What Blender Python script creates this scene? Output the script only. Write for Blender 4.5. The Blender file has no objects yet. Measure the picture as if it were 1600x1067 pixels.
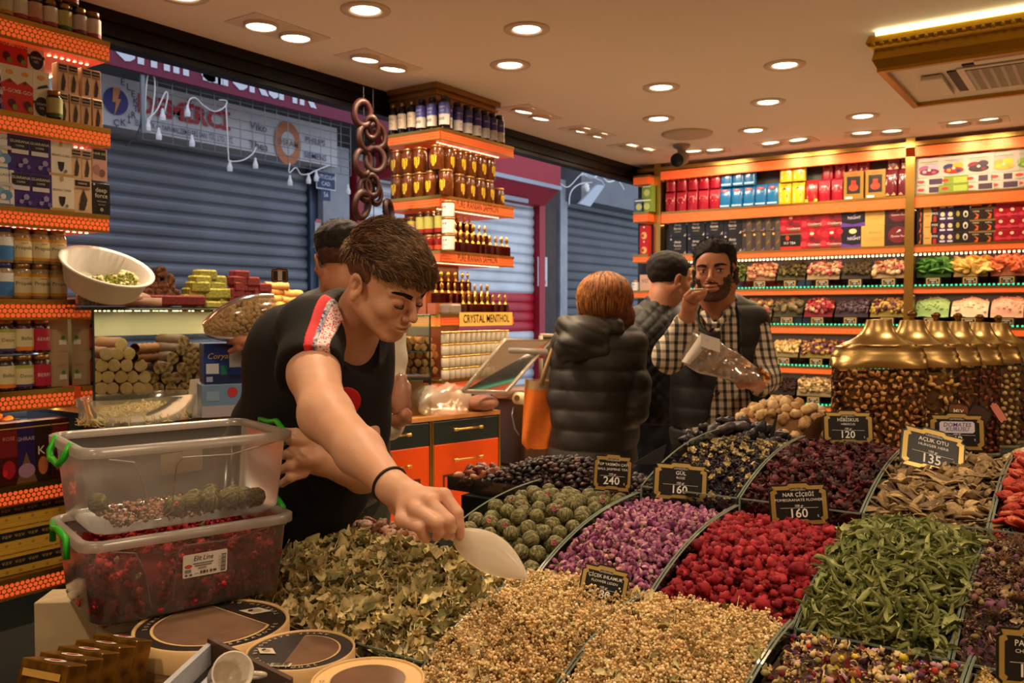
import bpy,math,random
import numpy as np
from mathutils import Vector,Matrix,Euler
R=random.Random(7)
rad=math.radians
SC=bpy.context.scene
COL=SC.collection
# ---------------- camera, world, exposure ----------------
FPX,HORIZON=1366.0,485.0
TH=rad(34.6);PT=math.atan((533.5-HORIZON)/FPX)
CAM=Vector((0,0,1.5))
cf=Vector((-math.sin(TH)*math.cos(PT),math.cos(TH)*math.cos(PT),-math.sin(PT)))
cr=Vector((math.cos(TH),math.sin(TH),0));cu=cr.cross(cf)
cam_data=bpy.data.cameras.new('camera');cam=bpy.data.objects.new('camera',cam_data);COL.objects.link(cam)
cam.location=CAM;cam.rotation_euler=(rad(90)-PT,0,TH)
cam_data.sensor_width=36;cam_data.lens=FPX/1600*36;cam_data.clip_start=0.05
cam_data.dof.use_dof=True;cam_data.dof.focus_distance=1.6;cam_data.dof.aperture_fstop=9.0
SC.camera=cam
SC.view_settings.view_transform='Standard';SC.view_settings.look='None'
SC.view_settings.gamma=1;SC.view_settings.use_curve_mapping=False
SC.view_settings.exposure=0.0
SC.cycles.use_denoising=True
SC.cycles.max_bounces=8;SC.cycles.transparent_max_bounces=24;SC.cycles.diffuse_bounces=4
SC.cycles.sample_clamp_indirect=4.0;SC.cycles.caustics_reflective=False;SC.cycles.caustics_refractive=False
LAMP_COL=(1.0,0.74,0.47);LAMP_W=10.5
world=bpy.data.worlds.new('world');SC.world=world;world.use_nodes=True
bgn=world.node_tree.nodes['Background'];bgn.inputs[0].default_value=(0.70,0.78,0.92,1);bgn.inputs[1].default_value=1.5
def ray(px,py):return cf+cr*((px-800)/FPX)+cu*((533.5-py)/FPX)
def pz(px,py,z):d=ray(px,py);return CAM+d*((z-1.5)/d.z)
def pY(px,py,y):d=ray(px,py);return CAM+d*(y/d.y)
def pX(px,py,x):d=ray(px,py);return CAM+d*(x/d.x)
def pD(px,py,t):return CAM+ray(px,py)*t
# ---------------- materials ----------------
_M={}
def s2l(c):return tuple(((v/255)/12.92 if v/255<=.04045 else((v/255+.055)/1.055)**2.4)for v in c)
def mat(name,col=(200,200,200),rough=.6,metal=0,emit=0,emit_col=None,noise=0,nscale=20,col2=None,bump=0,bscale=80,coat=0,trans=0,ior=1.45,alpha=1,sss=0,sheen=0,spec=None):
 if name in _M:return _M[name]
 m=bpy.data.materials.new(name);m.use_nodes=True;nt=m.node_tree;n=nt.nodes;L=nt.links
 b=n['Principled BSDF'];c=(*s2l(col),1)
 b.inputs['Base Color'].default_value=c;b.inputs['Roughness'].default_value=rough;b.inputs['Metallic'].default_value=metal
 b.inputs['Coat Weight'].default_value=coat;b.inputs['Transmission Weight'].default_value=trans;b.inputs['IOR'].default_value=ior
 b.inputs['Alpha'].default_value=alpha
 if spec is not None:b.inputs['Specular IOR Level'].default_value=spec
 if sheen:b.inputs['Sheen Weight'].default_value=sheen
 if sss:
  b.inputs['Subsurface Weight'].default_value=sss;b.inputs['Subsurface Radius'].default_value=(.012,.004,.002);b.inputs['Subsurface Scale'].default_value=1
 if emit:
  b.inputs['Emission Color'].default_value=(*s2l(emit_col or col),1);b.inputs['Emission Strength'].default_value=emit
 tc=n.new('ShaderNodeTexCoord')
 if noise or col2:
  t=n.new('ShaderNodeTexNoise');t.inputs['Scale'].default_value=nscale;t.inputs['Detail'].default_value=4
  L.new(tc.outputs['Object'],t.inputs['Vector'])
  r=n.new('ShaderNodeValToRGB');r.color_ramp.elements[0].position=.35;r.color_ramp.elements[1].position=.65
  r.color_ramp.elements[0].color=c
  r.color_ramp.elements[1].color=(*s2l(col2),1)if col2 else tuple(min(1,v*(1+noise))for v in c[:3])+(1,)
  L.new(t.outputs[0],r.inputs[0]);L.new(r.outputs[0],b.inputs['Base Color'])
 if bump:
  t=n.new('ShaderNodeTexNoise');t.inputs['Scale'].default_value=bscale;t.inputs['Detail'].default_value=3
  L.new(tc.outputs['Object'],t.inputs['Vector'])
  bp=n.new('ShaderNodeBump');bp.inputs['Strength'].default_value=bump;bp.inputs['Distance'].default_value=.002
  L.new(t.outputs[0],bp.inputs['Height']);L.new(bp.outputs[0],b.inputs['Normal'])
 _M[name]=m;return m
def flat(c,rough=.45):return mat('print_%02x%02x%02x'%tuple(c),c,rough)
def emis(name,col,s):
 if name in _M:return _M[name]
 m=bpy.data.materials.new(name);m.use_nodes=True;nt=m.node_tree;nt.nodes.clear()
 e=nt.nodes.new('ShaderNodeEmission');o=nt.nodes.new('ShaderNodeOutputMaterial');e.inputs[0].default_value=(*col,1);e.inputs[1].default_value=s
 nt.links.new(e.outputs[0],o.inputs[0]);_M[name]=m;return m
def thin(name,tint=(240,245,240),refl=.06,rough=.03,haze=0,haze_col=(220,220,220)):
 """thin clear sheet: transparent + a little gloss (+ diffuse/translucent haze)"""
 if name in _M:return _M[name]
 m=bpy.data.materials.new(name);m.use_nodes=True;nt=m.node_tree;nt.nodes.clear();N=nt.nodes.new;L=nt.links
 o=N('ShaderNodeOutputMaterial');t=N('ShaderNodeBsdfTransparent');t.inputs[0].default_value=(*s2l(tint),1)
 g=N('ShaderNodeBsdfGlossy');g.inputs['Roughness'].default_value=rough
 fr=N('ShaderNodeFresnel');fr.inputs[0].default_value=1.4
 mx=N('ShaderNodeMixShader');ad=N('ShaderNodeMath');ad.operation='MULTIPLY_ADD';ad.inputs[1].default_value=1.0;ad.inputs[2].default_value=refl*.3
 L.new(fr.outputs[0],ad.inputs[0]);L.new(ad.outputs[0],mx.inputs[0]);L.new(t.outputs[0],mx.inputs[1]);L.new(g.outputs[0],mx.inputs[2])
 last=mx
 if haze:
  d=N('ShaderNodeBsdfDiffuse');d.inputs[0].default_value=(*s2l(haze_col),1)
  tl=N('ShaderNodeBsdfTranslucent');tl.inputs[0].default_value=(*s2l(haze_col),1)
  m1=N('ShaderNodeMixShader');m1.inputs[0].default_value=.5;L.new(d.outputs[0],m1.inputs[1]);L.new(tl.outputs[0],m1.inputs[2])
  m2=N('ShaderNodeMixShader');m2.inputs[0].default_value=haze;L.new(mx.outputs[0],m2.inputs[1]);L.new(m1.outputs[0],m2.inputs[2]);last=m2
 L.new(last.outputs[0],o.inputs[0]);_M[name]=m;return m
# ---------------- mesh builder ----------------
class MB:
 def __init__(s):s.v=[];s.f=[];s.m=[];s.uv={}
 def add(s,vs,fs,mi=0,M=None):
  o=len(s.v)
  if M is not None:vs=[M@Vector(p)for p in vs]
  s.v+=[tuple(p)for p in vs];s.f+=[tuple(i+o for i in f)for f in fs];s.m+=[mi]*len(fs);return s
 def box(s,lo,hi,mi=0,M=None):
  x0,y0,z0=lo;x1,y1,z1=hi
  return s.add([(x0,y0,z0),(x1,y0,z0),(x1,y1,z0),(x0,y1,z0),(x0,y0,z1),(x1,y0,z1),(x1,y1,z1),(x0,y1,z1)],[(0,3,2,1),(4,5,6,7),(0,1,5,4),(1,2,6,5),(2,3,7,6),(3,0,4,7)],mi,M)
 def bbox(s,lo,hi,b=.002,mi=0,M=None):
  """box with chamfered vertical and horizontal edges (rounded look)"""
  x0,y0,z0=lo;x1,y1,z1=hi;vs=[];fs=[]
  def ring(i,z):
   return[(x0+b+i,y0+i,z),(x1-b-i,y0+i,z),(x1-i,y0+b+i,z),(x1-i,y1-b-i,z),(x1-b-i,y1-i,z),(x0+b+i,y1-i,z),(x0+i,y1-b-i,z),(x0+i,y0+b+i,z)]
  vs=ring(b*.7,z0)+ring(0,z0+b)+ring(0,z1-b)+ring(b*.7,z1)
  for k in range(3):
   for i in range(8):j=(i+1)%8;fs.append((k*8+i,k*8+j,k*8+8+j,k*8+8+i))
  fs.append(tuple(range(7,-1,-1)));fs.append(tuple(range(24,32)))
  return s.add(vs,fs,mi,M)
 def lathe(s,prof,seg=20,mi=0,M=None,sx=1,sy=1,cap=True):
  vs=[];fs=[]
  for r,z in prof:
   for k in range(seg):a=2*math.pi*k/seg;vs.append((r*sx*math.cos(a),r*sy*math.sin(a),z))
  for i in range(len(prof)-1):
   for k in range(seg):j=(k+1)%seg;fs.append((i*seg+k,i*seg+j,(i+1)*seg+j,(i+1)*seg+k))
  if cap:
   if prof[0][0]>1e-5:fs.append(tuple(range(seg-1,-1,-1)))
   if prof[-1][0]>1e-5:o=(len(prof)-1)*seg;fs.append(tuple(range(o,o+seg)))
  return s.add(vs,fs,mi,M)
 def tube(s,path,r,seg=6,mi=0,cap=True,M=None):
  path=[Vector(p)for p in path];n=len(path);rs=r if isinstance(r,(list,tuple))else[r]*n
  vs=[];fs=[];up=Vector((0,0,1))
  t0=(path[1]-path[0]).normalized();a=t0.orthogonal().normalized()if abs(t0.z)>.95 else t0.cross(up).normalized()
  for i in range(n):
   t=(path[min(i+1,n-1)]-path[max(i-1,0)]);t=t.normalized()if t.length>1e-9 else t0
   a=(a-t*a.dot(t));a=a.normalized()if a.length>1e-6 else t.orthogonal().normalized();b=t.cross(a)
   for k in range(seg):
    w=2*math.pi*k/seg;vs.append(path[i]+(a*math.cos(w)+b*math.sin(w))*rs[i])
  for i in range(n-1):
   for k in range(seg):j=(k+1)%seg;fs.append((i*seg+k,i*seg+j,(i+1)*seg+j,(i+1)*seg+k))
  if cap:fs.append(tuple(range(seg-1,-1,-1)));fs.append(tuple(range((n-1)*seg,n*seg)))
  return s.add(vs,fs,mi,M)
 def cyl(s,a,b,r,r2=None,seg=16,mi=0,M=None):return s.tube([a,b],[r,r if r2 is None else r2],seg,mi,M=M)
 def ell(s,c,rr,u=12,v=8,mi=0,M=None):
  vs=[(c[0],c[1],c[2]-rr[2])];fs=[]
  for i in range(1,v):
   p=-math.pi/2+math.pi*i/v
   for k in range(u):a=2*math.pi*k/u;vs.append((c[0]+rr[0]*math.cos(p)*math.cos(a),c[1]+rr[1]*math.cos(p)*math.sin(a),c[2]+rr[2]*math.sin(p)))
  vs.append((c[0],c[1],c[2]+rr[2]));t=len(vs)-1
  for k in range(u):j=(k+1)%u;fs.append((0,1+j,1+k));fs.append((t,1+(v-2)*u+k,1+(v-2)*u+j))
  for i in range(v-2):
   for k in range(u):j=(k+1)%u;fs.append((1+i*u+k,1+i*u+j,1+(i+1)*u+j,1+(i+1)*u+k))
  return s.add(vs,fs,mi,M)
 def prism(s,poly,z0,z1,mi=0,M=None):
  n=len(poly);vs=[(x,y,z0)for x,y in poly]+[(x,y,z1)for x,y in poly]
  fs=[tuple(range(n-1,-1,-1)),tuple(range(n,2*n))]+[(i,(i+1)%n,n+(i+1)%n,n+i)for i in range(n)]
  return s.add(vs,fs,mi,M)
 def quad(s,a,b,c,d,mi=0,M=None):return s.add([a,b,c,d],[(0,1,2,3)],mi,M)
 def grid(s,fn,nu,nv,mi=0,M=None,closed_u=False):
  vs=[fn(i/(nu if closed_u else nu-1),j/(nv-1))for j in range(nv)for i in range(nu)];fs=[]
  for j in range(nv-1):
   for i in range(nu if closed_u else nu-1):
    k=(i+1)%nu;fs.append((j*nu+i,j*nu+k,(j+1)*nu+k,(j+1)*nu+i))
  return s.add(vs,fs,mi,M)
 def mesh(s,name,mats,smooth=False):
  me=bpy.data.meshes.new(name);me.from_pydata(s.v,[],s.f)
  for m in(mats if isinstance(mats,(list,tuple))else[mats]):me.materials.append(m)
  if len(s.m):me.polygons.foreach_set('material_index',s.m)
  if smooth:me.polygons.foreach_set('use_smooth',[True]*len(me.polygons))
  me.update();return me
 def build(s,name,mats,parent=None,smooth=False,loc=(0,0,0),rot=(0,0,0),auto=None):
  me=s.mesh(name,mats,smooth or auto is not None)
  if auto is not None:
   try:me.set_sharp_from_angle(angle=rad(auto))
   except Exception:pass
  return ob(name,me,parent,loc,rot)
def ob(name,data,parent=None,loc=(0,0,0),rot=(0,0,0)):
 o=bpy.data.objects.new(name,data);COL.objects.link(o);o.location=loc;o.rotation_euler=rot
 if parent is not None:o.parent=parent
 return o
def T(o,label,cat,group=None):
 o['label']=label;o['category']=cat
 if group:o['group']=group
 return o
def empty(name,loc=(0,0,0),rz=0):return ob(name,None,None,loc,(0,0,rz))
def struct(o):o['kind']='structure';return o
def stuff(o):o['kind']='stuff';return o
def dup(o,loc=None,rot=None,parent=None,scale=None):
 c=o.copy();COL.objects.link(c);c.parent=parent
 if loc is not None:c.location=loc
 if rot is not None:c.rotation_euler=rot
 if scale is not None:c.scale=(scale,)*3 if isinstance(scale,(int,float))else scale
 for ch in list(o.children):dup(ch,parent=c)
 return c
def drop(o):
 for ch in list(o.children):drop(ch)
 bpy.data.objects.remove(o)
_used=set()
def use(o,loc,rot=(0,0,0),scale=None):
 """first call moves the prototype itself, later calls copy it"""
 if o.name not in _used:
  _used.add(o.name);o.location=loc;o.rotation_euler=rot
  if scale is not None:o.scale=(scale,)*3 if isinstance(scale,(int,float))else scale
  return o
 return dup(o,loc,rot,None,scale if scale is not None else(1,1,1))
_TX={}
def text_vf(s,size,bold=0,shear=0,sx=1):
 """returns (verts, faces) of a flat text centred at 0 in the XZ plane facing -Y"""
 k=(s,round(size,5),bold,shear,sx)
 if k in _TX:return _TX[k]
 cu_=bpy.data.curves.new('t','FONT');cu_.body=s;cu_.size=size;cu_.align_x='CENTER';cu_.align_y='CENTER'
 cu_.offset=bold*size*.4;cu_.shear=shear;cu_.resolution_u=2
 o=bpy.data.objects.new('t',cu_);COL.objects.link(o)
 me=bpy.data.meshes.new_from_object(o)
 vs=[(v.co.x*sx,0,v.co.y)for v in me.vertices];fs=[tuple(p.vertices)for p in me.polygons]
 bpy.data.objects.remove(o);bpy.data.curves.remove(cu_);bpy.data.meshes.remove(me)
 _TX[k]=(vs,fs);return _TX[k]
def art_mesh(art,w,h,y=0.0,step=.0004):
 """art: list of ops in millimetre-free normalised coords on a w x h card, front at -Y. returns MB, mats"""
 mb=MB();mats=[];idx={}
 def mi(c):
  m=c if isinstance(c,bpy.types.Material)else flat(c)
  if m.name not in idx:idx[m.name]=len(mats);mats.append(m)
  return idx[m.name]
 yy=y
 for op in art:
  yy-=step
  k=op[0]
  if k=='r':
   _,x0,z0,x1,z1,c=op
   mb.quad(((x0-.5)*w,yy,z0*h),((x1-.5)*w,yy,z0*h),((x1-.5)*w,yy,z1*h),((x0-.5)*w,yy,z1*h),mi(c))
  elif k=='e':
   _,cx,cz,rx,rz,c=op;n=16
   mb.add([((cx-.5)*w+rx*w*math.cos(2*math.pi*i/n),yy,cz*h+rz*h*math.sin(2*math.pi*i/n))for i in range(n)],[tuple(range(n))],mi(c))
  elif k=='p':
   _,pts,c=op
   mb.add([((x-.5)*w,yy,z*h)for x,z in pts],[tuple(range(len(pts)))],mi(c))
  elif k=='t':
   _,s,cx,cz,sz,c=op[:6];kw=op[6]if len(op)>6 else{}
   vs,fs=text_vf(s,sz*h,**kw)
   mb.add([(x+(cx-.5)*w,yy,z+cz*h)for x,_,z in vs],fs,mi(c))
 return mb,mats
ORD=['','first','second','third','fourth','fifth','sixth','seventh','eighth','ninth','tenth','eleventh','twelfth','thirteenth','fourteenth','fifteenth','sixteenth','seventeenth','eighteenth','nineteenth','twentieth']
BRASS=mat('brushed_brass',(205,165,90),.28,1,bump=.1,bscale=200)
GOLD=mat('gold_trim',(190,150,75),.3,1)
WHITE=mat('white_plastic',(225,222,215),.4)
BLACK=mat('black_matt',(22,22,24),.5)
DARKGREEN=mat('dark_green_lacquer',(28,40,38),.35)
ORANGE=mat('orange_lacquer',(225,78,12),.32)
GLASS=thin('clear_glass',(225,238,230),.08)
ACRYL=thin('clear_acrylic',(215,225,215),.10)
def honeycomb(name,s=.014,glow=.5,r=.42):
 m=bpy.data.materials.new(name);m.use_nodes=True;nt=m.node_tree;N=nt.nodes.new;L=nt.links
 b=nt.nodes['Principled BSDF'];tc=N('ShaderNodeTexCoord')
 def vm(op,a,bv):
  n=N('ShaderNodeVectorMath');n.operation=op
  (L.new(a,n.inputs[0]));
  if bv is not None:n.inputs[1].default_value=bv
  return n
 sep=N('ShaderNodeSeparateXYZ');L.new(tc.outputs['Object'],sep.inputs[0]);ad=N('ShaderNodeMath');ad.operation='ADD';L.new(sep.outputs[0],ad.inputs[0]);L.new(sep.outputs[1],ad.inputs[1])
 cb=N('ShaderNodeCombineXYZ');L.new(ad.outputs[0],cb.inputs[0]);L.new(sep.outputs[2],cb.inputs[1])
 p=vm('MULTIPLY',cb.outputs[0],(1/s,1/(s*1.732),0))
 ds=[]
 for off in(0,.5):
  a=vm('ADD',p.outputs[0],(off,off,0));f=N('ShaderNodeVectorMath');f.operation='FRACTION';L.new(a.outputs[0],f.inputs[0])
  c=vm('SUBTRACT',f.outputs[0],(.5,.5,0));d=vm('MULTIPLY',c.outputs[0],(1,1.732,0))
  l=N('ShaderNodeVectorMath');l.operation='LENGTH';L.new(d.outputs[0],l.inputs[0]);ds.append(l)
 mn=N('ShaderNodeMath');mn.operation='MINIMUM';L.new(ds[0].outputs['Value'],mn.inputs[0]);L.new(ds[1].outputs['Value'],mn.inputs[1])
 lt=N('ShaderNodeMath');lt.operation='LESS_THAN';L.new(mn.outputs[0],lt.inputs[0]);lt.inputs[1].default_value=r
 mx=N('ShaderNodeMix');mx.data_type='RGBA';L.new(lt.outputs[0],mx.inputs[0]);mx.inputs[6].default_value=(*s2l((185,140,60)),1);mx.inputs[7].default_value=(*s2l((236,92,44)),1)
 L.new(mx.outputs[2],b.inputs['Base Color'])
 iv=N('ShaderNodeMath');iv.operation='SUBTRACT';iv.inputs[0].default_value=1;L.new(lt.outputs[0],iv.inputs[1]);L.new(iv.outputs[0],b.inputs['Metallic'])
 b.inputs['Roughness'].default_value=.35
 em=N('ShaderNodeMath');em.operation='MULTIPLY';L.new(lt.outputs[0],em.inputs[0]);em.inputs[1].default_value=glow
 b.inputs['Emission Color'].default_value=(*s2l((255,100,45)),1);L.new(em.outputs[0],b.inputs['Emission Strength'])
 return m
HONEY=honeycomb('honeycomb_strip',.0165,.5)
HONEY_S=honeycomb('fine_honeycomb_strip',.02,.6,.47)
ORANGE_GLOW=mat('orange_backlit_panel',(235,85,40),.4,emit=.25,emit_col=(255,90,35))
LED_W=emis('led_warm_strip',(1,.72,.38),7)
LED_G=emis('led_green_strip',(.12,1,.45),1.2)
# ---------------- room shell ----------------
X0,YB,CZ=-3.355,6.75,2.70
XR,YF=3.4,-3.0
plaster=mat('ceiling_plaster',(232,222,208),.8)
m=MB();m.box((X0-.02,YF,CZ),(XR,YB+.1,CZ+.12));struct(m.build('ceiling',plaster))
floor_m=mat('floor_tile',(190,172,150),.4,noise=.25,nscale=3)
m=MB();m.box((X0-.3,YF,-.1),(XR,YB+.1,0));struct(m.build('floor',floor_m))
wallm=mat('wall_paint',(205,185,155),.7)
m=MB();m.box((X0,YB,0),(XR,YB+.1,CZ));struct(m.build('wall_back',mat('wall_back_paint',(60,62,60),.5)))
m=MB();m.box((XR,YF,0),(XR+.1,YB+.1,CZ));struct(m.build('wall_right',wallm))
m=MB();m.box((X0,YF-.1,0),(XR+.1,YF,CZ));struct(m.build('wall_front',wallm))
m=MB();m.box((X0-.02,YF,0),(X0,.9,CZ));struct(m.build('wall_left',wallm))
dk=mat('dark_brown_fascia',(18,13,10),.5,spec=.2,noise=.3,nscale=6)
m=MB()
m.box((X0-.05,.9,2.565),(X0,YB+.1,2.699));m.box((X0,.9,2.655),(X0+.035,YB,2.699));m.box((X0,.9,2.60),(X0+.015,YB,2.655));m.box((X0,.9,2.565),(X0+.03,YB,2.585))
m.box((X0-.05,.9,2.699),(X0-.021,YB+.1,3.3))
struct(m.build('trim_1',dk))
# ---------------- street side ----------------
XS=-6.4
def shutter_mat(name,c1,c2=None,z_red=None):
 m_=mat(name,c1,.42,.35,bump=.15,bscale=14,noise=.25,nscale=2.2)
 return m_
blue_sh=shutter_mat('blue_grey_shutter',(104,108,116))
pale_sh=shutter_mat('pale_grey_shutter',(186,190,196))
dark_sh=shutter_mat('dark_grey_shutter',(70,74,80))
red_sh=mat('red_shutter_paint',(170,18,38),.4,noise=.3,nscale=3)
def shutter(name,y0,y1,z0,z1,pitch,mats,zr=None,label=''):
 m_=MB();n=int((z1-z0)/pitch)
 for i in range(n):
  a=z0+i*pitch;pts=[]
  for k in range(6):
   t=k/5;pts.append((XS+.022*math.sin(math.pi*t)**.7 if k not in(0,5)else XS,a+pitch*t))
  mi=1 if zr and zr[0]<a+pitch/2<zr[1]else 0
  for k in range(5):
   (xa,za),(xb,zb)=pts[k],pts[k+1]
   m_.quad((xa,y0,za),(xa,y1,za),(xb,y1,zb),(xb,y0,zb),mi)
 o=m_.build(name,mats,smooth=False);T(o,label,'shutter');return o
def yS(px,py=400):return pX(px,py,XS).y
def zS(px,py):return pX(px,py,XS).z
yA0,yA1=2.0,yS(482)
sg_z=zS(480,262)
shutter('roller_shutter',yA0,yA1-.03,.1,3.1,.105,[blue_sh],None,'closed blue-grey roller shutter of the shop under the white electrical sign')
yB0,yB1=yS(556),yS(833)
shutter('roller_shutter',yB0+.01,yB1-.01,.1,zS(833,300)+.1,.125,[pale_sh,red_sh],(zS(800,525),zS(800,462)),'pale closed roller shutter with a wide red painted band')
yC0,yC1=yS(876),yS(1003)
shutter('roller_shutter',yC0+.01,yC1,.1,zS(900,330)+.25,.13,[dark_sh],None,'dark grey closed roller shutter at the far end of the street')
m=MB();m.box((XS-.5,0,0),(XS-.03,16,6.5));m.box((XS-.03,yA0-2,0),(XS+.03,yA0-.05,4));struct(m.build('wall_street',mat('street_wall',(44,42,42),.8,noise=.4,nscale=1.5)))
m=MB();m.box((-12,-4,-.12),(X0-.3,20,-.1));struct(m.build('floor_street',mat('street_paving',(80,82,86),.7)))
postm=mat('pale_blue_post_paint',(134,138,146),.5,noise=.3,nscale=5,bump=.3,bscale=12)
m=MB();m.box((XS-.03,yA1-.02,0),(XS+.05,yA1+.09,3.0));T(m.build('shutter_rail',mat('steel_rail',(70,82,104),.4,.5)),'blue-grey steel guide rail at the right edge of the big shutter','rail')
yp0,yp1=yS(492),yS(533)
pil=MB();pil.box((XS-.03,yp0,0),(XS+.12,yp1,3.1));pilo=pil.build('shop_pillar',postm);T(pilo,'pale blue-grey pillar with torn stickers and street name plates','pillar')
m=MB();m.box((XS,yS(543),0),(XS+.14,yS(556),3.0));T(m.build('door_post',mat('red_post_paint',(150,22,34),.45)),'red painted post beside the pale shutter, left side','post')
m=MB();m.box((XS,yS(833)+.005,0),(XS+.1,yS(842),2.98));T(m.build('door_post',mat('red_post_paint2',(160,26,40),.5)),'narrow red post between striped shutter and dark brown pillar','post')
m=MB();m.box((XS,yS(843),0),(XS+.08,yS(862),3.4));bp_=m.build('shop_pillar',mat('dark_brown_wood',(58,46,42),.7,noise=.4,nscale=6));T(bp_,'dark brown pillar with a taped paper notice','pillar')
m=MB();m.box((XS-.03,yS(866),0),(XS+.1,yS(877),3.3));T(m.build('shutter_rail',postm),'pale grey rail at the left edge of the far dark shutter','rail')
def facecard(name,parent,px,py,w,h,art,x,tilt=0):
 """flat printed piece facing +X at the given pixel"""
 mb,mt=art_mesh(art,w,h,0,.0015)
 p=pX(px,py,x);o=mb.build(name,mt,None,loc=p,rot=(0,0,rad(90)))
 if parent is not None:o.parent=parent;o.location=p-Vector(parent.location)
 return o
xp=XS+.125
def plate(px0,py0,px1,py1,art,x,name,parent=None):
 a=pX(px0,py1,x);b=pX(px1,py0,x);w=b.y-a.y;h=b.z-a.z
 mb,mt=art_mesh(art,w,h,0,.0015);mb2=MB()
 bk=mb.build(name,mt,parent,loc=(x,(a.y+b.y)/2,a.z),rot=(0,0,rad(90)))
 return bk
W_=(225,228,235);BL=(22,44,100)
plate(494,270,524,294,[('r',0,0,1,1,W_),('r',.03,.06,.97,.94,BL),('t','KUTUCULAR',.5,.66,.3,W_,{'sx':.85,'bold':.01}),('t','CAD.',.5,.3,.3,W_,{'bold':.01})],xp,'street_name_plate',pilo)
plate(502,297,516,312,[('r',0,0,1,1,BL),('t','56',.5,.5,.6,W_)],xp,'house_number_plate',pilo)
plate(491,343,502,382,[('r',0,0,1,.3,(170,170,165)),('r',.1,.3,.9,.9,(185,185,182)),('r',.2,.85,1,1,(180,90,100))],xp,'torn_sticker',pilo)
plate(495,391,503,412,[('r',0,0,1,1,(170,40,60)),('t','KIRA',.5,.5,.3,W_)],xp,'red_sticker',pilo)
plate(516,350,526,364,[('p',[(0,.2),(.8,0),(1,.7),(.3,1)],(165,168,172))],xp,'torn_sticker',pilo)
plate(840,402,855,447,[('r',0,0,1,1,(205,205,208)),('e',.5,.78,.28,.13,(60,80,130)),('t','VENUS',.5,.45,.12,(190,60,60)),('r',.15,.08,.85,.2,(190,120,120))],XS+.085,'paper_notice',bp_)
plate(841,391,848,402,[('r',0,0,1,1,(190,30,40)),('r',.4,.3,.6,.8,W_)],XS+.085,'red_sticker',bp_)
xs=XS+.25
a=pX(172,185,xs);b=pX(527,262,xs)
zt0,zt1=pX(172,112,xs).z,pX(527,205,xs).z;zb0,zb1=pX(172,188,xs).z,pX(527,268,xs).z
sgz0,sgz1=(zb0+zb1)/2,(zt0+zt1)/2
sy0,sy1=3.0,b.y
signb=MB();signb.box((XS-.02,sy0,sgz0),(xs,sy1,sgz1))
sign=signb.build('shop_sign',mat('white_sign_sheet',(186,186,190),.5,noise=.15,nscale=1));T(sign,'long white electrical shop sign with red lettering above the blue-grey shutter','sign')
def sign_text(s,px,py,size,col,parent=sign,x=xs+.012,bold=.02,sx=1,shear=0,name='sign_lettering'):
 vs,fs=text_vf(s,size,bold,shear,sx);mb=MB();mb.add(vs,fs)
 return mb.build(name,flat(col),parent,loc=pX(px,py,x),rot=(0,0,rad(90)))
RED=(176,22,34);NAVY=(44,40,96)
H=sgz1-sgz0
sign_text('DEMİRCİ',291,178,H*.52,RED,bold=.09,sx=1.05)
sign_text('ELEKTRİK ve YAPI MALZEMELERİ SAN. TİC. LTD. ŞTİ.',292,207,H*.17,NAVY,sx=.60,bold=.008)
sign_text('Viko',404,199,H*.27,(60,60,84),sx=1.0);sign_text('Thea',404,228,H*.27,(50,48,52),sx=1.0)
sign_text('PHILIPS',493,221,H*.2,NAVY,sx=1.05);sign_text('SIEMENS',493,245,H*.2,NAVY,sx=1.0)
m=MB();c=pX(450,224,xs+.012)
for r_,mi,dx in((.19,0,0),(.105,1,.002)):
 m.add([(dx,r_*.8*math.cos(t*.2618),r_*math.sin(t*.2618))for t in range(24)],[tuple(range(24))],mi)
m.build('orange_ring_emblem',[flat((190,110,60)),flat((186,186,190))],sign,loc=c);sign_text('OSRAM',450,224,.075,(130,90,60),x=xs+.018)
m=MB();c=pX(181,158,xs+.012)
m.add([(0,.10*math.cos(t*.2618),.10*math.sin(t*.2618))for t in range(24)],[tuple(range(24))],0)
m.add([(.003,-.02,.10),(.003,.04,.10),(.003,.015,.02),(.003,.04,.02),(.003,-.02,-.12),(.003,0,-.01),(.003,-.03,-.01)],[tuple(range(7))],1)
m.build('lightning_emblem',[flat((50,44,110)),flat((200,130,70))],sign,loc=c)
for k in range(9):
 t_=rad(70-k*20);sign_text('ELEKTRİKÇ'[k],181,158,.07,NAVY).location=c+Vector((.001,.16*math.cos(t_),.16*math.sin(t_)))
xb=XS+.62
def banner_pt(px,py):return pX(px,py,xb)
b0=banner_pt(165,78);b1=banner_pt(600,195);
zbm=banner_pt(365,148).z
m=MB();m.box((xb-.03,3.0,zbm),(xb,yS(600)+.2,zbm+.75))
ban=m.build('shop_awning_banner',mat('maroon_canvas',(112,34,62),.75));T(ban,'maroon awning banner with big white letters half hidden by the dark fascia','banner')
vs,fs=text_vf('Demirci',.56,.06,sx=.66);mb=MB();mb.add(vs,fs);p=pX(242,84,xb+.006);mb.build('banner_lettering',flat((205,210,228)),ban,loc=(p.x,p.y,zbm+.235),rot=(0,0,rad(90)))
vs,fs=text_vf('Elektrik',.56,.06,sx=.66);mb=MB();mb.add(vs,fs);p=pX(408,130,xb+.006);mb.build('banner_lettering',flat((205,210,228)),ban,loc=(p.x,p.y,zbm+.235),rot=(0,0,rad(90)))
xa=XS+.45
za0,za1=pX(845,306,xa).z,pX(845,250,xa).z
ya0,ya1=pX(730,260,xa).y,pX(876,290,xa).y
m=MB();m.box((XS,ya0-1.0,za0+.14),(xa,ya1,za1+.35))
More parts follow.
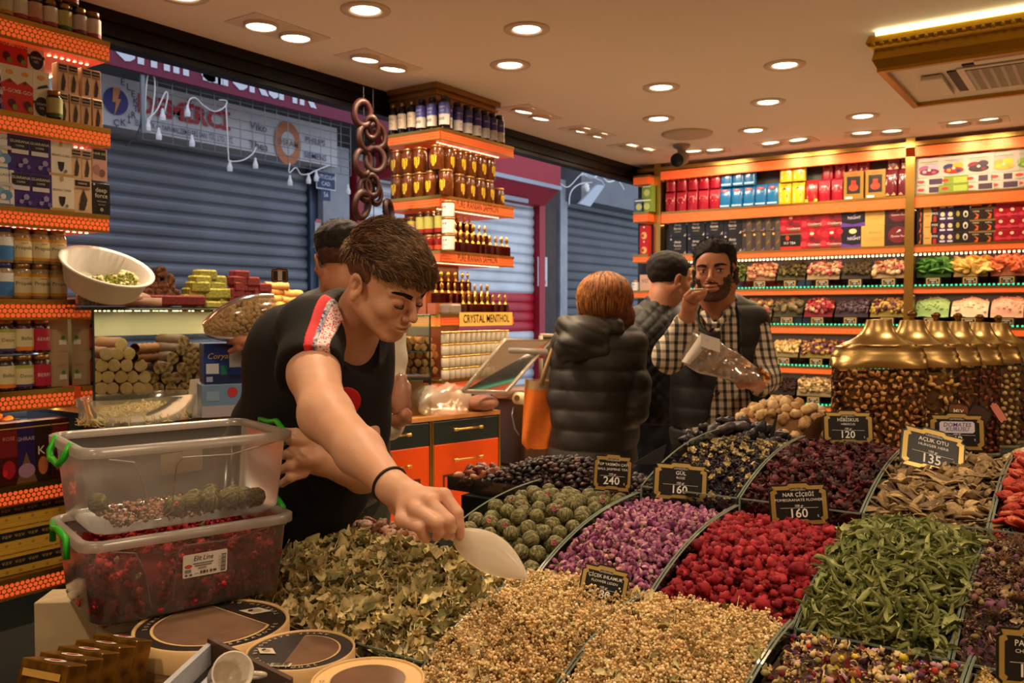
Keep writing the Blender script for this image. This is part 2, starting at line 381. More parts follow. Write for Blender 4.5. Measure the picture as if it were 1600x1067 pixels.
m.add([(XS,ya0-1,za0+.14),(xa,ya0-1,za0+.14),(XS+.2,ya0-1,za0-.06),(XS,ya0-1,za0-.06),(XS,ya1,za0+.14),(xa,ya1,za0+.14),(XS+.2,ya1,za0-.06),(XS,ya1,za0-.06)],[(0,1,2,3),(4,7,6,5),(1,5,6,2),(2,6,7,3)],0)
aw=m.build('shop_awning',mat('red_awning_fabric',(150,24,42),.6,noise=.15,nscale=4));T(aw,'red boxed awning of the street shop above the striped shutter','awning')
m=MB();m.box((xa,ya0-1,za0+.12),(xa+.02,ya1,za0+.17));m.build('awning_rail',mat('grey_aluminium',(150,155,165),.4,.6),aw)
m=MB();m.box((xa-.2,ya0-1,za0-.08),(xa-.17,ya1-.5,za0-.03));m.build('awning_rail',mat('grey_aluminium'),aw)
gb=MB();gb.box((XS,yS(880)-.1,zS(885,317)),(XS+.35,yS(990)+1.0,zS(885,317)+.45));T(gb.build('shutter_housing',mat('grey_board',(92,96,104),.6,noise=.2,nscale=3)),'grey board housing above the far dark shutter','housing')
gp=MB();pa,pb=pX(905,318,XS+.9),pX(940,288,XS+.9)
gp.add([pa,pa+Vector((0,.28,-.01)),pb+Vector((0,.1,0)),pb-Vector((0,.12,.02)),pa+Vector((-.03,0,0)),pa+Vector((-.03,.28,-.01)),pb+Vector((-.03,.1,0)),pb-Vector((.03,.12,.02))],[(0,1,2,3),(4,7,6,5),(0,4,5,1),(1,5,6,2),(2,6,7,3),(3,7,4,0)])
gpo=gp.build('flood_lamp',mat('pale_lamp_plastic',(165,172,185),.4));T(gpo,'pale tilted flood lamp hanging on wires at the far street corner','lamp')
m=MB();m.tube([pX(944,290,XS+.9),pX(940,283,XS+.9),pX(915,272,XS+.8),pX(908,274,XS+.8)],.012);m.build('lamp_bracket',mat('pale_lamp_plastic'),gpo)
m=MB();m.cyl(pX(912,290,XS+.9),pX(917,294,XS+.93),.05,seg=12);m.ell(pX(917,295,XS+.95),(.03,.04,.04));T(m.build('security_camera',WHITE),'small white security camera among the wires at the far street corner','camera')
def droop(pts,x,r=.006,name='cable',label='',mt=None,seg=5):
 P=[pX(a_,b_,x)for a_,b_ in pts];Q=[]
 for i in range(len(P)-1):
  p0,p1,p2,p3=P[max(i-1,0)],P[i],P[i+1],P[min(i+2,len(P)-1)]
  for k in range(6):
   t=k/6;Q.append(.5*((2*p1)+(-p0+p2)*t+(2*p0-5*p1+4*p2-p3)*t*t+(-p0+3*p1-3*p2+p3)*t**3))
 Q.append(P[-1]);mm=MB();mm.tube(Q,r,seg);o=mm.build(name,mt or mat('white_cable',(225,225,225),.5),smooth=True);T(o,label,'cable');return o
droop([(889,320),(892,300),(905,288),(925,285)],XS+.8,.008,label='pale cable sagging above the far dark shutter')
droop([(876,287),(888,292),(905,275),(912,270)],XS+.8,.006,label='thin cable slung from the red awning to the far wires')
droop([(913,273),(925,278),(938,274),(950,284),(965,282),(975,296)],XS+.8,.01,label='tangled cable bundle beside the pale flood lamp')
xg=XS+.55
gm=MB();pc=[pX(222,115,xg),pX(527,200,xg)]
gy0,gy1=pX(222,150,xg).y,pX(548,250,xg).y;gz0,gz1=pX(400,245,xg).z-.02,pX(400,155,xg).z+.02
n=17
for i in range(n+1):
 y=gy0+(gy1-gy0)*i/n;gm.tube([(xg,y,gz0),(xg,y,gz1)],.0032,4)
for i in range(8):
 z=gz0+(gz1-gz0)*i/7;gm.tube([(xg,gy0,z),(xg,gy1,z)],.0032,4)
T(gm.build('wire_grid_rack',mat('grey_wire',(120,124,130),.4,.5)),'hanging wire grid rack in front of the white electrical sign','rack')
m=MB();p=pX(222,110,xg+.03);m.box((p.x-.01,p.y-.015,pX(219,200,xg).z-.04),(p.x+.01,p.y+.015,zbm+.2));T(m.build('grid_post',mat('grey_wire')),'grey upright post holding the wire grid rack','post')
LB=['looped white cable at the left end of the wire grid','short white cable below the letter E of the red sign','white cable sagging across the middle of the wire grid','white cable hanging down to the two sockets below the sign','white cable at the right end above the street name plate','dark cable drooping from the left post of the grid']
def cable(i,pts,ends=(),mt=None):
 o=droop(pts,xg+.03,.0055,label=LB[i],mt=mt)
 for e in ends:
  q=pX(*e,xg+.03);mm=MB();mm.lathe([(.02,-.05),(.022,-.02),(.012,.01),(.008,.04)],8);mm.build('plug_socket',mat('socket_grey',(225,225,228),.5),o,loc=q)
 return o
cable(0,[(226,195),(228,140),(232,115),(240,118),(242,140),(238,175),(232,193)],[(231,194)])
cable(1,[(232,185),(245,172),(258,145),(262,150),(257,175)],[(254,178)])
cable(2,[(293,180),(295,158),(305,153),(318,165),(335,174),(350,168),(354,158),(342,156)],[(293,172),(300,219),(248,208)])
cable(3,[(353,165),(355,200),(357,245),(360,252),(380,250),(395,240),(400,230)],[(359,258),(399,254)])
cable(4,[(453,255),(452,270),(462,262),(470,272),(482,272),(490,268),(505,262),(515,258)],[(453,281),(482,278),(494,274),(544,295)])
cable(5,[(221,180),(218,200),(208,218),(196,227)],(),BLACK)
# ---------------- ceiling downlights ----------------
ring_m=mat('lamp_ring',(205,185,165),.5);lens_m=emis('lamp_lens',(1,.86,.62),14)
def area(loc,size,w,col=LAMP_COL,rot=(0,0,0),spread=150,parent=None):
 l=bpy.data.lights.new('lamp_light','AREA');l.shape='DISK';l.size=size;l.energy=w;l.color=col;l.spread=rad(spread)
 o=ob('lamp_light',l,parent,loc,rot);return o
def downlight(x,y,label,group='round ceiling downlights'):
 m_=MB();m_.lathe([(.10,0),(.10,-.004),(.098,-.007),(.066,-.008),(.058,.0),(.056,.004)],28,cap=False)
 e=m_.build('ceiling_downlight',ring_m,None,True,(x,y,CZ));T(e,label,'ceiling light',group)
 m2=MB();m2.lathe([(0,-.001),(.056,-.002)],24,cap=False);m2.build('lamp_lens',lens_m,e)
 area((0,0,-.012),.1,LAMP_W,parent=e);return e
LP=[((571,15),'round downlight nearest the top edge of the photo, left of centre'),((823,45),'round downlight at top centre of the ceiling'),((797,101),'round downlight below and left of the top centre one'),((1033,136),'round downlight in the middle of the ceiling, in front of the corner'),((1226,101),'round downlight left of the air conditioner'),((1200,159),'round downlight directly behind the one left of the air conditioner'),((1029,185),'round downlight in front of the ceiling speaker disc'),((1177,203),'round downlight right of the ceiling speaker disc'),((1348,181),'round downlight in front of the right half of the back shelves'),((285,-8),'round downlight cut off by the top edge above the shutter')]
for(px,py),lb in LP:
 p=pz(px,py,CZ);downlight(p.x,p.y,lb)
for x,y in((-1.2,1.4),(0.3,2.2),(.3,.6),(-1.2,0),(1.6,1.4),(1.6,4),(.3,-1.2),(2.6,-.8)):downlight(x,y,'round downlight overhead outside the view','downlights behind the camera')
def twin(pa,pb,lb,k):
 A,B=pz(*pa,CZ),pz(*pb,CZ);c=(A+B)/2;d=(B-A);ang=math.atan2(d.y,d.x);L2=d.length/2
 e=empty('twin_spotlight',(c.x,c.y,CZ),ang);T(e,lb,'ceiling light','twin spotlights along the ceiling edges')
 m_=MB();m_.box((-L2-.11,-.10,-.004),(L2+.11,.10,.01));m_.build('mounting_plate',mat('lamp_plate',(214,200,182),.6),e)
 for s in(-1,1):
  tl=rad(k)
  m_=MB();m_.lathe([(.072,.012),(.072,-.012),(.066,-.016),(.058,-.006)],24,cap=False)
  h=m_.build('lamp_head',ring_m,e,True,(s*L2,0,-.004),(tl,0,0))
  m_=MB();m_.lathe([(0,-.008),(.06,-.008)],24,cap=False);m_.build('lamp_lens',lens_m,h)
  area((s*L2,0,-.03),.1,LAMP_W*(.5 if k<15 else.28),rot=(tl,0,0),parent=e)
 return e
TW=[((408,37),(462,55),'twin spotlight nearest the top left above the fascia',0),((571,89),(614,104),'twin spotlight second along the fascia, above the gold column',6),((817,171),(844,182),'twin spotlight just right of the gold column crown',10),((905,202),(932,210),'twin spotlight fourth along the fascia edge',12),((979,228),(1005,234),'twin spotlight in the ceiling corner left of the dome camera',18),((1085,237),(1118,235),'twin spotlight right behind the dome camera',18),((1207,224),(1250,219),'twin spotlight over the blue tea packets',20),((1346,209),(1393,206),'twin spotlight over the gold and maroon tea packets',18),((1498,193),(1546,188),'twin spotlight over the fruit tea boxes',15)]
for t_ in TW:twin(*t_)
p=pz(1074,208,CZ);m=MB();m.lathe([(.17,0),(.17,-.012),(.15,-.02),(0,-.02)],32,cap=False);T(m.build('ceiling_speaker',mat('speaker_grey',(190,172,155),.7),None,True,(p.x,p.y,CZ)),'flat round speaker disc on the ceiling behind the dome camera','speaker')
p=pz(1065,226,CZ);e=empty('security_camera',(p.x,p.y,CZ));T(e,'security camera hanging from the ceiling near the corner of the shelves','camera')
m=MB();m.lathe([(.06,0),(.06,-.02),(.03,-.035),(.03,-.06)],20);m.build('mount',mat('camera_grey',(150,135,122),.5),e,True)
m=MB();m.cyl((0,.03,-.09),(0,-.07,-.12),.05,seg=20);m.build('camera_body',mat('camera_grey'),e,True);m=MB();m.cyl((0,-.06,-.117),(0,-.085,-.124),.048,seg=20);m.build('lens',BLACK,e,True)
# ---------------- ceiling air conditioner in its gold frame ----------------
A=pz(1357,50,CZ);fx,fy=A.x,A.y
Z1=CZ-.15;Bp=pz(1445,163,Z1);fy1=Bp.y+.0
e=empty('ceiling_air_conditioner',(0,0,0));T(e,'ceiling cassette air conditioner set in an ornate gold frame','air conditioner')
FX1=1.6
goldp=mat('gold_frame_paint',(176,136,40),.3,.85,bump=.4,bscale=90)
m=MB();prof=[(0,0),(-.01,-.03),(.0,-.045),(.02,-.06),(.012,-.10),(.03,-.135),(.03,-.15),(.06,-.15),(.06,0)]
def frame_ring(m,prof,x0,y0,x1,y1,z):
 cs=[(x0,y0,1,1),(x1,y0,-1,1),(x1,y1,-1,-1),(x0,y1,1,-1)];n=len(prof);vs=[]
 for cx,cy,sx,sy in cs:
  for o_,dz in prof:vs.append((cx+sx*o_,cy+sy*o_,z+dz))
 fs=[]
 for k in range(4):
  j=(k+1)%4
  for i in range(n-1):fs.append((k*n+i,j*n+i,j*n+i+1,k*n+i+1))
 m.add(vs,fs)
frame_ring(m,prof,fx,fy,FX1,fy1,CZ-.02);m.build('gold_frame',goldp,e)
m=MB()
for i in range(70):
 x=fx+.02+i*.035;m.ell((x,fy-.006,CZ-.06),(.012,.008,.012),6,5)
m.build('frame_ornament',goldp,e)
m=MB();m.box((fx+.03,fy-.004,CZ-.022),(FX1,fy+.012,CZ-.002));m.build('led_strip',emis('ac_led',(1,.83,.4),9),e)
m=MB();m.box((fx+.055,fy+.055,CZ-.15),(FX1-.055,fy1-.055,CZ-.02));m.build('cassette_panel',mat('ac_plastic',(218,205,190),.45),e)
gx0,gy0_=fx+.34,fy+.26;gy1_=fy1-.22
m=MB();m.box((gx0-.03,gy0_-.03,CZ-.158),(FX1-.4,gy1_+.03,CZ-.15));m.build('grille_frame',mat('ac_plastic'),e)
m=MB();m.box((gx0,gy0_,CZ-.160),(FX1-.45,gy1_,CZ-.158));gr=m.build('intake_grille',mat('ac_dark',(70,58,48),.7),e)
m=MB()
for i in range(34):x=gx0+.01+i*.042;m.box((x,gy0_,CZ-.164),(x+.012,gy1_,CZ-.160))
for i in range(16):y=gy0_+.01+i*(gy1_-gy0_-.02)/15;m.box((gx0,y-.004,CZ-.164),(FX1-.45,y+.004,CZ-.160))
m.build('grille_bars',mat('ac_plastic'),gr)
for nm,lo,hi in(('air_flap',(fx+.16,gy0_+.02,CZ-.175),(fx+.25,gy1_-.02,CZ-.155)),('air_flap',(gx0+.05,fy+.11,CZ-.165),(FX1-.5,fy+.17,CZ-.155))):
 m=MB();m.bbox(lo,hi,.004);m.build(nm,mat('ac_plastic'),e)
m=MB();m.box((fx+.27,gy0_,CZ-.157),(fx+.33,gy1_,CZ-.151));m.box((gx0,fy+.175,CZ-.157),(FX1-.5,fy+.215,CZ-.151));m.build('air_slot',BLACK,e)
# ---------------- product builders ----------------
def carton(name,w,d,h,body,art,part='printed_front',rough=.35,side=None):
 """carton with root at bottom centre of the front face; front faces local -Y"""
 m=MB();b=body if isinstance(body,bpy.types.Material)else mat('card_%02x%02x%02x'%tuple(body),body,rough)
 m.bbox((-w/2,0,0),(w/2,d,h),.0012)
 o=m.build(name,b)
 if art:
  mb,mt=art_mesh(art,w,h,0,.0005);mb.build(part,mt,o)
 return o
def pouch(name,w,d,h,body,art):
 m=MB()
 def fn(u,v):
  a=2*math.pi*u;t=v;dd=d*(.5*(1-t**4)+.04);ww=w/2
  ca,sa=math.cos(a),math.sin(a)
  p=3.0;x=ww*math.copysign(abs(ca)**(2/p),ca);y=dd*math.copysign(abs(sa)**(2/p),sa)
  return(x,d/2+y*(1 if sa>0 else 1),h*t)
 m.grid(fn,20,7,closed_u=True)
 b=body if isinstance(body,bpy.types.Material)else mat('foil_%02x%02x%02x'%tuple(body),body,.25,coat=.4,bump=.3,bscale=30)
 o=m.build(name,b,smooth=True)
 mb,mt=art_mesh(art,w,h,-.001,.0005);mb.build('printed_front',mt,o,rot=(-math.atan2(d*.4,h)*.35,0,0));return o
def bottle(name,r,h,glass,capc,label_art_col,cap_h=.02,neck=.55,shoulder=.2,lab=(.18,.68),seg=18,ink=None,contents=None):
 """jar or bottle with lid and wrapped label, root at bottom centre"""
 m=MB();hh=h-cap_h
 m.lathe([(r*.9,0),(r,.004),(r,hh*(1-shoulder)),(r*(.5+neck/2),hh*(1-shoulder*.4)),(r*neck,hh)],seg)
 o=m.build(name,glass,smooth=True)
 m=MB();m.lathe([(r*neck*1.08,hh-.002),(r*neck*1.12,hh+.002),(r*neck*1.12,h-.002),(r*neck*1.05,h)],seg);m.build('lid',capc,o,True)
 m=MB();z0,z1=hh*lab[0],hh*lab[1];rr=r*1.012
 cols=label_art_col if isinstance(label_art_col,list)else[(0,1,label_art_col)]
 mats=[]
 for a0,a1,c in cols:
  k=len(mats);mats.append(c if isinstance(c,bpy.types.Material)else flat(c))
  n=14;za,zb=z0+(z1-z0)*a0,z0+(z1-z0)*a1
  vs=[];fs=[]
  for i in range(n+1):
   a=math.radians(-180+(i/n)*180-0);vs+=[(rr*math.cos(a),rr*math.sin(a),za),(rr*math.cos(a),rr*math.sin(a),zb)]
  for i in range(n):fs.append((2*i,2*i+2,2*i+3,2*i+1))
  m.add(vs,fs,k)
 if ink:
  for s,cz,sz,c in ink:
   k=len(mats);mats.append(flat(c));vs,fs=text_vf(s,sz)
   def wr(x,z):a=-math.pi/2+x/rr;return((rr+.0006)*math.cos(a),(rr+.0006)*math.sin(a),z+z0+(z1-z0)*cz)
   m.add([wr(x,z)for x,_,z in vs],fs,k)
 m.build('label',mats,o);return o
def place_row(proto,specs,face,z,labels=None,cat='packet',group=None,yaw=.03,back=0):
 """specs: list of coordinates along the shelf; face: ('x', X) facing +X or ('y', Y) facing -Y"""
 out=[]
 for i,c in enumerate(specs):
  j=R.uniform(-yaw,yaw)
  if face[0]=='x':o=use(proto,(face[1]-back,c,z),(0,0,rad(90)+j))
  else:o=use(proto,(c,face[1]+back,z),(0,0,j))
  T(o,labels[i]if labels else 'x',cat,group);out.append(o)
 return out
def shelf_board(name,lo,hi,face,label,strips=None,led=None,text=None,th=None):
 """box shelf: gold top edge, honeycomb fascia, glowing underside; lo/hi = outer box"""
 o=empty(name,((lo[0]+hi[0])/2,(lo[1]+hi[1])/2,lo[2]));T(o,label,'shelf');c=Vector(o.location)
 L=lambda a,b:(tuple(Vector(a)-c),tuple(Vector(b)-c))
 m=MB();m.box(*L((lo[0]+.004,lo[1]+.004,lo[2]+.004),(hi[0]-.004,hi[1]-.004,hi[2]-.001)));m.build('board',ORANGE_GLOW,o)
 e=.0;g=.009
 faces=face if isinstance(face,(list,tuple))else[face]
 for fc in faces:
  if fc=='+x':A,B=(hi[0]-.004,lo[1],lo[2]),(hi[0],hi[1],hi[2])
  elif fc=='-y':A,B=(lo[0],lo[1],lo[2]),(hi[0],lo[1]+.004,hi[2])
  else:A,B=(lo[0],hi[1]-.004,lo[2]),(hi[0],hi[1],hi[2])
  m=MB();m.box(*L((A[0],A[1],A[2]+.006),(B[0],B[1],B[2]-.014)));m.build('honeycomb_strip',HONEY if fc!='-yy' else HONEY_S,o)
  m=MB();ex=.004 if fc=='+x' else 0;ey=.004 if fc=='-y' else 0
  m.box(*L((A[0],A[1]-ey,B[2]-.014),(B[0]+ex,B[1],B[2]+.002)));m.box(*L((A[0],A[1]-ey,A[2]),(B[0]+ex,B[1],A[2]+.006)));m.build('gold_edge',GOLD,o)
 m=MB();m.box(*L((lo[0]+.01,lo[1]+.01,hi[2]-.002),(hi[0]-.01,hi[1]-.01,hi[2]+.001)));m.build('shelf_top',GOLD,o)
 return o,c
def warm_led(parent,c,a,b,w,size=.02,mesh=True):
 """LED strip from a to b (world) under a shelf: small visible dots + an area light"""
 a,b=Vector(a),Vector(b);d=b-a;n=max(2,int(d.length/.022));m=MB()
 for i in range(n):
  p=a+d*((i+.5)/n)-c;m.box((p.x-.004,p.y-.004,p.z-.002),(p.x+.004,p.y+.004,p.z))
 m.build('led_strip',LED_W,parent)
 l=bpy.data.lights.new('led_light','AREA');l.shape='RECTANGLE';l.size=d.length;l.size_y=size;l.energy=w;l.color=(1,.66,.36)
 ang=math.atan2(d.y,d.x);mid=(a+b)/2-c;o=ob('led_light',l,parent,(mid.x,mid.y,mid.z-.006),(0,0,ang));return o
# ---- protos -------------------------------------------------------
CR=(232,222,200);PUR=(58,38,120);GD=(200,160,80)
def mk_beige(w=.036,h=.10):return carton('small_carton',w,w,h,(214,182,150),[('r',.1,.78,.9,.95,(30,26,26)),('t','ΨИRINИ',.5,.86,.07,CR),('p',[(.3,.08),(.6,.08),(.75,.4),(.55,.7),(.4,.5)],(60,40,32)),('e',.5,.25,.2,.08,(60,45,36)),('r',.1,.70,.9,.75,(150,120,95))])
P_beige=mk_beige();P_beige2=mk_beige(.066,.115)
P_pink=carton('small_carton',.055,.05,.115,(206,160,150),[('r',.08,.65,.92,.94,(30,26,26)),('t','HAIR OIL',.5,.82,.1,CR),('e',.3,.35,.22,.14,(170,120,110)),('e',.65,.25,.2,.12,(120,80,76))])
P_purple=carton('purple_carton',.075,.06,.115,PUR,[('r',.12,.62,.88,.93,(24,22,30)),('t','GUARANA',.5,.82,.11,(220,215,210)),('t','COFFEE',.5,.7,.07,(220,215,210)),('r',.14,.48,.86,.6,(205,200,210)),('e',.72,.3,.12,.08,(150,140,190)),('e',.5,.16,.09,.06,(150,140,190)),('e',.85,.14,.08,.06,(110,100,170)),('p',[(.5,.16),(.72,.3),(.74,.28),(.52,.14)],(150,140,190))])
P_beard=carton('white_carton',.083,.06,.115,(226,218,204),[('t','BEARD CARE',.5,.6,.09,(60,50,50)),('p',[(.36,.42),(.64,.42),(.6,.22),(.5,.12),(.4,.22)],(30,26,26)),('r',.44,.86,.56,1,(190,150,90)),('r',0,0,1,.08,(190,150,90)),('e',.68,.16,.06,.05,(90,130,60))])
P_collagen=carton('white_carton',.07,.06,.115,(222,222,220),[('t','COLLAGEN',.5,.85,.1,(90,90,90)),('r',.05,.02,.95,.06,(70,130,190)),('e',.35,.35,.25,.16,(120,170,210)),('e',.65,.3,.25,.14,(90,140,190)),('e',.5,.25,.12,.08,(225,232,235)),('r',.1,.55,.9,.65,(190,190,190))])
P_redw=carton('red_white_carton',.055,.05,.155,(225,220,210),[('p',[(0,.02),(1,.02),(1,.60),(.5,.72),(0,.60)],(206,44,40)),('e',.5,.85,.2,.05,(232,160,60)),('t','VE-GOO',.5,.47,.11,(240,235,225)),('e',.6,.22,.22,.09,(80,24,30)),('e',.75,.14,.15,.06,(130,150,60)),('p',[(.4,.64),(.6,.64),(.5,.72)],(50,90,50))])
P_navyw=carton('white_navy_carton',.056,.05,.155,(226,220,206),[('r',0,.3,1,.36,(60,60,70)),('e',.5,.26,.42,.2,(34,34,62)),('t','DERMA',.5,.3,.07,(220,220,230)),('t','GEL',.5,.22,.07,(220,220,230)),('e',.5,.86,.2,.05,(220,150,70)),('p',[(.2,.6),(.9,.68),(.8,.74),(.3,.66)],(40,40,50))])
P_deep=carton('black_carton',.066,.05,.108,(26,24,26),[('t','deep',.5,.78,.2,(220,215,205)),('t','force',.5,.6,.2,(220,215,205)),('r',.25,.4,.75,.44,(120,115,110)),('r',.3,.3,.7,.33,(120,115,110)),('e',.5,.16,.1,.06,(160,150,140)),('e',.1,.95,.04,.03,(220,215,205))])
amber=mat('amber_bottle_glass',(38,18,10),.12,coat=.5);lidm=mat('gold_lid',(150,115,70),.3,.8);lidblk=mat('black_lid',(30,26,24),.4);lidblue=mat('blue_lid',(40,44,110),.35)
clearj=mat('clear_jar_contents',(150,128,95),.2,coat=.6)
YL=(216,205,160)
def vit(c,ink=None,top=(160,60,50)):return bottle('vitamin_jar',.026,.098,amber,lidm,[(0,.2,top),(.2,1,c)],.014,.72,.15,(.12,.86),ink=ink)
V1=vit((205,200,175),top=(200,150,60));V2=vit((196,150,130));V3=vit((176,176,110),top=(60,90,50));V4=vit((200,190,190),top=(120,60,70));V5=vit((216,210,200))
PR=bottle('propolis_jar',.034,.115,clearj,lidm,[(0,.14,(205,150,50)),(.14,.86,YL),(.86,1,(205,150,50))],.014,.78,.14,(.1,.82),ink=[('Propolis',.56,.017,(40,60,60)),('Balparmak'[:0]+'natural',.78,.008,(190,60,50))])
PRB=bottle('propolis_jar',.034,.115,clearj,lidblue,[(0,.14,(60,120,190)),(.14,.62,(60,120,190)),(.62,1,(220,225,225))],.014,.78,.14,(.1,.82))
FJ=bottle('fibre_jar',.034,.112,mat('smoky_jar',(52,30,50),.15,coat=.5),lidm,[(0,.12,(70,60,130)),(.12,.85,YL),(.85,1,(160,170,70))],.014,.78,.14,(.1,.82),ink=[('Detox',.5,.016,(90,80,60))])
FO=bottle('fibre_jar',.034,.112,mat('smoky_jar'),lidm,[(0,.18,(225,130,40)),(.18,1,YL)],.014,.78,.14,(.1,.82),ink=[('Ballax',.56,.016,(90,80,60))])
FR=bottle('berry_jar',.033,.112,mat('red_jar',(60,14,26),.15,coat=.5),lidm,[(0,1,(176,26,60))],.014,.78,.14,(.1,.82),ink=[('BERRY',.5,.016,(220,200,200))])
P_wood=carton('wooden_print_carton',.072,.06,.118,(176,148,112),[('e',.75,.4,.1,.06,(60,130,50)),('r',.55,.2,.9,.34,(226,220,205)),('t','KEFE',.62,.6,.08,(170,110,70))])
P_box6r=carton('tall_gift_carton',.062,.06,.20,(70,22,20),[('r',0,.9,1,.92,GD),('r',.08,.45,.92,.88,(120,24,26)),('e',.5,.25,.33,.15,(165,24,40)),('e',.3,.2,.12,.06,(210,40,50)),('t','ROSE',.5,.75,.08,(200,150,110))])
P_box6p=carton('tall_gift_carton',.068,.06,.20,(50,34,90),[('t','GHRAIB',.5,.72,.09,(190,170,190)),('p',[(0,0),(.5,.5),(1,0)],(120,90,60)),('e',.5,.2,.4,.12,(170,130,160)),('r',0,.9,1,.92,GD)])
P_box6d=carton('tall_gift_carton',.055,.06,.20,(48,30,24),[('r',0,.9,1,.92,GD),('e',.5,.25,.3,.15,(190,110,70)),('t','K',.4,.5,.2,CR)])
P_yel=carton('yellow_tea_carton',.05,.06,.085,(204,164,60),[('r',0,.3,1,.66,(28,26,28)),('t','ΨΔΨ',.5,.48,.16,(190,160,70)),('r',.1,.8,.9,.84,(150,110,40)),('e',.5,.14,.1,.05,(170,120,50))])
# ---- left tower -----------------------------------------------------
XF=-2.9
tower=empty('display_tower',(-3.1,1.2,0));T(tower,'gold display tower at the left edge holding vitamins, cartons and gift boxes','display tower')
m=MB();m.box((-.235,-.6,0),(-.205,.30,CZ-.01));m.box((-.21,-.61,0),(.10,-.59,CZ-.01));m.build('back_panel',mat('tower_panel',(170,90,50),.3),tower)
m=MB();m.box((-.2,-.58,0),(.2,.36,.572));m.build('base_cabinet',DARKGREEN,tower)
LT=[(2.43,2.36,1.737,'top'),(2.13,2.065,1.735,'second'),(1.83,1.77,1.725,'third'),(1.535,1.47,1.597,'fourth'),(1.24,1.175,1.59,'fifth'),(.935,.87,1.59,'sixth'),(.64,.575,1.59,'lowest')]
for zt,zb_,ye,nm in LT:
 o,c=shelf_board('tower_shelf',(-3.30,.62,zb_),(XF,ye,zt),['+x'],'%s honeycomb edged gold shelf of the left display tower'%nm)
 warm_led(o,c,(XF-.09,.9,zb_+.003),(XF-.09,ye-.02,zb_+.003),1.0);
 m_=MB();
 for i in range(8):m_.box((-.06+.0-.02*i,(ye-.62)/2-.03,-.003),(-.052-.02*i,(ye-.62)/2-.022,.002))
 m_.build('led_strip',LED_W,o)
def yy(px):return pX(px,400,XF).y
def LROW(protos_px,z,shelf,row,cat,back=.012):
 n=len(protos_px)
 for i,(P,px,desc)in enumerate(protos_px):
  o=use(P,(XF-back,yy(px),z),(0,0,rad(90)+R.uniform(-.04,.04)))
  T(o,'%s, %s row, %s from right, tower %s shelf'%(desc,row,ORD[n-i],shelf),cat,'goods on the left tower %s shelf'%shelf)
vs1=[(V2,-14),(V1,5),(V1,24),(V5,47),(V2,70),(V5,94),(V3,116),(V4,140),(V5,161)]
LROW([(p,x,'dark vitamin jar')for p,x in vs1],2.432,'top','lower','jar',.04)
LROW([(p,x,'dark vitamin jar')for p,x in[(V1,-10),(V2,10),(V1,33),(V4,58),(V3,82),(V1,104),(V5,128)]],2.53,'top','upper','jar',.045)
LROW([(P_purple,-18,'purple carton'),(P_purple,3,'purple carton'),(P_redw,28,'red and white carton'),(P_redw,52,'red and white carton'),(P_navyw,77,'white and navy carton'),(V3,96,'small yellow labelled jar')]+[(P_beige,x,'slim beige carton')for x in(111,129,146,164)],2.132,'second','lower','carton',.03)
LROW([(P_redw,-2,'red and white carton'),(P_redw,28,'red and white carton'),(P_redw,50,'red and white carton'),(P_navyw,77,'white and navy carton')],2.2875,'second','upper','carton',.06)
LROW([(P_beige,x,'slim beige carton')for x in(112,128,149,163)],2.2325,'second','upper','carton',.035)
LROW([(P_collagen,-17,'white and blue carton'),(P_collagen,8,'white and blue carton'),(P_purple,36,'purple carton'),(P_purple,67,'purple carton'),(P_beard,100,'white carton with black beard print'),(P_beige2,132,'beige carton'),(P_deep,161,'black carton')],1.832,'third','lower','carton',.005)
LROW([(P_collagen,-17,'white and blue carton'),(P_collagen,8,'white and blue carton'),(P_purple,36,'purple carton'),(P_purple,67,'purple carton'),(P_beard,100,'white carton with black beard print'),(P_beige,124,'slim beige carton'),(P_beige,140,'slim beige carton'),(P_pink,160,'pink carton with black panel')],1.9475,'third','upper','carton',.008)
LROW([(PRB,-16,'blue labelled jar'),(PRB,13,'blue labelled jar'),(PR,42,'yellow labelled propolis jar'),(PR,71,'yellow labelled propolis jar'),(PR,98,'yellow labelled propolis jar')],1.537,'fourth','lower','jar',.045)
LROW([(PRB,-16,'blue labelled jar'),(PRB,14,'blue labelled jar'),(PR,43,'yellow labelled propolis jar'),(PR,72,'yellow labelled propolis jar'),(PR,98,'yellow labelled propolis jar')],1.652,'fourth','upper','jar',.045)
LROW([(FJ,-16,'yellow labelled fibre jar'),(FO,13,'fibre jar with orange printed label'),(FJ,42,'yellow labelled fibre jar'),(FR,70,'crimson labelled berry jar'),(P_wood,99,'tan wood print carton')],1.242,'fifth','lower','jar',.045)
LROW([(FO,-16,'fibre jar with orange printed label'),(FJ,14,'yellow labelled fibre jar'),(FO,43,'fibre jar with orange printed label'),(FR,70,'crimson labelled berry jar'),(P_wood,99,'tan wood print carton')],1.360,'fifth','upper','jar',.045)
LROW([(P_box6r,-16,'tall dark red gift carton'),(P_box6r,12,'tall dark red gift carton'),(P_box6p,40,'tall purple gift carton'),(P_box6d,66,'tall brown gift carton'),(P_box6r,94,'tall dark red gift carton')],.937,'sixth','only','carton',.02)
for k in range(3):LROW([(P_yel,x,'yellow tea carton with black band')for x in(-12,8,29,50,72,93)],.642+k*.0855,'lowest',('bottom','middle','top')[k],'carton',.03)
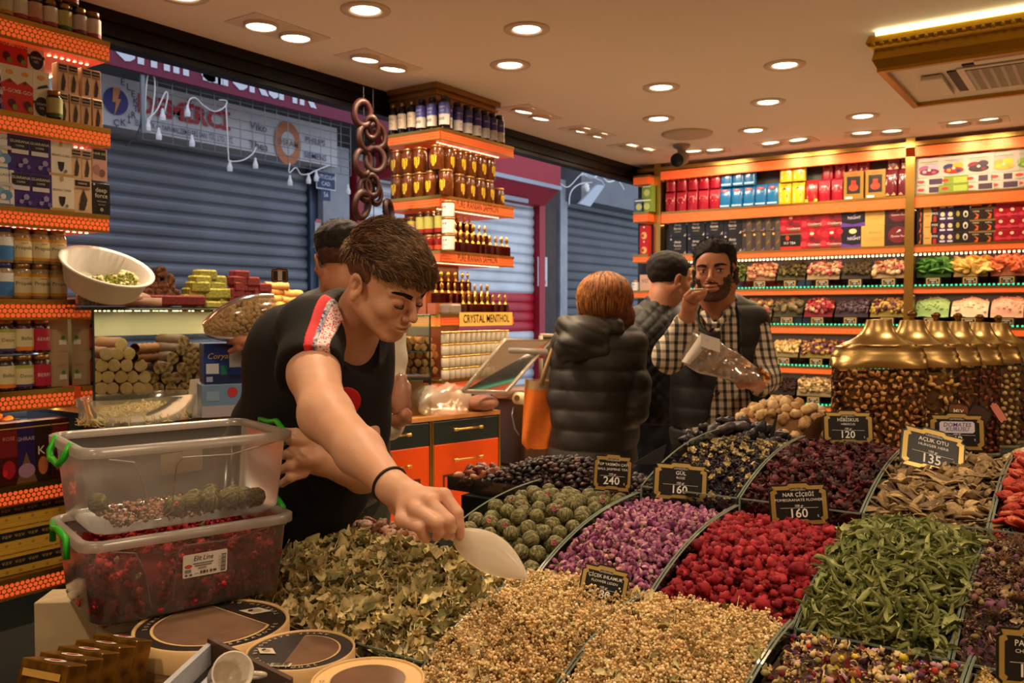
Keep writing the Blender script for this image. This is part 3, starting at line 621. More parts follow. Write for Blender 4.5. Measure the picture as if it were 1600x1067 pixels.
# ---- middle tower ------------------------------------------------------
Y0,Y1=3.55,4.22
mt_=empty('display_column',(-3.1,3.88,0));T(mt_,'square gold display column at the open shop front with saffron signs','display column')
m=MB();m.box((-.20,-.16,.96),(-.02,.1,CZ-.01));m.build('mirror_core',mat('column_core',(120,62,34),.25,.3),mt_)
m=MB();m.box((-.2,-.28,CZ-.115),(.13,.26,CZ-.02));m.box((-.2,-.30,CZ-.03),(.15,.28,CZ-.002));m.box((-.2,-.29,CZ-.06),(.14,.27,CZ-.045));m.build('crown_moulding',mat('crown_gold',(150,108,56),.35,.8),mt_)
MTS=[(2.447,2.385,'top'),(2.10,2.035,'second'),(1.812,1.75,'third'),(1.478,1.415,'fourth'),(1.13,1.07,'lowest')]
for zt,zb_,nm in MTS:
 ymax=Y1 if nm!='lowest' else Y1
 o,c=shelf_board('column_shelf',(-3.31,Y0,zb_),(XF,ymax,zt),['+x','-y'],'%s honeycomb edged gold shelf of the display column'%nm)
 warm_led(o,c,(XF-.07,Y0+.05,zb_+.003),(XF-.07,ymax-.05,zb_+.003),1.2)
 if nm in('second','third'):
  w=.40;mb,mts=art_mesh([('r',0,0,1,1,mat('orange_sign',(235,105,45),.4,emit=.25)),('t','PURE IRANIAN SAFFRON',.5,.5,.95,(30,20,12),{'bold':.02,'sx':.62})],w,zt-zb_-.006,0,.001)
  mb.build('saffron_sign',mts,o,loc=tuple(Vector((XF+.002,3.87,zb_+.003))-c),rot=(0,0,rad(90)))
 if nm=='fourth':
  w=.50;mb,mts=art_mesh([('r',0,0,1,1,(235,190,90)),('t','CRYSTAL MENTHOL',.5,.5,.85,(40,30,12),{'bold':.02,'sx':.75})],w,zt-zb_+.012,0,.001)
  mb.build('menthol_sign',mts,o,loc=tuple(Vector((XF+.004,3.95,zb_))-c),rot=(0,0,rad(90)))
juice_g=mat('dark_juice_bottle',(16,10,22),.12,coat=.5)
NB1=bottle('juice_bottle',.030,.170,juice_g,lidblk,[(0,.48,(205,198,190)),(.48,1,(72,76,160))],.018,.6,.22,(.12,.88),ink=[('BERRY',.78,.014,(215,215,230)),('JUICE',.62,.012,(215,215,230)),('●●',.25,.02,(40,40,70))])
NB2=bottle('juice_bottle',.026,.170,juice_g,lidm,[(0,1,(215,195,175))],.018,.6,.22,(.2,.72),ink=[('TONIC',.7,.012,(90,50,40)),('●',.3,.03,(120,60,40))])
NB3=bottle('juice_bottle',.030,.170,juice_g,lidblk,[(0,.45,(195,188,185)),(.45,1,(52,44,120))],.018,.6,.22,(.1,.9),ink=[('NATURE',.75,.014,(200,200,225)),('●',.22,.03,(60,30,50))])
yl=lambda px:pX(px,400,XF).y
xl=lambda px:pY(px,400,Y0).x
def MIDL(P,px,z,lb,cat='jar',grp=None,back=.04):T(use(P,(xl(px),Y0+back,z),(0,0,R.uniform(-.1,.1))),lb,cat,grp)
def MIDR(P,px,z,lb,cat='jar',grp=None,back=.04):T(use(P,(XF-back,yl(px),z),(0,0,rad(90)+R.uniform(-.1,.1))),lb,cat,grp)
for i,px in enumerate((608,622,637)):MIDL(NB2,px,2.449,'slim dark bottle with cream label, %s from left on the column top shelf'%ORD[i+1],'bottle','bottles on the column top shelf')
for i,px in enumerate((652,669)):MIDL(NB1,px,2.449,'dark juice bottle, blue and white label, %s on the left face of the column top'%ORD[i+1],'bottle','bottles on the column top shelf')
MIDL(NB1,687,2.449,'dark juice bottle, blue and white label, standing at the near corner of the column top','bottle','bottles on the column top shelf',.045)
for i,px in enumerate((708,724,739,753,766,778,789)):MIDR(NB3,px,2.449,'dark juice bottle with violet label, %s from the corner on the column top right face'%ORD[i+1],'bottle','bottles on the column top shelf')
honey_j=mat('honey_nut_jar',(84,42,15),.2,coat=.4,noise=.6,nscale=60);lidg=mat('gold_jar_lid',(170,120,70),.35,.7)
HJ=bottle('honey_jar',.037,.132,honey_j,lidg,[(0,1,(214,176,40))],.012,.88,.12,(.3,.72))
def honeyjar(r=.037,h=.132):
 m=MB();hh=h-.012;m.lathe([(r*.9,0),(r,.005),(r,hh*.86),(r*.9,hh*.95),(r*.86,hh)],18);o=m.build('honey_jar',honey_j,smooth=True)
 m=MB();m.lathe([(r*.9,hh),(r*.94,hh+.002),(r*.94,h-.002),(r*.88,h)],18);m.build('lid',lidg,o,True)
 m=MB();rr=r*1.015;pts=[(-.5,.62),(-.25,.68),(0,.62),(.25,.68),(.5,.62),(.45,.36),(.2,.22),(0,.16),(-.2,.22),(-.45,.36)]
 m.add([(rr*math.cos(-math.pi/2+x),rr*math.sin(-math.pi/2+x),hh*z)for x,z in pts],[tuple(range(10))]);m.build('label',flat((220,180,30)),o);return o
drop(HJ);HJ=honeyjar();HJs=honeyjar(.03,.10)
for row,z in(('lower',2.102),('upper',2.235)):
 for i,px in enumerate((614,632,650,668,690)if row=='lower' else(614,631,650,676)):MIDL(HJ,px,z,'amber honey jar, yellow shield label, %s row, %s on the column left face'%(row,ORD[i+1]),'jar','honey jars on the column')
 for i,px in enumerate((707,725,741,757,771)):MIDR(HJ,px+(2 if row=='upper' else 0),z,'amber honey jar, yellow shield label, %s row, %s on the column right face'%(row,ORD[i+1]),'jar','honey jars on the column')
MIDR(HJs,789,2.102,'small squat nut jar alone at the far end of the column second shelf','jar')
olive=mat('olive_jar',(70,34,20),.2,coat=.5);GJ=bottle('paste_jar',.029,.125,olive,lidg,[(0,.25,(150,30,30)),(.25,1,(178,176,90))],.012,.85,.1,(.1,.85))
PJ=bottle('paste_jar',.026,.10,olive,lidg,[(0,.75,(190,140,150)),(.75,1,(190,180,60))],.012,.85,.1,(.08,.88))
RJ=bottle('red_jam_jar',.030,.085,mat('red_jam',(130,24,12),.15,coat=.5),lidg,[(0,1,(200,80,40))],.012,.85,.1,(.1,.4))
WJ=bottle('white_cream_jar',.033,.085,WHITE,lidg,[(0,1,(222,220,214))],.010,.95,.05,(.05,.95),ink=[('● ●',.7,.012,(110,50,40)),('~~~',.35,.02,(90,120,160))])
for i,px in enumerate((621,636)):MIDL(PJ,px,1.902,'small pink labelled jar, %s from left on the column third shelf'%ORD[i+1])
for i,px in enumerate((651,664,680)):MIDL(GJ,px,1.90,'jar with green and red label, %s of three on the column third shelf'%ORD[i+1])
for i,px in enumerate((621,636,651,664,680)):MIDL(RJ,px,1.814,'red jam jar under the labelled jars, %s from left on column third shelf'%ORD[i+1])
for k in range(3):MIDL(WJ,694,1.814+k*.086,'white cream jar at the column corner, %s of the stack'%('bottom','middle','top')[k],'jar','white jars at the column corner',.035)
saf_g=mat('dark_red_saffron_glass',(58,12,8),.12,coat=.6);gold_b=mat('bright_gold',(225,180,90),.25,.9)
m=MB();m.box((-.016,-.016,0),(.016,.016,.052));SF=m.build('saffron_bottle',saf_g)
m=MB();m.lathe([(.016,.052),(.010,.060),(.006,.066),(.006,.070)],10);m.build('gold_collar',gold_b,SF,True)
m=MB()
m.grid(lambda u,v:(.013*math.sin(math.pi*v)**.6*math.cos(6.283*u),.005*math.sin(math.pi*v)**.6*math.sin(6.283*u),.068+.045*v),10,7,closed_u=True);m.build('gold_stopper',gold_b,SF,True)
step_m=mat('acrylic_step',(170,90,50),.2)
def saffron(zb,rows,nm):
 for k,(back,dz,pxs)in enumerate(rows):
  z=zb+dz
  if dz:
   ya,yb=yl(pxs[0])-.03,yl(pxs[-1])+.03;m=MB();m.box((XF-back-.03,ya,zb),(XF-back+.025,yb,z-.001));T(m.build('display_step',step_m),'stepped riser behind the front saffron bottles, %s tier %s'%(nm,('low','low','high')[k]),'riser')
  for i,px in enumerate(pxs):
   T(use(SF,(XF-back,yl(px),z),(0,0,rad(90)+R.uniform(-.3,.3))),'gold stoppered saffron bottle, %s step, %s from left, column %s shelf'%(('front','middle','back')[k],ORD[i+1],nm),'bottle','saffron bottles on the column')
saffron(1.814,[(.025,0,(717,725,735,744,753,761,771,780,789,797)),(.10,.06,(723,733,742,752,762,771,780)),(.175,.13,(730,742,754,764,772))],'third')
saffron(1.480,[(.025,0,(729,738,748,758,767,776,786,795)),(.10,.06,(703,713,723,733,744,754,764,774,783)),(.175,.13,(705,716,728,739,750,761,769))],'fourth')
m=MB();m.bbox((-.06,-.05,0),(.06,.05,.055),.01);T(m.build('plastic_packet',thin('hazy_bag',(235,235,235),.2,.25,.55,(190,180,165)),loc=(XF-.06,3.68,1.481)),'hazy plastic packet beside the saffron bottles on column fourth shelf','packet')
tub_m=mat('frosted_tub',(196,186,165),.3,coat=.3)
m=MB();m.lathe([(.019,0),(.022,.004),(.022,.052),(.02,.054)],12);TUB=m.build('clear_tub',tub_m,smooth=True);m=MB();m.lathe([(.022,.052),(.023,.054),(.023,.062),(.02,.063)],12);m.build('gold_lid',gold_b,TUB,True)
for k in range(4):
 for i in range(13):
  T(use(TUB,(XF-.03,3.62+i*.0465,1.131+k*.0645)),'small white tub with gold lid, %s layer, %s from left, column lowest shelf'%(('bottom','second','third','top')[k],ORD[i+1]),'tub','white tubs on the column lowest shelf')
# ---------------- back wall shelving ----------------
YW=6.62;bx=lambda px:pY(px,400,YW).x
bz=lambda py,px=1421:pY(px,py,YW).z
unit=empty('wall_shelving',(-1.2,YW,0));T(unit,'gold framed honeycomb shelving across the whole back wall','shelving');U=Vector(unit.location)
def ubox(nm,lo,hi,mt):m=MB();m.box(tuple(Vector(lo)-U),tuple(Vector(hi)-U));return m.build(nm,mt,unit)
xl_,xm_=bx(1028),bx(1421)
for x in(xl_,xm_,.9):ubox('gold_post',(x-.03,YW-.02,0),(x+.03,YW+.06,CZ-.002),GOLD)
ubox('top_rail',(X0+.06,YW-.015,bz(229)),(2.2,YW+.02,CZ-.03),GOLD)
ubox('honeycomb_valance',(xl_+.03,YW-.02,bz(246)),(2.2,YW+.01,bz(231)),HONEY_S)
ubox('back_panel',(X0+.1,YW+.36,0),(2.2,YW+.37,CZ-.03),mat('mirror_green',(52,60,58),.35))
ubox('base_cabinet',(X0+.12,YW-.0,0),(2.2,YW+.3,.56),DARKGREEN)
BS=[(2.302,2.21,0,'first'),(1.955,1.90,1,'second'),(1.662,1.615,2,'third'),(1.385,1.325,2,'fourth'),(1.078,1.025,2,'fifth'),(.79,.74,2,'sixth')]
for zt,zb_,led,nm in BS:
 for(xa_,xb_,un)in((xl_+.03,xm_-.03,'left'),(xm_+.03,.87,'right')):
  o,c=shelf_board('wall_shelf',(xa_,YW,zb_),(xb_,YW+.34,zt),['-y'],'%s honeycomb edged shelf from the top in the %s bay of the back wall'%(nm,un))
  for ch in o.children:
   if ch.name.startswith('honeycomb'):ch.data.materials[0]=HONEY_S
  if led:
   m=MB();n=int((xb_-xa_)/.028)
   zz=(zb_-.012)if led==1 else(zt+.012)
   for i in range(n):x=xa_+(i+.5)*(xb_-xa_)/n-c.x;m.box((x-.006,YW-.012-c.y,zz-.006-c.z),(x+.006,YW-.004-c.y,zz+.006-c.z))
   m.build('led_strip',LED_W if led==1 else LED_G,o)
  l=bpy.data.lights.new('led_light','AREA');l.shape='RECTANGLE';l.size=xb_-xa_;l.size_y=.03;l.energy=1.7;l.color=(1,.75,.46)
  ob('led_light',l,o,(0,YW+.05-c.y,-.008))
  if led==0:
   l2=l.copy();l2.energy=.15;ob('led_light',l2,o,(0,YW+.05-c.y,bz(246)-c.z))
foil=lambda c:mat('foil_%02x%02x%02x'%c,c,.28,coat=.4,bump=.35,bscale=25)
PK_R=pouch('tea_packet',.088,.06,.165,(150,16,38),[('r',.08,.62,.92,.9,(160,20,44)),('t','TURK',.5,.66,.1,(225,190,190)),('t','COFFEE',.5,.55,.12,(225,190,190)),('e',.5,.22,.18,.07,(60,40,30)),('e',.5,.24,.12,.04,(190,170,150)),('r',.3,.4,.7,.43,(225,190,190))])
PK_B=pouch('tea_packet',.094,.06,.165,(22,100,160),[('e',.5,.82,.3,.06,(200,60,50)),('t','RIZE',.5,.82,.07,(235,235,225)),('t','CAY',.5,.64,.12,(140,200,220)),('e',.5,.38,.32,.12,(40,90,80)),('e',.5,.38,.16,.07,(214,110,50)),('r',.1,.06,.9,.14,(150,190,210))])
PK_Y=pouch('tea_packet',.098,.06,.165,(214,172,28),[('t','CAFE',.5,.85,.1,(120,30,20)),('p',[(.15,.5),(.5,.78),(.85,.5)],(80,40,20)),('r',.2,.12,.8,.5,(190,190,180)),('r',.42,.12,.58,.35,(150,30,24)),('r',.24,.3,.36,.42,(90,90,90)),('r',.64,.3,.76,.42,(90,90,90))])
PK_RY=pouch('tea_packet',.09,.06,.165,(186,24,30),[('r',0,0,1,.14,(220,180,40)),('r',.2,.2,.8,.55,(200,200,170)),('r',.42,.2,.58,.42,(60,90,50)),('t','EFE',.5,.75,.14,(235,220,200))])
PK_M=pouch('tea_packet',.09,.06,.19,(90,18,32),[('e',.5,.5,.38,.12,(180,180,190)),('e',.5,.42,.3,.08,(90,110,150)),('p',[(.1,.05),(.9,.05),(.6,.25),(.4,.25)],(190,150,90)),('t','KAHVE',.5,.78,.1,(220,200,200))])
PK_G=carton('gold_tea_box',.135,.07,.20,(146,112,44),[('r',.16,.2,.84,.82,(30,24,22)),('e',.5,.42,.24,.12,(190,60,30)),('r',.38,.48,.62,.68,(180,50,20)),('e',.5,.9,.22,.04,(220,90,40)),('r',.08,.02,.45,.1,(225,225,220))])
FY=('y',YW)
def BROW(P,pxs,z,desc,shelf,cat='packet',back=.02,grp=None,bay='left'):
 n=len(pxs)
 for i,px in enumerate(pxs):
  o=use(P,(bx(px),YW+back,z),(0,0,R.uniform(-.03,.03)))
  pos=('' if n==1 else ORD[i+1]+' from left, ')
  T(o,'%s, %s%s'%(desc,pos,shelf),cat,grp or 'goods on the back wall')
reds=[1044+17.4*i for i in range(5)]
BROW(PK_R,reds,2.304,'crimson coffee packet at the left end','lower row, top back shelf');BROW(PK_R,reds,2.47,'crimson coffee packet at the left end','upper row, top back shelf',back=.03)
BROW(PK_B,[1130+18.5*i for i in range(5)],2.304,'bright blue tea packet','lower row, top back shelf');BROW(PK_B,[1132,1150,1168],2.47,'bright blue tea packet','upper row, top back shelf')
BROW(PK_Y,[1223,1244],2.304,'yellow packet with house print','lower row, top back shelf');BROW(PK_Y,[1225,1245],2.47,'yellow packet with house print','upper row, top back shelf')
BROW(PK_RY,[1265],2.304,'red packet with yellow foot and house print','between yellow and crimson packets')
BROW(PK_R,[1285,1305],2.304,'crimson coffee packet beside the gold boxes','lower row, top back shelf');BROW(PK_R,[1285,1305,1325,1343],2.47,'crimson coffee packet over the gold boxes','upper row, top back shelf',back=.1)
BROW(PK_G,[1331,1365],2.304,'gold tea box with red glass print','top back shelf');BROW(PK_M,[1389,1410],2.304,'maroon coffee packet beside the gold post','lower row, top back shelf',back=.02);BROW(PK_M,[1391,1412],2.494,'maroon coffee packet beside the gold post','upper row, top back shelf',back=.06)
C_DF=carton('black_tea_carton',.148,.08,.138,(24,23,25),[('t','deep',.5,.72,.22,(200,195,190)),('t','force',.5,.5,.22,(200,195,190)),('r',.32,.28,.68,.34,(110,105,100)),('e',.12,.88,.05,.05,(210,205,200)),('p',[(.02,.03),(.22,.03),(.12,.2)],(70,60,130)),('p',[(.85,.03),(.98,.03),(.98,.2)],(170,165,160))])
C_GG=carton('grey_gold_carton',.076,.08,.15,(52,44,40),[('e',.3,.85,.12,.06,GD),('e',.6,.85,.1,.05,(190,120,50)),('r',.48,.02,1,.98,(72,64,54)),('e',.3,.12,.1,.05,(90,80,150)),('r',.0,.04,.3,.07,(190,120,50)),('p',[(.55,.3),(.9,.45),(.85,.6),(.6,.4)],(120,90,50))])
C_CR=carton('cranberry_carton',.166,.08,.15,(150,14,34),[('e',.2,.7,.16,.16,(190,30,50)),('e',.75,.35,.18,.18,(110,10,26)),('e',.15,.25,.14,.14,(205,50,64)),('e',.85,.8,.13,.13,(180,26,44)),('e',.5,.5,.12,.12,(90,8,20)),('p',[(.4,1),(.62,1),(.58,.68),(.5,.6),(.43,.68)],(206,24,44)),('e',.5,.76,.09,.07,(225,200,170)),('t','Cranberry',.62,.22,.16,(235,220,215)),('r',.45,.08,.85,.13,(90,90,40))])
C_FLY=carton('black_red_carton',.166,.08,.125,(28,20,20),[('t','FLY TEA',.45,.4,.2,(225,220,215)),('r',0,0,1,.2,(180,40,24)),('e',.35,.72,.08,.15,(200,50,30)),('r',.0,.9,1,.97,(130,90,50))])
C_NV=carton('navy_purple_carton',.168,.08,.15,(26,24,38),[('e',.5,.78,.16,.12,(230,190,140)),('t','NIGHT',.55,.42,.2,(220,220,230)),('p',[(0,.22),(.5,.1),(1,.2),(1,0),(0,0)],(90,50,140)),('p',[(.3,.3),(.6,.6),(.62,.56)],(150,130,200))])
C_GO=carton('gold_carton',.19,.08,.15,(190,150,76),[('t','ROYALTY',.5,.65,.13,(110,80,36)),('r',.15,.4,.85,.42,(160,122,60)),('r',.3,.3,.7,.32,(160,122,60))])
C_MR=carton('maroon_carton',.185,.08,.15,(44,26,30),[('e',.5,.52,.36,.4,(100,20,36)),('t','Queen Bee',.5,.45,.14,(225,200,190)),('e',.9,.85,.06,.07,(210,150,50)),('e',.88,.15,.07,.08,(210,150,50)),('p',[(.42,.6),(.6,.7),(.55,.78)],(230,210,200))])
for k,rw in((0,'lower'),(1,'upper')):
 z=1.957+k*.1505;s2='%s row, second back shelf'%rw
 BROW(C_DF,[1057+28.6*i for i in range(4)],1.957+k*.139,'black carton with white script',s2,'carton')
 BROW(C_GG,[1165,1180,1195,1210],z,'dark grey carton with gold dots',s2,'carton')
 if k:BROW(C_CR,[1234],1.957+.126,'red cranberry tea carton on the black and red one','second back shelf','carton')
 else:BROW(C_FLY,[1234],z,'black carton with white words and red foot','second back shelf','carton')
 BROW(C_CR,[1267,1298],z,'red cranberry tea carton',s2,'carton');BROW(C_NV,[1331],z,'navy carton with purple streak',s2,'carton');BROW(C_GO,[1366],z,'plain gold carton',s2,'carton');BROW(C_MR,[1402],z,'maroon round printed carton beside the gold post',s2,'carton')
def fruit(c1,c2,c3,top,sm):
 return carton('fruit_tea_box',.184,.09,.172,(178,172,158),[('p',[(0,1),(1,1),(1,.86),(.5,.78),(0,.86)],top),('t','HERBAL',.5,.9,.07,(220,90,60)),('e',.36,.36,.22,.13,c1),('e',.64,.40,.18,.12,c2),('e',.5,.22,.34,.13,c3),('e',.34,.24,.07,.06,c2),('e',.66,.2,.08,.06,c1),('e',.5,.3,.06,.05,(200,190,160)),('r',.2,.62,.8,.65,(150,150,140)),('r',.25,.55,.75,.57,(170,170,160))])
fb=[(fruit((150,80,120),(190,150,170),(110,30,50),(110,50,90),0),'white box with purple berries'),(fruit((40,50,100),(220,150,40),(150,40,40),(40,100,60),0),'box with mixed fruit'),(fruit((120,20,40),(60,30,50),(40,34,50),(100,40,60),0),'box with dark berries'),(fruit((150,150,50),(225,180,30),(200,160,60),(150,150,60),0),'box with lemons'),(fruit((120,160,50),(150,180,60),(90,130,40),(120,150,50),0),'box with green fruit')]
ft_l=[((184,178,166),'white'),((120,140,50),'green'),((184,178,166),'white'),((184,178,166),'white'),((184,178,166),'white')]
SMB={}
for c_ in((184,178,166),(120,140,50)):
 SMB[c_]=carton('flat_tea_box',.184,.09,.055,c_,[('e',.22,.55,.13,.2,(190,60,50)),('r',.5,.15,.95,.85,(70,50,70)if c_[0]>150 else(150,170,70)),('r',.1,.1,.4,.18,(120,140,90))])
for i,px in enumerate((1449,1487,1526,1565,1604)):
 for k in range(2):BROW(SMB[ft_l[i][0]],[px],2.304+k*.0555,'flat %s tea box under the %s, %s one'%(ft_l[i][1],fb[i][1],('lower','upper')[k]),'top back shelf','box')
 BROW(fb[i][0],[px],2.416,'large fruit tea %s'%fb[i][1],'top shelf right bay','box')
def small(nm,w,c,art):return carton(nm,w,.07,.077,c,art)
sm_=[(1436,.045,(28,22,20),[('p',[(.3,.1),(.6,.5),(.5,.9),(.7,.9),(.6,.1)],(205,90,40))],'black and orange',4),(1447.5,.054,(186,148,80),[('r',.2,.5,.8,.6,(140,105,50))],'gold',4),(1459,.054,(26,20,20),[('r',.3,0,.7,.5,(150,40,30)),('t','MIX',.5,.7,.3,(215,210,205))],'black and red',4),(1471,.056,(50,30,70),[('e',.5,.6,.25,.2,(220,190,150)),('r',.2,.15,.8,.3,(200,200,210))],'purple',4),(1483,.056,(50,30,70),[('e',.5,.6,.25,.2,(220,190,150)),('r',.2,.15,.8,.3,(200,200,210))],'violet',4),(1495,.054,(26,26,24),[('e',.5,.6,.2,.25,(150,130,50))],'black and olive',4),(1507,.05,(28,26,24),[('e',.5,.55,.3,.3,(205,200,190)),('e',.5,.5,.16,.18,(28,26,24))],'black and white',4),(1523,.085,(40,30,26),[('r',0,.85,1,1,(130,100,50)),('t','FORCE',.5,.7,.16,CR),('p',[(.4,.05),(.6,.3),(.4,.6),(.7,.4),(.65,.05)],(210,90,30))],'brown gold topped',3),(1543,.085,(40,30,26),[('r',0,.85,1,1,(130,100,50)),('t','FORCE',.5,.7,.16,CR),('p',[(.4,.05),(.6,.3),(.4,.6),(.7,.4),(.65,.05)],(210,90,30))],'brown striped',4),(1562,.083,(150,14,34),[('e',.5,.72,.14,.14,(220,190,160)),('e',.3,.3,.2,.2,(200,40,60)),('r',.1,.2,.9,.35,(190,60,80))],'red, first column',4),(1580,.083,(150,14,34),[('e',.5,.72,.14,.14,(220,190,160)),('e',.3,.3,.2,.2,(200,40,60)),('r',.1,.2,.9,.35,(190,60,80))],'red, second column',4),(1599,.083,(150,14,34),[('e',.5,.72,.14,.14,(220,190,160)),('e',.3,.3,.2,.2,(200,40,60)),('r',.1,.2,.9,.35,(190,60,80))],'red, third column',4)]
for px,w,c_,art,nm,n in sm_:
 P=small('small_carton',w,c_,art)
 for k in range(n):BROW(P,[px],1.957+k*.0775,'small %s carton, %s of its stack'%(nm,('bottom','second','third','top')[k]),'second shelf right bay','carton')
for k,(zt,zb_,nm)in enumerate(((2.60,2.52,'top'),(2.302,2.22,'second'),(1.955,1.89,'third'),(1.66,1.60,'fourth'))):
 shelf_board('side_shelf',(X0+.08,YW-.12,zb_),(xl_-.03,YW+.2,zt),['-y','+x'],'%s shelf of the narrow bay left of the back wall post'%nm)
sb=carton('green_tea_box',.09,.07,.11,(120,150,60),[('e',.5,.4,.3,.25,(190,200,120)),('r',.1,.8,.9,.9,(230,230,220))]);sb2=carton('green_tea_box',.09,.07,.11,(60,100,150),[('e',.5,.4,.3,.25,(190,200,120)),('r',.1,.8,.9,.9,(230,230,220))]);sb3=carton('red_snack_box',.075,.06,.118,(180,26,30),[('e',.5,.3,.35,.25,(220,170,100)),('e',.5,.88,.1,.06,(230,220,210)),('e',.35,.3,.15,.12,(150,40,30))])
for k,(P,px,z,lb)in enumerate(((sb2,1003,2.304,'blue box beside the green boxes in the narrow bay'),(sb,1015,2.304,'lower green tea box in the narrow bay beside the back wall post'),(sb,1015,2.415,'upper green tea box in the narrow bay beside the back wall post'),(sb3,1011,1.957,'lowest red snack box of the stack in the narrow bay'),(sb3,1011,2.076,'upper red snack box of the stack in the narrow bay'))):
 T(use(P,(bx(px)+.02,YW-.10,z),(0,0,0)),lb,'box')
WJ2=dup(WJ,(bx(1000)-.01,YW-.06,1.662));T(WJ2,'white cream jar at the foot of the narrow bay by the corner','jar')
T(use(carton('beige_carton',.09,.06,.13,(200,160,140),[('t','ΨΩ',.5,.6,.3,(90,60,50))]),(bx(1016),YW-.1,1.662)),'beige pink carton at the foot of the narrow bay','carton')
# ---------------- herb display: terraced clear bins ----------------
NR=np.random.default_rng(5)
def pile_mat(name,cols,rough=.75,noise=.35,nscale=60,bump=.4,transl=0,dark=None):
 if name in _M:return _M[name]
 m=bpy.data.materials.new(name);m.use_nodes=True;nt=m.node_tree;N=nt.nodes.new;L=nt.links;b=nt.nodes['Principled BSDF']
 g=N('ShaderNodeNewGeometry');oi=N('ShaderNodeObjectInfo');a=N('ShaderNodeMath');a.operation='ADD'
 L.new(g.outputs['Random Per Island'],a.inputs[0]);L.new(oi.outputs['Random'],a.inputs[1]);f=N('ShaderNodeMath');f.operation='FRACT';L.new(a.outputs[0],f.inputs[0])
 r=N('ShaderNodeValToRGB');r.color_ramp.interpolation='CONSTANT';n=len(cols)
 while len(r.color_ramp.elements)<n:r.color_ramp.elements.new(.5)
 for i,c in enumerate(cols):e=r.color_ramp.elements[i];e.position=i/n;e.color=(*s2l(c),1)
 L.new(f.outputs[0],r.inputs[0])
 tc=N('ShaderNodeTexCoord');t=N('ShaderNodeTexNoise');t.inputs['Scale'].default_value=nscale;t.inputs['Detail'].default_value=4;L.new(tc.outputs['Object'],t.inputs['Vector'])
 mr=N('ShaderNodeMapRange');mr.inputs[1].default_value=.3;mr.inputs[2].default_value=.7;mr.inputs[3].default_value=1-noise;mr.inputs[4].default_value=1+noise*.6;L.new(t.outputs[0],mr.inputs[0])
 mu=N('ShaderNodeVectorMath');mu.operation='SCALE';L.new(r.outputs[0],mu.inputs[0]);L.new(mr.outputs[0],mu.inputs['Scale']);L.new(mu.outputs[0],b.inputs['Base Color'])
 b.inputs['Roughness'].default_value=rough;b.inputs['Specular IOR Level'].default_value=.3
 if bump:
  bp=N('ShaderNodeBump');bp.inputs['Strength'].default_value=bump;bp.inputs['Distance'].default_value=.002;L.new(t.outputs[0],bp.inputs['Height']);L.new(bp.outputs[0],b.inputs['Normal'])
 _M[name]=m;return m
def arr(vf):return(np.array([tuple(v)for v in vf[0]],float),vf[1])
def as_arr(mb):return(np.array(mb.v,float),list(mb.f),list(mb.m))
def rotm(ax,ay,az):
 return np.array(Euler((ax,ay,az)).to_matrix())
class Scatter:
 """many small pieces merged to one uncountable mass"""
 def __init__(s):s.V=[];s.F=[];s.M=[];s.n=0
 def put(s,proto,loc,Rm,sc=1,dm=0):
  v,f,mi=proto;s.V.append((v*sc)@Rm.T+np.array(loc));o=s.n
  s.F+=[tuple(i+o for i in q)for q in f];s.M+=[k+dm for k in mi];s.n+=len(v)
 def build(s,name,mats,smooth=True,parent=None):
  me=bpy.data.meshes.new(name);me.from_pydata(np.concatenate(s.V).tolist(),[],s.F)
  for m_ in(mats if isinstance(mats,list)else[mats]):me.materials.append(m_)
  me.polygons.foreach_set('material_index',s.M)
  if smooth:me.polygons.foreach_set('use_smooth',[True]*len(me.polygons))
  me.update();return ob(name,me,parent)
def vnoise(x,y,z=0):return math.sin(x*12.9+1.3*math.sin(y*7.1+z))*math.cos(y*11.3+1.7*math.sin(x*5.7-z))
def leaf(l=.03,w=.009,curl=.5,fold=.3,wav=.002,nu=7,nv=3,tip=1.0,twist=0):
 m=MB()
 def fn(v,u):
  t=u;hw=w*(math.sin(math.pi*min(.98,t*.96+.02))**.8)*(1 if t<.5 else tip);s_=(v-.5)*2
  x=(t-.5)*l;a=(t-.5)*curl;z=-math.cos(a*2)*l*.25+l*.25 if curl else 0
  yy_=s_*hw;z+=abs(s_)*hw*fold*1.6+wav*math.sin(t*17+s_*3)
  tw=twist*(t-.5);return(x,yy_*math.cos(tw)-z*math.sin(tw),z*math.cos(tw)+yy_*math.sin(tw))
 m.grid(fn,nv,nu);return as_arr(m)
def rolled(l=.035,r=.004,bend=.6,taper=.3,seg=5,n=7,openr=0):
 m=MB();P=[];rs=[]
 for i in range(n):
  t=i/(n-1);P.append((l*(t-.5),l*bend*(.25-(t-.5)**2)*1.2,.15*l*math.sin(t*5+bend*9)));rs.append(r*(max(.15,math.sin(math.pi*(.08+.87*t))**taper)))
 m.tube(P,rs,seg);return as_arr(m)
def rolledflat(l=.035,r=.004,bend=.6,n=8):
 """half rolled leaf: open C section"""
 m=MB()
 def fn(v,u):
  t=u;hw=r*max(.12,math.sin(math.pi*(.03+.94*t))**.7);a=(v-.5)*3.9
  cx,cy,cz=l*(t-.5),l*bend*(.25-(t-.5)**2)*1.3,.18*l*math.sin(t*4+bend*7)
  return(cx,cy+hw*math.sin(a),cz-hw*math.cos(a)+hw*.4)
 m.grid(fn,5,n);return as_arr(m)
def blob(r=.01,amp=.25,seed=0,u=8,v=6,sq=(1,1,1),fr=3):
 m=MB();m.ell((0,0,0),(1,1,1),u,v);vs=[]
 for x,y,z in m.v:
  k=1+amp*vnoise(x*fr*.35+seed*1.7,y*fr*.35+seed*.9,z*fr*1.3+seed)+amp*.5*vnoise(y*fr*.7-seed,z*fr*.7+seed,x*3)
  vs.append((x*k*r*sq[0],y*k*r*sq[1],z*k*r*sq[2]))
 m.v=vs;return as_arr(m)
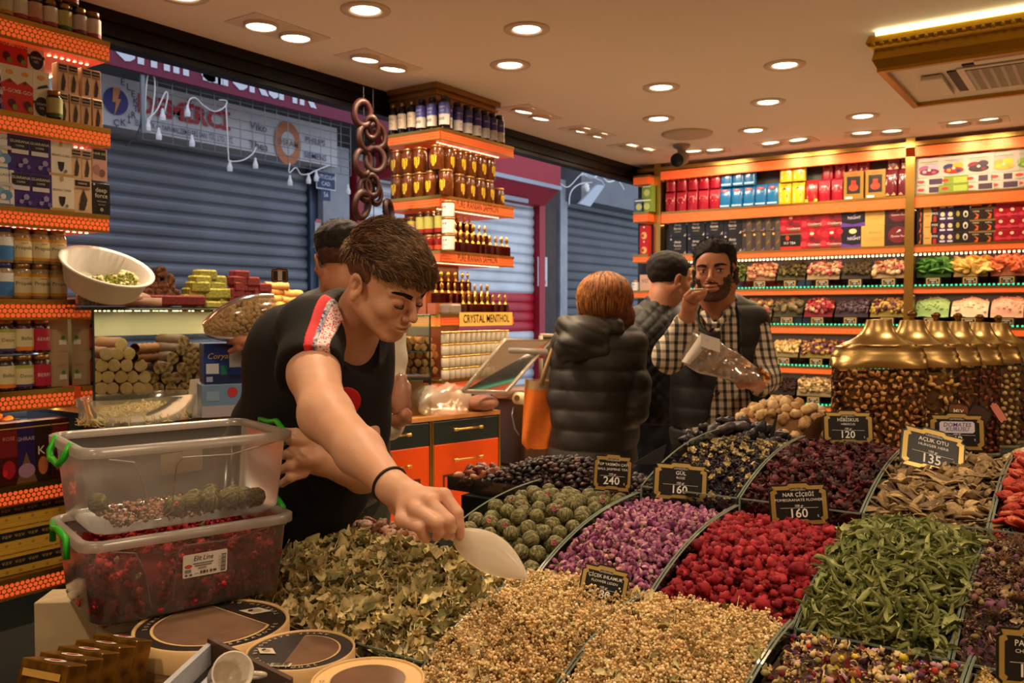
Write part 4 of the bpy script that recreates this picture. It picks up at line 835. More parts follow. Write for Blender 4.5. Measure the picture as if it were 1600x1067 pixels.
def merge(*ps):
 V=[];F=[];M_=[];o=0
 for v,f,mi in ps:V.append(v);F+=[tuple(i+o for i in q)for q in f];M_+=mi;o+=len(v)
 return(np.concatenate(V),F,M_)
def tr(p,loc=(0,0,0),rot=(0,0,0),sc=1,mi=None):return((p[0]*sc)@rotm(*rot).T+np.array(loc),p[1],p[2]if mi is None else[mi]*len(p[2]))
def mesh_of(p,name,mats):
 me=bpy.data.meshes.new(name);me.from_pydata(p[0].tolist(),[],p[1])
 for m_ in(mats if isinstance(mats,list)else[mats]):me.materials.append(m_)
 me.polygons.foreach_set('material_index',p[2]);me.polygons.foreach_set('use_smooth',[True]*len(me.polygons));me.update();return me
ROWS={1:(.93,.84,.16,2.0,1.405),1.5:(1.08,.925,.075,1.8,1.405),2:(1.415,.985,.085,2.5,1.86),3:(1.87,1.085,.08,2.5,2.36)}
def prof(row,y):
 Y,Z,Hh,p,ye=ROWS[row];t=min(1,max(0,(y-Y)/(ye-Y)));return Z+Hh*(1-(1-t)**p)
def heap(row,x0,x1,y0,y1,dome=.02,sink=.02,side=.6):
 def h(x,y):
  u=(x-x0)/(x1-x0);v=(y-y0)/(y1-y0)
  e=(1-abs(2*u-1)**2.6*side)
  return prof(row,y)-sink+dome*e*math.sin(math.pi*min(1,.15+v*.8))**.8+.004*vnoise(x*3,y*3)
 return h
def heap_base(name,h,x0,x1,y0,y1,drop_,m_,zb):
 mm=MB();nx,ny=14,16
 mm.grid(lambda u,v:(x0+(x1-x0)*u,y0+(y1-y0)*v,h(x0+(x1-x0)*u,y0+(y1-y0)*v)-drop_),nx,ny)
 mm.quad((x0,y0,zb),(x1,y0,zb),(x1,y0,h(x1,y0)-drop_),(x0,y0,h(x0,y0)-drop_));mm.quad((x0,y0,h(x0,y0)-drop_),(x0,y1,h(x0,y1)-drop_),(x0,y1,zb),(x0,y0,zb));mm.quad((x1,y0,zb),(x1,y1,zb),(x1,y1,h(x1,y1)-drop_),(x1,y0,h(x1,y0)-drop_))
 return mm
def normal_of(h,x,y):
 e=.01;return Vector((-(h(x+e,y)-h(x-e,y))/(2*e),-(h(x,y+e)-h(x,y-e))/(2*e),1)).normalized()
def darts(x0,x1,y0,y1,dmin,nmax,tries=12000,pad=.006,ok=None):
 pts=[];g={};c=dmin
 for _ in range(tries):
  if len(pts)>=nmax:break
  x,y=NR.uniform(x0+pad,x1-pad),NR.uniform(y0+pad,y1-pad)
  if ok and not ok(x,y):continue
  k=(int(x//c),int(y//c));bad=False
  for a in(-1,0,1):
   for b_ in(-1,0,1):
    for q in g.get((k[0]+a,k[1]+b_),()):
     if(q[0]-x)**2+(q[1]-y)**2<dmin*dmin:bad=True
  if bad:continue
  g.setdefault(k,[]).append((x,y));pts.append((x,y))
 return pts
def fill(sc,h,x0,x1,y0,y1,n,protos,lift=(-.012,.004),tilt=.6,size=(.8,1.2),upright=0,front=True,dms=None):
 for i in range(n):
  x,y=NR.uniform(x0+.004,x1-.004),NR.uniform(y0+.004,y1-.004)
  z=h(x,y)+NR.uniform(*lift)
  k=int(NR.integers(len(protos)));sc.put(protos[k],(x,y,z),rotm(NR.normal(0,tilt)+upright*NR.uniform(-1,1),NR.normal(0,tilt),NR.uniform(0,6.28)),NR.uniform(*size),(dms[k]if dms else 0))
 if front:
  nf=int(n*.12)
  for i in range(nf):
   x=NR.uniform(x0+.006,x1-.006);zt=h(x,y0);z=NR.uniform(zt-.05,zt)
   sc.put(protos[int(NR.integers(len(protos)))],(x,y0+.006,z),rotm(1.4+NR.normal(0,.3),NR.normal(0,tilt),NR.uniform(0,6.28)),NR.uniform(*size),0)
def near_sort(pts,h):return sorted(pts,key=lambda p:p[0]**2+p[1]**2)
def zone(s,x,y,b):
 u,v=(x-b[0])/(b[1]-b[0]+1e-6),(y-b[2])/(b[3]-b[2]+1e-6);zn=('front','middle','back')[min(2,int(v*3))]+' '+('left','centre','right')[min(2,int(u*3))]
 return s+', '+zn if len(s.split())<=13 else s
def individuals(name,meshes,pts,h,label,cat,group,lift=0,tilt=.4,size=(.85,1.15),maxn=300,kids=None,rest=None,up=None):
 pts=near_sort(pts,h);out=[];bnd=(min(q[0]for q in pts),max(q[0]for q in pts),min(q[1]for q in pts),max(q[1]for q in pts))
 for i,(x,y)in enumerate(pts):
  rot=(NR.normal(0,tilt),NR.normal(0,tilt),NR.uniform(0,6.28));s_=float(NR.uniform(*size));k=int(NR.integers(len(meshes)))
  if i<maxn:
   o=ob(name,meshes[k],None,(x,y,h(x,y)+lift),rot);o.scale=(s_,)*3;T(o,zone(label,x,y,bnd),cat,group);out.append(o)
  elif rest is not None:rest[0].put(rest[1][k],(x,y,h(x,y)+lift),rotm(*rot),s_)
 return out
# --- the stand: tables and clear bins
stand_m=mat('dark_stand_board',(20,22,20),.8,spec=.15)
st=empty('display_counter',(-.6,1.6,0));T(st,'stepped dark display counter carrying the clear herb bins','counter');SO=Vector(st.location)
m=MB()
for(a,b_)in(((-1.9,.50,.0),(-.935,1.07,.83)),((-.935,.50,0),(-.62,.915,.78)),((-1.62,1.07,.0),(-.935,1.405,.76)),((-.935,.92,.0),(.9,1.405,.759)),((-1.62,1.41,0),(.9,1.86,.90)),((-1.45,1.86,0),(.9,2.40,1.0)),((-1.1,2.40,0),(.9,3.0,1.06))):
 m.box(tuple(Vector(a)-SO),tuple(Vector(b_)-SO))
m.build('stepped_body',stand_m,st)
acr_edge=mat('acrylic_edge',(128,140,128),.15,coat=.4,alpha=1)
def bin_(row,x0,x1,label,left=True,right=True):
 Y,Z,Hh,p,ye=ROWS[row];zb={1:.762,1.5:.762,2:.902,3:1.002}[row];e=empty('clear_bin',((x0+x1)/2,(Y+ye)/2,zb));c=Vector(e.location);T(e,label,'bin','clear herb bins')
 n=12
 def side(x):
  m=MB();top=[(Y+(ye-Y)*i/n,prof(row,Y+(ye-Y)*i/n))for i in range(n+1)]
  vs=[(x-c.x,y-c.y,zb-c.z)for y,z in top]+[(x-c.x,y-c.y,z-c.z)for y,z in top]
  m.add(vs,[(i,i+1,n+2+i,n+1+i)for i in range(n)]);m.build('side_panel',ACRYL,e)
  m=MB();m.tube([(x-c.x,y-c.y,z-c.z)for y,z in top],.0022,4);m.build('side_rim',acr_edge,e)
 if left:side(x0+.003)
 if right:side(x1-.003)
 m=MB();m.quad((x0+.003-c.x,Y-c.y,0),(x1-.003-c.x,Y-c.y,0),(x1-.003-c.x,Y-c.y,Z-c.z),(x0+.003-c.x,Y-c.y,Z-c.z));m.build('front_panel',ACRYL,e)
 m=MB();m.box((x0+.002-c.x,Y-.0015-c.y,Z-.003-c.z),(x1-.002-c.x,Y+.0015-c.y,Z-c.z));m.box((x0-c.x+.001,Y-.002-c.y,0),(x0-c.x+.005,Y+.002-c.y,Z-c.z));m.build('front_rim',acr_edge,e)
 m=MB();m.quad((x0+.003-c.x,ye-c.y,0),(x1-.003-c.x,ye-c.y,0),(x1-.003-c.x,ye-c.y,Z+Hh-.025-c.z),(x0+.003-c.x,ye-c.y,Z+Hh-.025-c.z));m.build('back_panel',ACRYL,e)
 m=MB();m.box((x0+.002-c.x,ye-.0015-c.y,Z+Hh-.028-c.z),(x1-.002-c.x,ye+.0015-c.y,Z+Hh-.025-c.z));m.build('back_rim',acr_edge,e)
 return e
XD=[-1.45,-.92,-.68,-.42,-.19,.05,.30]
bin_(1.5,-1.45,-.92,'wide clear bin of broken linden leaves under the reaching hand');bin_(1,-.92,-.68,'clear bin of pale linden flowers, left one, at the front');bin_(1,-.68,-.42,'clear bin of pale linden flowers, right one, at the front')
bin_(1,-.42,-.16,'clear bin of mixed flower tea at the front edge');bin_(1,-.16,.10,'clear bin of chamomile at the bottom right corner')
bin_(2,-1.20,-.92,'clear bin of green jasmine tea balls');bin_(2,-.92,-.68,'clear bin of purple rosebuds');bin_(2,-.68,-.42,'clear bin of red pomegranate flowers');bin_(2,-.42,-.19,'clear bin of curled green leaves');bin_(2,-.19,.08,'clear bin of spiky echinacea heads')
bin_(3,-.92,-.68,'clear bin of black tea with pale blossoms');bin_(3,-.68,-.42,'clear bin of dark red hibiscus');bin_(3,-.42,-.19,'clear bin of flat hunger herb pods');bin_(3,-.19,.2,'clear bin of dried red tomato halves')
def mass(name,label,cat,row,x0,x1,bm_,pm,sc,mats,dome=.02,sink=.02,drop_=.012,y0=None,y1=None,hfun=None):
 Y,Z,Hh,p,ye=ROWS[row];zb={1:.765,2:.905,3:1.005}[row]
 return None
def H(row,x0,x1,dome,sink,side=.6):
 Y,Z,Hh,p,ye=ROWS[row];x0+=.005;x1-=.005;y0,y1=Y+.005,ye-.005
 return heap(row,x0,x1,y0,y1,dome,sink,side),x0,x1,y0,y1,{1:.765,1.5:.765,2:.905,3:1.005}[row]
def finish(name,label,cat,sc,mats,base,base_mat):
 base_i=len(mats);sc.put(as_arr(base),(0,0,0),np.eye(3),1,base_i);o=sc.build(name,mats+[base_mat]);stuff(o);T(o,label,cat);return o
h,x0,x1,y0,y1,zb=H(1.5,-1.45,-.92,.030,.018,.9)
Lv=[leaf(.030,.008,.9,.5,.002),leaf(.038,.007,.5,.4,.003,twist=.8),leaf(.024,.010,1.2,.3,.003,twist=-1.),leaf(.022,.006,.3,.8,.001),leaf(.045,.009,.7,.6,.004,twist=1.2),leaf(.018,.008,1.5,.2,.004)]
sticks=[rolled(.03,.0008,.5,.2,4,5),rolled(.022,.0006,-.8,.2,4,5),rolled(.05,.0009,.2,.2,4,5)]
LIN=pile_mat('linden_leaf',[(208,192,138),(190,176,116),(224,206,152),(158,148,96),(234,218,170),(184,160,106),(146,144,100),(214,192,134)],.75)
LIB=pile_mat('linden_crumb',[(200,176,120),(176,150,92),(150,132,80)],.8)
sc=Scatter()
fill(sc,h,x0,x1,y0,y1,2600,Lv+Lv+sticks,(-.014,.012),.75,(.7,1.7))
crumb=[blob(.003,.4,k,5,4)for k in range(3)]
for i in range(1400):
 x,y=NR.uniform(x0,x1),NR.uniform(1.15,y1);sc.put(crumb[i%3],(x,y,h(x,y)+NR.uniform(0,.01)),rotm(*NR.uniform(0,6,3)),NR.uniform(.5,1.3),1)
base=heap_base('b',h,x0,x1,y0,y1,.014,None,zb)
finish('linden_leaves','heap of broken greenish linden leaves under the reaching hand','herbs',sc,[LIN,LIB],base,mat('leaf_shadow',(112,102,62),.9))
def cluster(seed,n=10,r=.011,br=.0017):
 rr=random.Random(seed);m=MB()
 for i in range(n):
  d=Vector((rr.uniform(-1,1),rr.uniform(-1,1),rr.uniform(-.3,1))).normalized()*r*rr.uniform(.5,1);m.ell(tuple(d),(br*rr.uniform(.7,1.4),)*3,5,4)
  m.tube([(0,0,0),tuple(d*.95)],.00035,3,cap=False)
 return as_arr(m)
CL=[cluster(k)for k in range(6)]
LF=pile_mat('linden_flower',[(236,204,148),(244,216,164),(218,180,120),(240,206,150),(248,230,186),(206,166,108)],.8,bump=.2)
LL=pile_mat('linden_bract',[(196,178,124),(212,196,146),(150,140,88)],.7)
for(a,b_,lb)in((-.92,-.68,'heap of pale brown linden flowers in the left front bin'),(-.68,-.42,'heap of pale brown linden flowers in the right front bin')):
 h,x0,x1,y0,y1,zb=H(1,a,b_,.026,.014,.8);sc=Scatter();fill(sc,h,x0,x1,y0,y1,1500,CL,(-.008,.014),1.5,(.8,1.5))
 for i in range(420):x,y=NR.uniform(x0,x1),NR.uniform(y0,y1);sc.put(sticks[i%3],(x,y,h(x,y)+.009),rotm(*NR.normal(0,.8,2),NR.uniform(0,6)),NR.uniform(.5,1),1)
 for i in range(110):
  x,y=NR.uniform(x0,x1),NR.uniform(y0,y1);sc.put(Lv[i%6],(x,y,h(x,y)+.008),rotm(*NR.normal(0,.6,2),NR.uniform(0,6)),NR.uniform(.6,1.1),1)
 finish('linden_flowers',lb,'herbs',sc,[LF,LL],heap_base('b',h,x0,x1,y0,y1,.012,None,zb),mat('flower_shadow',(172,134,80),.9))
mixc=pile_mat('mixed_flower',[(208,184,130),(190,160,104),(220,196,146),(200,172,120),(120,40,44),(70,34,50),(214,190,60),(196,150,160),(150,140,86),(60,44,38),(226,206,160),(150,100,60),(110,64,110),(176,60,44),(200,176,120)],.7)
tube_star=merge(*[tr(leaf(.012,.0025,.6,.2,0,4),rot=(0,-.5,k*1.05),loc=(.004*math.cos(k*1.05),.004*math.sin(k*1.05),.001))for k in range(6)])
MIXP=[blob(.006,.3,1),blob(.005,.2,2),leaf(.018,.006,1.2,.4),leaf(.02,.004,.6,.6),tube_star,blob(.007,.35,4,sq=(1,1,.6)),rolled(.016,.0012,.5),cluster(9,9,.008,.002)]
h,x0,x1,y0,y1,zb=H(1,-.42,-.16,.02,.022,.6);sc=Scatter();fill(sc,h,x0,x1,y0,y1,1100,MIXP,(-.01,.006),1.0,(.6,1.2))
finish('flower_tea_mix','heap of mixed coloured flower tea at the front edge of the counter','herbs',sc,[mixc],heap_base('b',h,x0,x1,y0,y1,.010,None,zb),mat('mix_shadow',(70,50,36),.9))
daisy=merge(tr(blob(.0034,.1,1,6,5),mi=1),*[tr(leaf(.008,.002,.2,.2,0,3),rot=(0,.15,k*.785),loc=(.006*math.cos(k*.785),.006*math.sin(k*.785),0))for k in range(8)])
CHW=pile_mat('chamomile_petal',[(226,206,150),(212,190,136),(196,170,112)],.8);CHY=pile_mat('chamomile_eye',[(206,160,50),(180,130,50)],.8)
h,x0,x1,y0,y1,zb=H(1,-.16,.10,.02,.02,.3);sc=Scatter();fill(sc,h,x0,x1,y0,y1,1000,[daisy],(-.01,.006),.8,(.7,1.1))
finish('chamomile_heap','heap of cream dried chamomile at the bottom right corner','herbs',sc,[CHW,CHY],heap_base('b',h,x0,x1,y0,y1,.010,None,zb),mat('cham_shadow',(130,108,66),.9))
def teaball(seed):
 m=MB();m.ell((0,0,0),(1,1,1),18,12);vs=[]
 for x,y,z in m.v:
  a=math.atan2(y,x);k=1+.035*math.sin(a*9+z*3+seed)*(1-z*z)+.05*vnoise(x+seed,y,z*2);vs.append((x*k*.0185,y*k*.0185,z*k*.0175))
 m.v=vs;return as_arr(m)
def streak_mat(name,c1,c2,c3):
 m=bpy.data.materials.new(name);m.use_nodes=True;nt=m.node_tree;N=nt.nodes.new;L=nt.links;b=nt.nodes['Principled BSDF']
 tc=N('ShaderNodeTexCoord');mp=N('ShaderNodeMapping');mp.inputs['Scale'].default_value=(260,260,30);L.new(tc.outputs['Object'],mp.inputs[0])
 t=N('ShaderNodeTexNoise');t.inputs['Scale'].default_value=1;t.inputs['Detail'].default_value=5;L.new(mp.outputs[0],t.inputs['Vector'])
 r=N('ShaderNodeValToRGB');e=r.color_ramp.elements;e[0].position=.38;e[0].color=(*s2l(c1),1);e[1].position=.66;e[1].color=(*s2l(c3),1);q=e.new(.52);q.color=(*s2l(c2),1)
 L.new(t.outputs[0],r.inputs[0]);L.new(r.outputs[0],b.inputs['Base Color']);b.inputs['Roughness'].default_value=.75
 bp=N('ShaderNodeBump');bp.inputs['Strength'].default_value=.6;bp.inputs['Distance'].default_value=.001;L.new(t.outputs[0],bp.inputs['Height']);L.new(bp.outputs[0],b.inputs['Normal']);return m
TB=streak_mat('tea_ball_leaf',(58,54,30),(104,100,60),(150,142,92));TPK=pile_mat('pink_petal',[(206,120,136),(220,150,150),(180,80,110)],.7)
tbm=[mesh_of(teaball(k),'tea_ball',TB)for k in range(4)];tuft=mesh_of(merge(*[tr(leaf(.009,.003,.8,.3,0,4),rot=(0,-.7,k*.7),loc=(.003*math.cos(k*.7),.003*math.sin(k*.7),0))for k in range(9)]+[blob(.004,.3,3)]),'pink_flower',TPK)
h,x0,x1,y0,y1,zb=H(2,-1.20,-.92,.024,.03,.5)
pts=darts(x0,x1,y0,y1,.0345,110,9000,.017)
TBL={}
for i,(x,y)in enumerate(near_sort(pts,h)):
 o=ob('tea_ball',tbm[i%4],None,(x,y,h(x,y)+.004+.004*NR.uniform(-1,1)),tuple(NR.uniform(0,6.28,3)));o.scale=(float(NR.uniform(.88,1.08)),)*3
 pink=NR.uniform()<.35
 T(o,zone('green jasmine tea ball with pink flower tuft in its bin' if pink else 'plain green jasmine tea ball in the bin of tea balls',x,y,(x0,x1,y0,y1)),'tea ball','jasmine tea balls in the bin')
 if pink:
  iv=Matrix.LocRotScale(o.location,o.rotation_euler,o.scale).inverted();d=(iv.to_3x3()@(Vector((x,y,0))*-1+Vector((NR.uniform(-.5,.5),NR.uniform(-.5,.5),.9))).normalized()).normalized()
  k_=ob('pink_flower',tuft,o,tuple(d*.0165));k_.rotation_euler=d.to_track_quat('Z','Y').to_euler()
for i,(x,y)in enumerate(darts(x0,x1,y0,y1,.05,30,800,.02)):
 pass
sc=Scatter();tb_lo=teaball(9)
for x,y in darts(x0,x1,y0,y1,.03,90,6000,.017):sc.put(tb_lo,(x,y,h(x,y)-.024),rotm(*NR.uniform(0,6,3)),.95)
for i in range(200):x,y=NR.uniform(x0,x1),NR.uniform(y0,y1);sc.put(Lv[i%6],(x,y,h(x,y)-.012),rotm(*NR.uniform(0,6,3)),.4)
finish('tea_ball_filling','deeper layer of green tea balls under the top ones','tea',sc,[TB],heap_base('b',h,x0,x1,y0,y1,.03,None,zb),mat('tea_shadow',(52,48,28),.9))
def bud(seed):
 m=MB();rr=random.Random(seed)
 m.ell((0,0,.0062),(.0052,.0052,.0072),8,6,0)
 for k in range(4):
  a=k*1.6+rr.random();
  m.grid(lambda u,v:((.0058*math.sin(math.pi*(.1+.8*v)))*math.cos(a+(u-.5)*1.9),(.0058*math.sin(math.pi*(.1+.8*v)))*math.sin(a+(u-.5)*1.9),.0155*v+.0005*k),4,4,0)
 m.ell((0,0,.0005),(.003,.003,.003),6,5,1)
 for k in range(4):
  a=k*1.57+.5;m.add([(.002*math.cos(a-.6),.002*math.sin(a-.6),0),(.002*math.cos(a+.6),.002*math.sin(a+.6),0),(.0068*math.cos(a),.0068*math.sin(a),.007+rr.random()*.003)],[(0,1,2)],1)
 m.tube([(0,0,-.001),(.001,0,-.005)],.0007,4,1);return as_arr(m)
buds=[bud(k)for k in range(4)]
RBP=pile_mat('rosebud_petal',[(132,62,122),(170,96,140),(196,136,158),(110,44,96),(150,80,130),(206,160,160),(184,110,140),(140,100,110)],.6,nscale=200);RBC=pile_mat('rosebud_calyx',[(120,116,66),(150,138,84),(98,94,52),(168,150,100)],.8)
bm_=[mesh_of(b,'rosebud',[RBP,RBC])for b in buds]
h,x0,x1,y0,y1,zb=H(2,-.92,-.68,.026,.026,.6)
pts=darts(x0,x1,y0,y1,.0092,900,30000,.006);sc=Scatter()
individuals('rosebud',bm_,pts,h,'small dried purple and pink rosebud in the rosebud bin','rosebud','purple rosebuds in the bin',.0,1.2,(.8,1.2),300,rest=(sc,buds))
fill(sc,h,x0,x1,y0,y1,900,buds,(-.014,-.004),1.3,(.8,1.1))
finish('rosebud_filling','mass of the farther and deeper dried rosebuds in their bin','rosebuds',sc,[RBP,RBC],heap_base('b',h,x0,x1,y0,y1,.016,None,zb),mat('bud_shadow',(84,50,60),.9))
def crump(seed,r=.0115):
 rr=random.Random(seed);P=[blob(r*.8,.4,seed,9,7,fr=5)]
 for k in range(4+seed%2):
  d=Vector((rr.uniform(-1,1),rr.uniform(-1,1),rr.uniform(-.4,.8))).normalized()*r*.75
  P.append(tr(blob(r*rr.uniform(.38,.6),.45,seed+k*3,7,5,fr=6),tuple(d)))
 return merge(*P)
reds_=[crump(k)for k in range(6)]+[merge(rolled(.024,.0062,.4,.5,7,6),tr(blob(.009,.4,5),(.013,0,0)))]
RDM=pile_mat('pomegranate_flower',[(148,28,40),(162,34,46),(120,20,32),(154,30,42),(176,52,60),(134,24,36)],.75,.35,120,.6)
rdm=[mesh_of(p,'pomegranate_flower',RDM)for p in reds_]
h,x0,x1,y0,y1,zb=H(2,-.68,-.42,.024,.028,.6)
pts=darts(x0,x1,y0,y1,.019,330,16000,.01);sc=Scatter()
individuals('pomegranate_flower',rdm,pts,h,'crumpled bright red dried flower in the bin of red flowers','dried flower','red pomegranate flowers in the bin',.003,1.2,(.65,1.45),300,rest=(sc,reds_))
fill(sc,h,x0,x1,y0,y1,420,reds_,(-.018,-.006),1.4,(.7,1.0))
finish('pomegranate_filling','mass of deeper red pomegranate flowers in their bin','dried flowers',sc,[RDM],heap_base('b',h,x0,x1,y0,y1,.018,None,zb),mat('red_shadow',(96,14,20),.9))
gl=[rolledflat(.046,.0052,b_,9)for b_ in(.5,-.7,.9,.2,1.2)]+[rolledflat(.034,.006,.8,8),leaf(.05,.009,.6,.9,.003,twist=.9),rolledflat(.058,.0045,.35,9)]
GRM=pile_mat('curled_green_leaf',[(152,158,98),(134,142,84),(174,176,118),(116,126,74),(160,164,106),(142,150,92)],.7,.25,150)
grm=[mesh_of(p,'curled_leaf',GRM)for p in gl]
h,x0,x1,y0,y1,zb=H(2,-.42,-.19,.055,.012,.7)
hh_=h
pts=darts(x0-.004,x1+.006,y0,y1,.0135,340,20000,.004);sc=Scatter()
individuals('curled_leaf',grm,pts,h,'curled dry green leaf on the heap of curled green leaves','leaf','curled green leaves in the bin',.004,.5,(.7,1.15),300,rest=(sc,gl))
fill(sc,h,x0,x1,y0,y1,900,gl,(-.02,.0),.6,(.6,1.0))
for i in range(60):x,y=NR.uniform(x0,x1),NR.uniform(y0,y1);sc.put(sticks[i%3],(x,y,h(x,y)+.005),rotm(*NR.normal(0,.5,2),NR.uniform(0,6)),1.2)
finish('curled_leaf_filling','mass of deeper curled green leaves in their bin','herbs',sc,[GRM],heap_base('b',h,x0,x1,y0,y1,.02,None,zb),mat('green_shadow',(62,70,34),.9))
def spiky(seed,r=.017):
 rr=random.Random(seed);m=MB();m.ell((0,0,0),(r*.62,)*3,8,6)
 for k in range(170):
  d=Vector((rr.gauss(0,1),rr.gauss(0,1),rr.gauss(0,1))).normalized();o_=d.orthogonal().normalized()*.0009;p=d*r*rr.uniform(.95,1.15)
  q=d.cross(o_);b_=d*r*.55;m.add([tuple(b_+o_),tuple(b_-o_*.5+q*.8),tuple(b_-o_*.5-q*.8),tuple(p)],[(0,1,3),(1,2,3),(2,0,3)])
 return as_arr(m)
SPM=pile_mat('echinacea_cone',[(78,50,34),(96,60,36),(64,42,32),(110,76,46)],.7)
spm=[mesh_of(spiky(k),'echinacea_head',SPM)for k in range(3)]
h,x0,x1,y0,y1,zb=H(2,-.19,.08,.045,.012,.5);sc=Scatter()
EC=pile_mat('echinacea_bits',[(120,84,76),(150,124,84),(96,60,70),(130,116,70),(80,54,44),(166,140,110),(112,70,90)],.8)
fill(sc,h,x0,x1,y0,y1,1900,[leaf(.02,.005,1.2,.5),blob(.006,.4,3),rolled(.02,.0015,.6),leaf(.016,.003,.5,.5),cluster(4,10,.01,.0018)],(-.012,.006),1.1,(.6,1.2))
individuals('echinacea_head',spm,darts(x0,x1,y0,y1,.045,26,4000,.014),h,'spiky dark brown echinacea head in the far right bin','dried flower head','echinacea heads in the bin',.006,1,(.75,1.2))
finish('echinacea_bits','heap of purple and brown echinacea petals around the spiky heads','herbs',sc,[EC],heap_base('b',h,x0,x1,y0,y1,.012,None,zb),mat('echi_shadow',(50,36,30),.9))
blk=[rolled(.014,.0024,.9,.4,5,5),blob(.0045,.5,1,6,4),rolled(.01,.002,-1.2,.4,5,5),leaf(.012,.004,1.5,.6)]
BKM=pile_mat('black_tea_leaf',[(36,28,36),(28,24,28),(50,36,44),(58,34,50),(30,28,26)],.55)
h,x0,x1,y0,y1,zb=H(3,-.92,-.68,.006,.034,.4);sc=Scatter();fill(sc,h,x0,x1,y0,y1,1800,blk,(-.008,.006),1.2,(.7,1.4))
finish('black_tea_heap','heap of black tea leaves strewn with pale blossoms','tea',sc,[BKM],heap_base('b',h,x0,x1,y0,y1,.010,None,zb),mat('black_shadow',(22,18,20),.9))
pet=[merge(*[tr(leaf(.014,.0055,1.0,.5,.002),rot=(NR.normal(0,.5),-.6+NR.normal(0,.3),k*1.25),loc=(.005*math.cos(k*1.25),.005*math.sin(k*1.25),.002))for k in range(5)]+[tr(blob(.004,.4,k0))])for k0 in range(4)]
PTM=pile_mat('pale_blossom_petal',[(214,192,136),(226,206,156),(196,172,116)],.8)
individuals('pale_blossom',[mesh_of(p,'pale_blossom',PTM)for p in pet],darts(x0,x1,y0,y1,.030,60,5000,.01),h,'pale yellow dried blossom lying on the black tea','dried flower','pale blossoms on the black tea',.008,.6,(.7,1.25))
hib=[rolledflat(.028,.005,.9,6),leaf(.024,.008,1.6,.8,.004,twist=1.5),blob(.009,.5,3,8,6,fr=6),rolledflat(.02,.006,-1.2,6),crump(3,.009)]
HBM=pile_mat('hibiscus_petal',[(74,28,34),(56,24,30),(96,34,40),(66,36,36),(112,44,52),(48,26,28),(84,50,46)],.6,nscale=120)
h,x0,x1,y0,y1,zb=H(3,-.68,-.42,.026,.024,.6);sc=Scatter()
hbp=darts(x0,x1,y0,y1,.0165,330,16000,.008)
individuals('hibiscus_flower',[mesh_of(p,'hibiscus_flower',HBM)for p in hib],hbp,h,'crumpled dark red hibiscus flower in the hibiscus bin','dried flower','hibiscus flowers in the bin',.004,1.2,(.8,1.2),300,rest=(sc,hib))
fill(sc,h,x0,x1,y0,y1,800,hib,(-.014,-.002),1.2,(.7,1.1))
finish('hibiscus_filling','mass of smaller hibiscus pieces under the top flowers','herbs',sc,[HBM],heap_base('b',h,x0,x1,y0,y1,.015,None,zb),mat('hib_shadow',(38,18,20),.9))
def pod(seed,l=.022,w=.0105):
 m=MB();n=14;k0=vnoise(seed,2)
 def rg(f,z):return[(l*f*math.cos(6.283*i/n)*(1+.08*math.sin(i*2+seed)),w*f*math.sin(6.283*i/n),z+.0025*math.cos(6.283*i/n*2+seed)*f*f+.003*(f*math.cos(6.283*i/n))**2*k0*2)for i in range(n)]
 vs=rg(1,.0)+rg(.85,.0016)+rg(.5,.0008)+[(0,0,.0016)]+rg(1,-.0006)
 fs=[]
 for a in(0,1):
  for i in range(n):j=(i+1)%n;fs.append((a*n+i,a*n+j,(a+1)*n+j,(a+1)*n+i))
 for i in range(n):fs.append((2*n+i,2*n+(i+1)%n,3*n));fs.append((i,3*n+1+i,3*n+1+(i+1)%n,(i+1)%n))
 fs.append(tuple(range(4*n,3*n,-1)));return m.add(vs,fs)and as_arr(m)
PDM=pile_mat('hunger_herb_pod',[(150,124,86),(168,142,100),(128,104,72),(140,118,80),(186,158,112),(112,90,64)],.65,.45,140)
pods=[pod(k,.019+.003*(k%3),.009+.002*(k%2))for k in range(6)]
pdm=[mesh_of(p,'herb_pod',PDM)for p in pods]
h,x0,x1,y0,y1,zb=H(3,-.42,-.19,.02,.026,.5);sc=Scatter()
pp=darts(x0,x1+.01,y0,y1,.0165,260,14000,.008)
individuals('herb_pod',pdm,pp,h,'flat brown dried seed pod in the hunger herb bin','seed pod','flat pods in the hunger herb bin',.003,.45,(.8,1.3),260)
fill(sc,h,x0,x1,y0,y1,450,pods,(-.014,-.003),.5,(.8,1.1))
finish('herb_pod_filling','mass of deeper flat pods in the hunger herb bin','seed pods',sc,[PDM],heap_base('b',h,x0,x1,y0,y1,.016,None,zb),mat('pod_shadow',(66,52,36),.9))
tom=[merge(blob(.018,.3,k,12,7,(1,.8,.28),4),tr(blob(.013,.35,k+4,10,6,(1,.8,.3),5),(.002,0,.004),mi=1))for k in range(4)]
TMR=pile_mat('dried_tomato',[(168,42,28),(184,56,36),(146,32,24)],.5,.35,90);TMI=pile_mat('dried_tomato_flesh',[(196,86,54),(182,62,42),(206,112,74)],.5,.4,120)
h,x0,x1,y0,y1,zb=H(3,-.19,.2,.02,.015,.3);sc=Scatter()
individuals('dried_tomato',[mesh_of(p,'dried_tomato',[TMR,TMI])for p in tom],darts(x0,x1,y0,y1,.022,230,9000,.01),h,'red dried tomato half in the tomato bin behind the pods','dried tomato','dried tomatoes in the bin',.004,.5,(.8,1.25))
fill(sc,h,x0,x1,y0,y1,160,tom,(-.016,-.006),.5)
finish('dried_tomato_filling','mass of deeper dried tomatoes','dried tomatoes',sc,[TMR,TMI],heap_base('b',h,x0,x1,y0,y1,.02,None,zb),mat('tom_shadow',(96,26,16),.9))
